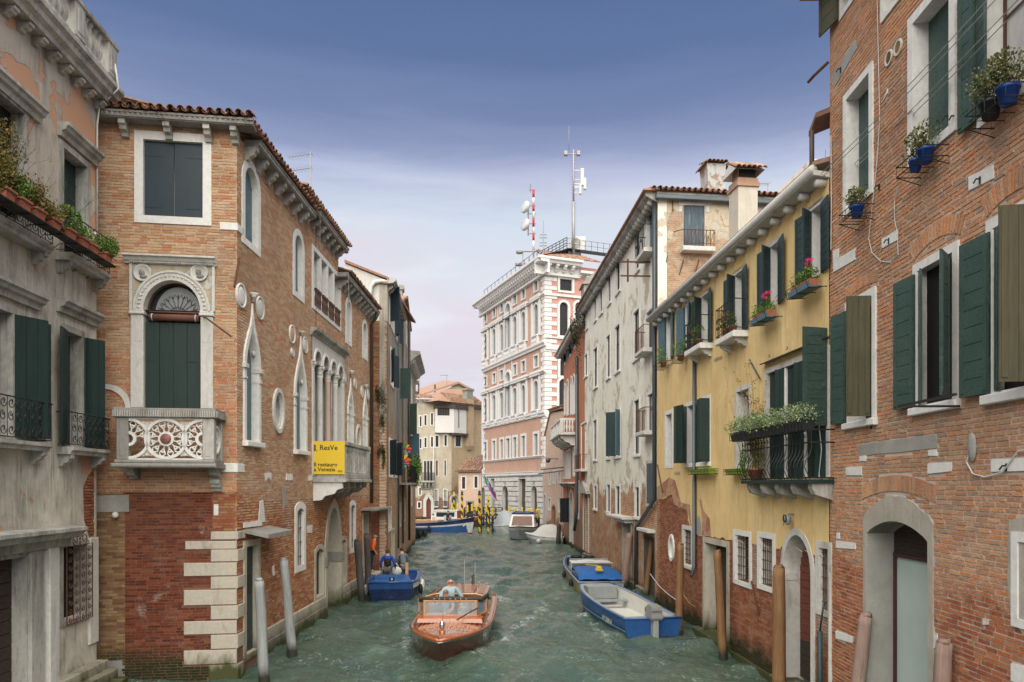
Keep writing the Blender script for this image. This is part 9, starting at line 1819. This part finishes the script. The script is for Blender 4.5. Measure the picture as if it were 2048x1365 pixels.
# ---- boats on the right
bowp, sternp = Vector((3.2, 28.0)), Vector((4.28, 22.0)); d = (bowp-sternp); MR = place(sternp.x, sternp.y, 0, math.atan2(-d.x, d.y))
B2 = blunt_boat('open blue and grey boat with a silver outboard motor moored on the right bank', MR, d.length, 1.95, .58, .84, ['blue', 'blue', 'boot'], None, 'tarp', 'grey_p', .62, 'motor_boat')
m = MB(); m.box(-.55, .55, 5.1, 5.75, .40, .84); m.box(-.8, .8, 4.4, 4.7, .38, .44); part('locker', m, 'grey_p', B2.t); m = MB(); m.tube([(sg*B2.b(q), B2.L*q, B2.z(q)*.35) for sg in (-1, ) for q in np.linspace(0, .98, 14)], .02, 5); m.tube([(B2.b(q), B2.L*q, B2.z(q)*.35) for q in np.linspace(0, .98, 14)], .02, 5); part('pale_stripe', m, MT['sh_blue'], B2.t)
ob = thing('outboard_motor', 'silver outboard motor clamped to the blue boat stern', 'outboard motor', MR @ Matrix.Translation((.02, -.08, 0))); m = MB(); m.hexa([(-.19, -.22, .62), (.19, -.22, .62), (.16, -.18, .95), (-.16, -.18, .95), (-.21, .30, .62), (.21, .30, .62), (.15, .22, 1.0), (-.15, .22, 1.0)]); m.box(-.17, .17, -.18, .24, .56, .619, 0, .01); part('cowling', m, MT['galv'], ob); m = MB(); m.box(-.09, .09, -.16, .12, -.1, .56, 0, .03); m.box(-.14, .14, -.2, .15, -.16, -.1); m.box(-.06, .06, .1, .3, .3, .5); part('leg', m, 'grey_p', ob)
for side, rz in ((1, 0), ): me = text_mesh('HONDA', .085, 'ink'); link('lettering', me, ob, MR @ Matrix.Translation((-.15, -.305, .80)) @ Matrix.Rotation(PI/2-.1, 4, 'X'))
y0, y1 = .35, 1.9; me = text_mesh('6V 30414', .26, 'curtain', .001, .004); ang = math.atan2(B2.b(y0/6.1)-B2.b(y1/6.1), y1-y0); MT['white_p']
link('lettering', me, B2.t, MR @ Matrix.Translation((-B2.b(.30)-.012, y1+.15, .20)) @ Matrix.Rotation(-PI/2, 4, 'Z') @ Matrix.Rotation(PI/2, 4, 'X'))
me = text_mesh('VE 8021', .12, 'curtain', .001, .002) if False else None
m = MB(); m.ball(.15, .75, .68, .14, .12, .06, 8, 5, 0); m.ball(.05, .7, .75, .06, .05, .09, 8, 5, 1); m.ball(.28, .8, .72, .09, .07, .05, 8, 5, 2); thing('painted_rags', 'red, white and green rags on the stern of the blue boat', 'rag', MR, None, m, [MT['red'], MT['leaf'], MT['white_p']], True)
MR2 = place(3.72, 30.2, 0, .012); B3 = blunt_boat('grey boat with yellow and blue trim under a blue tarpaulin on the right bank', MR2, 10.4, 2.05, .58, .66, ['grey_p', 'yel_p', 'boot'], None, 'wood_old', 'blue', .55, 'tarped_boat', 2.0)
B3.fenders((.2, .5), -1, 'rubber', .1)
m = MB(); n = 8; m.add([(x, y, .62+.36*max(0, 1-((y-1.9)/1.9)**4)*(1-.35*abs(x)**3)+.03*math.sin(9*x+5*y)) for y in np.linspace(.1, 3.7, n+1) for x in np.linspace(-.92, .92, n+1)], [(i*(n+1)+k, i*(n+1)+k+1, (i+1)*(n+1)+k+1, (i+1)*(n+1)+k) for i in range(n) for k in range(n)]); part('blue_tarpaulin', m, 'tarp_b', B3.t, None, True); m = MB(); m.add([(x, y, 1.10+.10*(y-3.4)*0-.06*abs(x)+.02*math.sin(12*x)) for y in (3.2, 3.75, 4.3) for x in np.linspace(-.95, .95, 7)], [(i*7+k, i*7+k+1, (i+1)*7+k+1, (i+1)*7+k) for i in range(2) for k in range(6)]); m.tube([(-.95, 3.2, .6), (-.95, 3.2, 1.05), (.95, 3.2, 1.05), (.95, 3.2, .6)], .03, 5); part('white_sheet', m, 'tarp', B3.t, None, True)
for k in range(3): m = MB(); m.box(-.85, .85, 4.9+.6*k, 5.25+.6*k, .50, .55); part('thwart', m, 'teak', B3.t)
m = MB(); m.box(-.92, .92, 4.5, 4.56, .2, 1.12); part('frame_board', m, 'grey_p', B3.t)
for x, y in ((-.1, 9.3), (.55, 9.0)): m = MB(); m.tube([(x+.24*math.cos(2*PI*k/16), y+.24*math.sin(2*PI*k/16), .74) for k in range(17)], .075, 8); thing('old_tyre', 'black tyre lying on the bow of the tarped boat' if x < 0 else 'second black tyre beside it on the same bow', 'tyre', MR2, 'tyres on the tarped boat', m, 'rubber', True)
m = MB(); m.hexa([(-.16, .45, 1.0), (.14, .45, 1.0), (.08, .45, 1.14), (-.10, .45, 1.14), (-.16, .75, 1.05), (.14, .75, 1.05), (.08, .75, 1.18), (-.1, .75, 1.18)]); m.tube([(-.5, 1.3, 1.17), (-.05, .7, 1.2)], .02, 5); thing('yellow_bailer', 'yellow plastic scoop lying on the blue tarpaulin', 'scoop', MR2, None, m, 'paint_yellow')
def covered(label, M, L, B_, zt, tarp, hullm, name='covered_boat', fend=0, full=2.0, top=.4):
 B = Boat(label, 'boat', M, L, B_, .55, .85, full, 0, .8, name, rake=.6); B.hull(hullm, .4); B.rail('white_p', .05); m = MB(); n = 12; vs = []
 for i in range(n+1):
  t = .03+.93*i/n; b = max(B.b(t), .05)*.96
  for k in range(9): x = -1+2*k/8; vs.append((x*b, L*t, B.z(t)+.02+(zt-B.z(t))*math.cos(x*PI/2)**.7*math.exp(-((t-top)/.34)**4)+.05*math.sin(7*t+4*x)*(1-x*x)))
 m.add(vs, [(i*9+k, i*9+k+1, (i+1)*9+k+1, (i+1)*9+k) for i in range(n) for k in range(8)]); part('tarpaulin', m, tarp, B.t, None, True)
 if fend: B.fenders((.15, .5, .85), 1, 'white_p', .20, True); B.fenders((.1, .6), -1, 'white_p', .2, True)
 return B
covered('small boat under a pale canvas cover with round white fenders, moored by the coral house', place(4.1, 57.3, 0, math.radians(80)), 3.1, 1.9, 1.5, 'tarp', ['white_p', 'grey_p', 'boot'], fend=1)
covered('boat under a grey hooped cover behind the striped poles', place(-1.1, 75.5, 0, math.radians(188)), 6.5, 2.2, 2.1, MT['grey_p'], ['white_p', 'white_p', 'boot'])
def cabin_boat():
 M = place(1.6, 69.6, 0, math.radians(173)); B = Boat('white cabin cruiser with a dark sunroof, moored before the palace', 'boat', M, 8.6, 2.65, .8, 1.15, 2.2, 0, .9, 'cabin_cruiser', rake=.9); B.hull(['white_p', 'grey_p', 'boot'], .25); B.rail('wood_brown', .045); B.deck(.72, .995, 'white_p', camber=.12); B.deck(0, .12, 'white_p')
 m = MB(); m.add([(-1.12, 1, .85), (1.12, 1, .85), (1.12, 6.2, .98), (-1.12, 6.2, .98), (-.98, 1.1, 2.0), (.98, 1.1, 2.0), (.98, 5.3, 2.05), (-.98, 5.3, 2.05)], [(4, 5, 6, 7), (0, 4, 7, 3), (1, 2, 6, 5), (3, 7, 6, 2), (0, 1, 5, 4)]); cb = part('cabin', m, 'white_p', B.t)
 m = MB(); m.add([(-.92, 5.75+.36, 1.12), (.92, 5.75+.36, 1.12), (.84, 5.38+.02, 1.93), (-.84, 5.40, 1.93)], [(0, 1, 2, 3)]); part('pane', m, m_plain('warm_cabin_glass', (.12, .045, .02), .5, .15, 4), cb)
 for sg in (-1, 1): m = MB(); m.add([(sg*1.10, 1.6, 1.2), (sg*1.10, 5.4, 1.25), (sg*1.02, 5.0, 1.85), (sg*1.02, 1.6, 1.8)], [(0, 1, 2, 3)]); part('pane', m, 'glass', cb)
 m = MB(); m.box(-1.05, 1.05, 1.2, 4.9, 2.05, 2.16, 0, .04); m.tube([(-.9, 5.2, 2.2), (-.6, 5.35, 2.3), (.6, 5.35, 2.3), (.9, 5.2, 2.2)], .05, 6); part('sunroof', m, 'blue_dk', cb)
 m = MB(); m.tube([(-.35, 7.9, 1.2), (0, 8.3, 1.45), (.35, 7.9, 1.2)], .02, 5); part('pulpit', m, 'chrome', B.t)
cabin_boat()
def barge():
 M = place(-9.9, 71.4, 0, math.radians(-102)); B = Boat('long blue and white cargo barge with a wooden hold cover', 'barge', M, 6.4, 2.5, .95, 1.55, 2.6, 0, .9, 'cargo_barge', rake=.3); B.hull(['blue_dk', 'white_p', 'blue'], .28); m = MB()
 for sg in (-1, 1): m.add([(sg*B.b(q)*1.01, B.yy(q, .5), B.z(q)*.60) for q in np.linspace(0, 1, 12)]+[(sg*B.b(q)*.95, B.yy(q, .7), .05) for q in np.linspace(1, 0, 12)], [(i, i+1, 22-i, 23-i) for i in range(11)])
 part('lower_strake', m, 'blue', B.t); m = MB()
 for sg in (-1, 1): m.tube([(sg*B.b(q)*.96, B.yy(q, .8), .03) for q in np.linspace(0, 1, 12)], .07, 5)
 part('boot_top', m, 'red_p', B.t); B.rail('blue_dk', .07); B.deck(.55, .995, 'blue_dk', camber=.05); m = MB(); m.box(-1.05, 1.05, -1.0, 3.0, .95, 1.25, 0, .03); m.box(-1.12, 1.12, -1.1, -.95, .9, 1.5); part('hold_cover', m, 'teak', B.t); m = MB(); m.box(-.35, .25, 3.4, 4.0, 1.0, 1.7, 0, .03); part('console', m, 'white_p', B.t)
 B.fenders((.35, .95), -1, 'rubber', .16); B.fenders((.35, ), 1, 'rubber', .16)
 return M
BM = barge()
M = place(-8.45, 66.5, 0, math.radians(172)); B = Boat('small dark green boat half hidden behind the last house on the left', 'boat', M, 4.5, 1.7, .65, .95, 2.3, 0, .9, 'green_boat'); B.hull(['sh_dkgreen', 'sh_dkgreen', 'boot'], .3); B.well(.08, .85, .2, 'wood_dark', 'sh_dkgreen'); B.deck(.84, .99, 'sh_dkgreen'); B.rail('rubber', .05); B.fenders((.7, .4), -1, 'rubber', .14)
M = place(-9.6, 83.2, 0, math.radians(-99)); B = Boat('far varnished taxi with a red and white cabin moored behind the barge', 'water taxi', M, 6.6, 2.3, .75, 1.2, 2.3, 0, .9, 'moored_taxi', rake=.9); B.hull(['varnish', 'mahog', 'boot'], .3); B.deck(.62, .995, 'varnish', camber=.1); B.rail('teak', .06); m = MB(); m.box(-.95, .95, .9, 3.6, .75, 1.75, 0, .08); m.box(-1.0, 1.0, .8, 3.7, 1.75, 1.85, 0, .03); part('cabin', m, 'white_p', B.t); m = MB(); m.box(-.96, -.951, 1.2, 3.3, 1.1, 1.6); m.box(.951, .96, 1.2, 3.3, 1.1, 1.6); part('pane', m, 'glass', B.t); m = MB(); m.box(-.85, .85, 3.7, 3.9, .9, 1.75); part('red_panel', m, 'red_p', B.t)
# landing stage
t = thing('landing_stage', 'dark timber landing stage with crossed braces before the low peach house', 'jetty', place(0, 0)); a, e = P3(930, 1030, 84), P3(1004, 1030, 82)
m = MB(); m.box(a.x, e.x, 83, 85, 1.15, 1.30); part('deck', m, 'wood_dark', t); m = MB()
for k in range(7): x = a.x+(e.x-a.x)*k/6; m.tube([(x, 83.1, -1), (x, 83.1, 2.1)], .09, 6)
for k in range(6): x = a.x+(e.x-a.x)*k/6; q = (e.x-a.x)/6; m.tube([(x, 83.05, 0), (x+q, 83.05, 1.1)], .05, 4); m.tube([(x+q, 83.05, 0), (x, 83.05, 1.1)], .05, 4)
for z in (1.7, 2.1): m.tube([(a.x, 83.1, z), (e.x, 83.1, z)], .05, 4)
part('timber', m, 'wood_dark', t)
# flags
def flags():
 Y = 78; a = P3(1003, 1008, Y); t = thing('flagpole', 'slanting flagpole with an Italian and a European flag on the palace front', 'flag', Matrix.Translation(a)); tip = P3(970, 950, Y)-a; m = MB(); m.tube([(0, 0, 0), tuple(tip)], .05, 5); part('pole', m, 'curtain', t)
 def fl(pts, cols, name):
  P = [P3(x, y, Y)-a for x, y in pts]; m = MB(); n = len(cols)
  for i in range(n): A = P[0].lerp(P[1], i/n); B_ = P[0].lerp(P[1], (i+1)/n); C_ = P[3].lerp(P[2], (i+1)/n); D = P[3].lerp(P[2], i/n); o = Vector((0, .12*(i % 2), 0)); m.add([tuple(A), tuple(B_+Vector((0, -.1, 0))), tuple(C_), tuple(D+o)], [(0, 1, 2, 3)], i)
  part(name, m, [MT[q] for q in cols], t)
 fl([(967, 947), (982, 975), (986, 990), (970, 966)], ['leafg', 'white_p', 'red'], 'italian_flag'); fl([(971, 950), (991, 985), (994, 1003), (978, 980)], ['euro', 'euro', 'euro', 'red'], 'european_flag')
MT['leafg'] = gloss('flag_green', (.02, .25, .08), .8, 0); MT['euro'] = gloss('flag_blue', (.015, .06, .30), .8, 0); flags()
# ================================================================== people
def skin(name, joints, edges, rad, mat, parent, lvl=1):
 me = bpy.data.meshes.new(name); me.from_pydata(joints, edges, []); me.materials.append(MT[mat] if isinstance(mat, str) else mat); o = link(name, me, parent, WM[parent.name]); md = o.modifiers.new('Skin', 'SKIN'); md.use_smooth_shade = True
 for v, r in zip(me.skin_vertices[0].data, rad): v.radius = (r, r)
 me.skin_vertices[0].data[0].use_root = True; s = o.modifiers.new('Sub', 'SUBSURF'); s.levels = s.render_levels = lvl; return o
MT['skin'] = m_plain('skin', (.52, .28, .19), .08, .5, 10)
def person(label, M, h=1.75, lean=0, elb=((-.30, .02, 1.12), (.30, .02, 1.12)), wr=((-.30, -.18, .92), (.30, -.18, .92)), top=(.3, .3, .3), sleeve=None, legs=(.05, .05, .06), hair=(.05, .04, .03), bald=False, knee=0, vest=None, crouch=0, glasses=False):
 t = thing('person', label, 'person', M); s = h/1.75; L = lambda x, y, z: (x*s, (y-lean*max(0, z-.95))*s, (z-crouch)*s)
 J = [L(0, 0, .95), L(0, 0, 1.12), L(0, -.01, 1.30), L(0, 0, 1.44), L(0, -.01, 1.52), L(0, -.02, 1.62), L(0, -.015, 1.70)]; E = [(i, i+1) for i in range(6)]; R = [.13, .125, .14, .085, .055, .085, .075]; tor = [0, 1, 2, 3]
 arms = []
 for k, sg in enumerate((-1, 1)):
  i = len(J); J += [L(sg*.19, 0, 1.41), L(*elb[k]), L(*wr[k])]; E += [(3, i), (i, i+1), (i+1, i+2)]; R += [.062, .045, .030]; arms.append(i); w = Vector(J[i+2]); dd = (w-Vector(J[i+1])).normalized(); sd = dd.cross(Vector((0, 0, 1))).normalized()
  pl = len(J); J.append(tuple(w+dd*.07)); E.append((i+2, pl)); R.append(.032)
  for f in range(5):
   b = w+dd*(.075 if f else .03)+sd*(f-2.5)*.017; ln = (.055, .07, .078, .072, .055)[f]; q = len(J); J += [tuple(b), tuple(b+dd*ln*.6+(sd*-.03 if f == 0 else Vector((0, 0, -.01)))), tuple(b+dd*ln+Vector((0, 0, -.03)))]; E += [(pl, q), (q, q+1), (q+1, q+2)]; R += [.011, .009, .008]
 lg = []
 for sg in (-1, 1): i = len(J); J += [L(sg*.09, 0, .90), (sg*.10*s, -knee*s, (.50-crouch*.5)*s), (sg*.10*s, .02*s, .09*s), (sg*.11*s, -.12*s, .04*s)]; E += [(0, i), (i, i+1), (i+1, i+2), (i+2, i+3)]; R += [.085, .06, .042, .035]; lg.append(i)
 R = [r*s for r in R]; skin('body', J, E, R, 'skin', t)
 tj = [J[i] for i in tor]; te = [(0, 1), (1, 2), (2, 3)]; tr = [.150, .145, .165, .10]; tm = gloss('cloth', top, .9, 0)
 for k in arms: i = len(tj); tj += [J[k], J[k+1]]+([tuple(Vector(J[k+1]).lerp(Vector(J[k+2]), .85))] if sleeve != 'short' else []); te += [(3, i), (i, i+1)]+([(i+1, i+2)] if sleeve != 'short' else []); tr += [.082, .062]+([.045] if sleeve != 'short' else [])
 skin('shirt', tj, te, [r*s for r in tr], tm, t)
 if vest: skin('vest', [J[i] for i in tor], [(0, 1), (1, 2), (2, 3)], [q*s for q in (.165, .165, .19, .115)], gloss('vest_cloth', vest, .9, 0), t)
 lj = [J[0]]; le = []; lr = [.15]
 for k in lg: i = len(lj); lj += [J[k], J[k+1], J[k+2]]; le += [(0, i), (i, i+1), (i+1, i+2)]; lr += [.11, .085, .065]
 skin('trousers', lj, le, [r*s for r in lr], gloss('trouser_cloth', legs, .9, 0), t)
 H = Vector(J[5]); m = MB(); m.ball(H.x, H.y+.015*s, H.z+(.035 if not bald else -.01)*s, .092*s, .10*s, (.085 if not bald else .06)*s, 12, 8)
 if bald: m.xf(Matrix.Translation((0, .012*s, 0)))
 part('hair', m, gloss('hair_colour', hair, .8, 0), t, None, True); f = MB(); y = H.y-.088*s
 for sg in (-1, 1): f.ball(H.x+sg*.032*s, y+.012, H.z+.012*s, .011, .008, .008, 6, 4, 1); f.ball(H.x+sg*.088*s, H.y, H.z, .014, .02, .028, 6, 4, 0)
 f.ball(H.x, y, H.z-.012*s, .013, .02, .022, 6, 4, 0); f.box(H.x-.024, H.x+.024, y+.008, y+.014, H.z-.048*s, H.z-.040*s, 2)
 if glasses:
  for sg in (-1, 1): f.tube([(H.x+sg*.034+.024*math.cos(a), y-.004, H.z+.012+.018*math.sin(a)) for a in np.linspace(0, 2*PI, 9)], .003, 4, 1)
 part('face', f, ['skin', 'ink', 'red_p'], t); return t
person('balding man in a light blue shirt standing in the water taxi', place(-1.82, 21.4, .12, .25), 1.77, elb=((-.33, -.18, 1.18), (.34, -.05, 1.16)), wr=((-.22, -.42, 1.25), (.28, -.30, 1.05)), top=(.30, .42, .47), hair=(.25, .2, .16), bald=True, glasses=True)
person('woman with short light brown hair raising her arm beside the man in the taxi', place(-1.92, 21.0, .10, .1), 1.50, elb=((-.36, -.14, 1.20), (.26, -.1, 1.15)), wr=((-.32, -.20, 1.46), (.16, -.33, 1.10)), top=(.35, .48, .55), hair=(.22, .11, .05), sleeve='short')
person('man in a black vest over a blue sweater in the blue work boat', place(-5.30, 30.9, .14, PI), 1.76, top=(.01, .06, .35), vest=(.012, .014, .02), legs=(.10, .10, .11), hair=(.05, .035, .03))
person('bending man in a grey sweater in the blue work boat', place(-4.72, 31.6, .14, PI+.5), 1.76, lean=.38, top=(.12, .14, .17), legs=(.08, .08, .09), hair=(.03, .022, .02), elb=((-.30, -.12, 1.14), (.30, -.12, 1.14)), wr=((-.2, -.40, .95), (.2, -.40, .95)))
person('bald worker in an orange jacket leaning out of the canopied doorway', place(-6.33, 32.6, .72, PI/2+.3), 1.72, lean=.25, top=(.75, .13, .03), legs=(.02, .025, .04), hair=(.3, .2, .15), bald=True)
person('driver in dark clothes sitting at the stern of the cargo barge', place(-6.2, 70.3, .95, 1.2), 1.7, top=(.03, .035, .05), legs=(.03, .03, .04), crouch=.45, knee=.35)
person('passenger in dark clothes near the bow of the cargo barge', place(-7.7, 70.6, .7, 1.2), 1.7, top=(.7, .7, .68), legs=(.02, .02, .05), crouch=.5, knee=.35)
m = MB(); m.ball(0, 0, 0, .24, .15, .22, 10, 7); m.tube([(-.1, 0, .2), (0, -.05, .35), (.1, 0, .2)], .03, 5); thing('white_sack', 'white sack passed between the two men in the blue boat', 'sack', place(-4.98, 31.2, .92), None, m, 'curtain', True)
for k, (pts, lab) in enumerate((([(1300, 1148), (1318, 1172), (1335, 1188), (1352, 1200)], 'pale mooring rope sagging from the leaning tan pole'), ([(1364, 1142), (1367, 1190), (1380, 1208), (1392, 1214)], 'rope with a yellow loop hanging under the barred window'))):
 m = MB(); p0 = w0 = None; P = []
 for x, y in pts: u, z = wG.uz(x, y, .12); P.append((u, -.12, z))
 m.tube(P, .014, 5); thing('rope', lab, 'rope', wG.M, None, m, 'leaf_straw' if k else 'curtain')
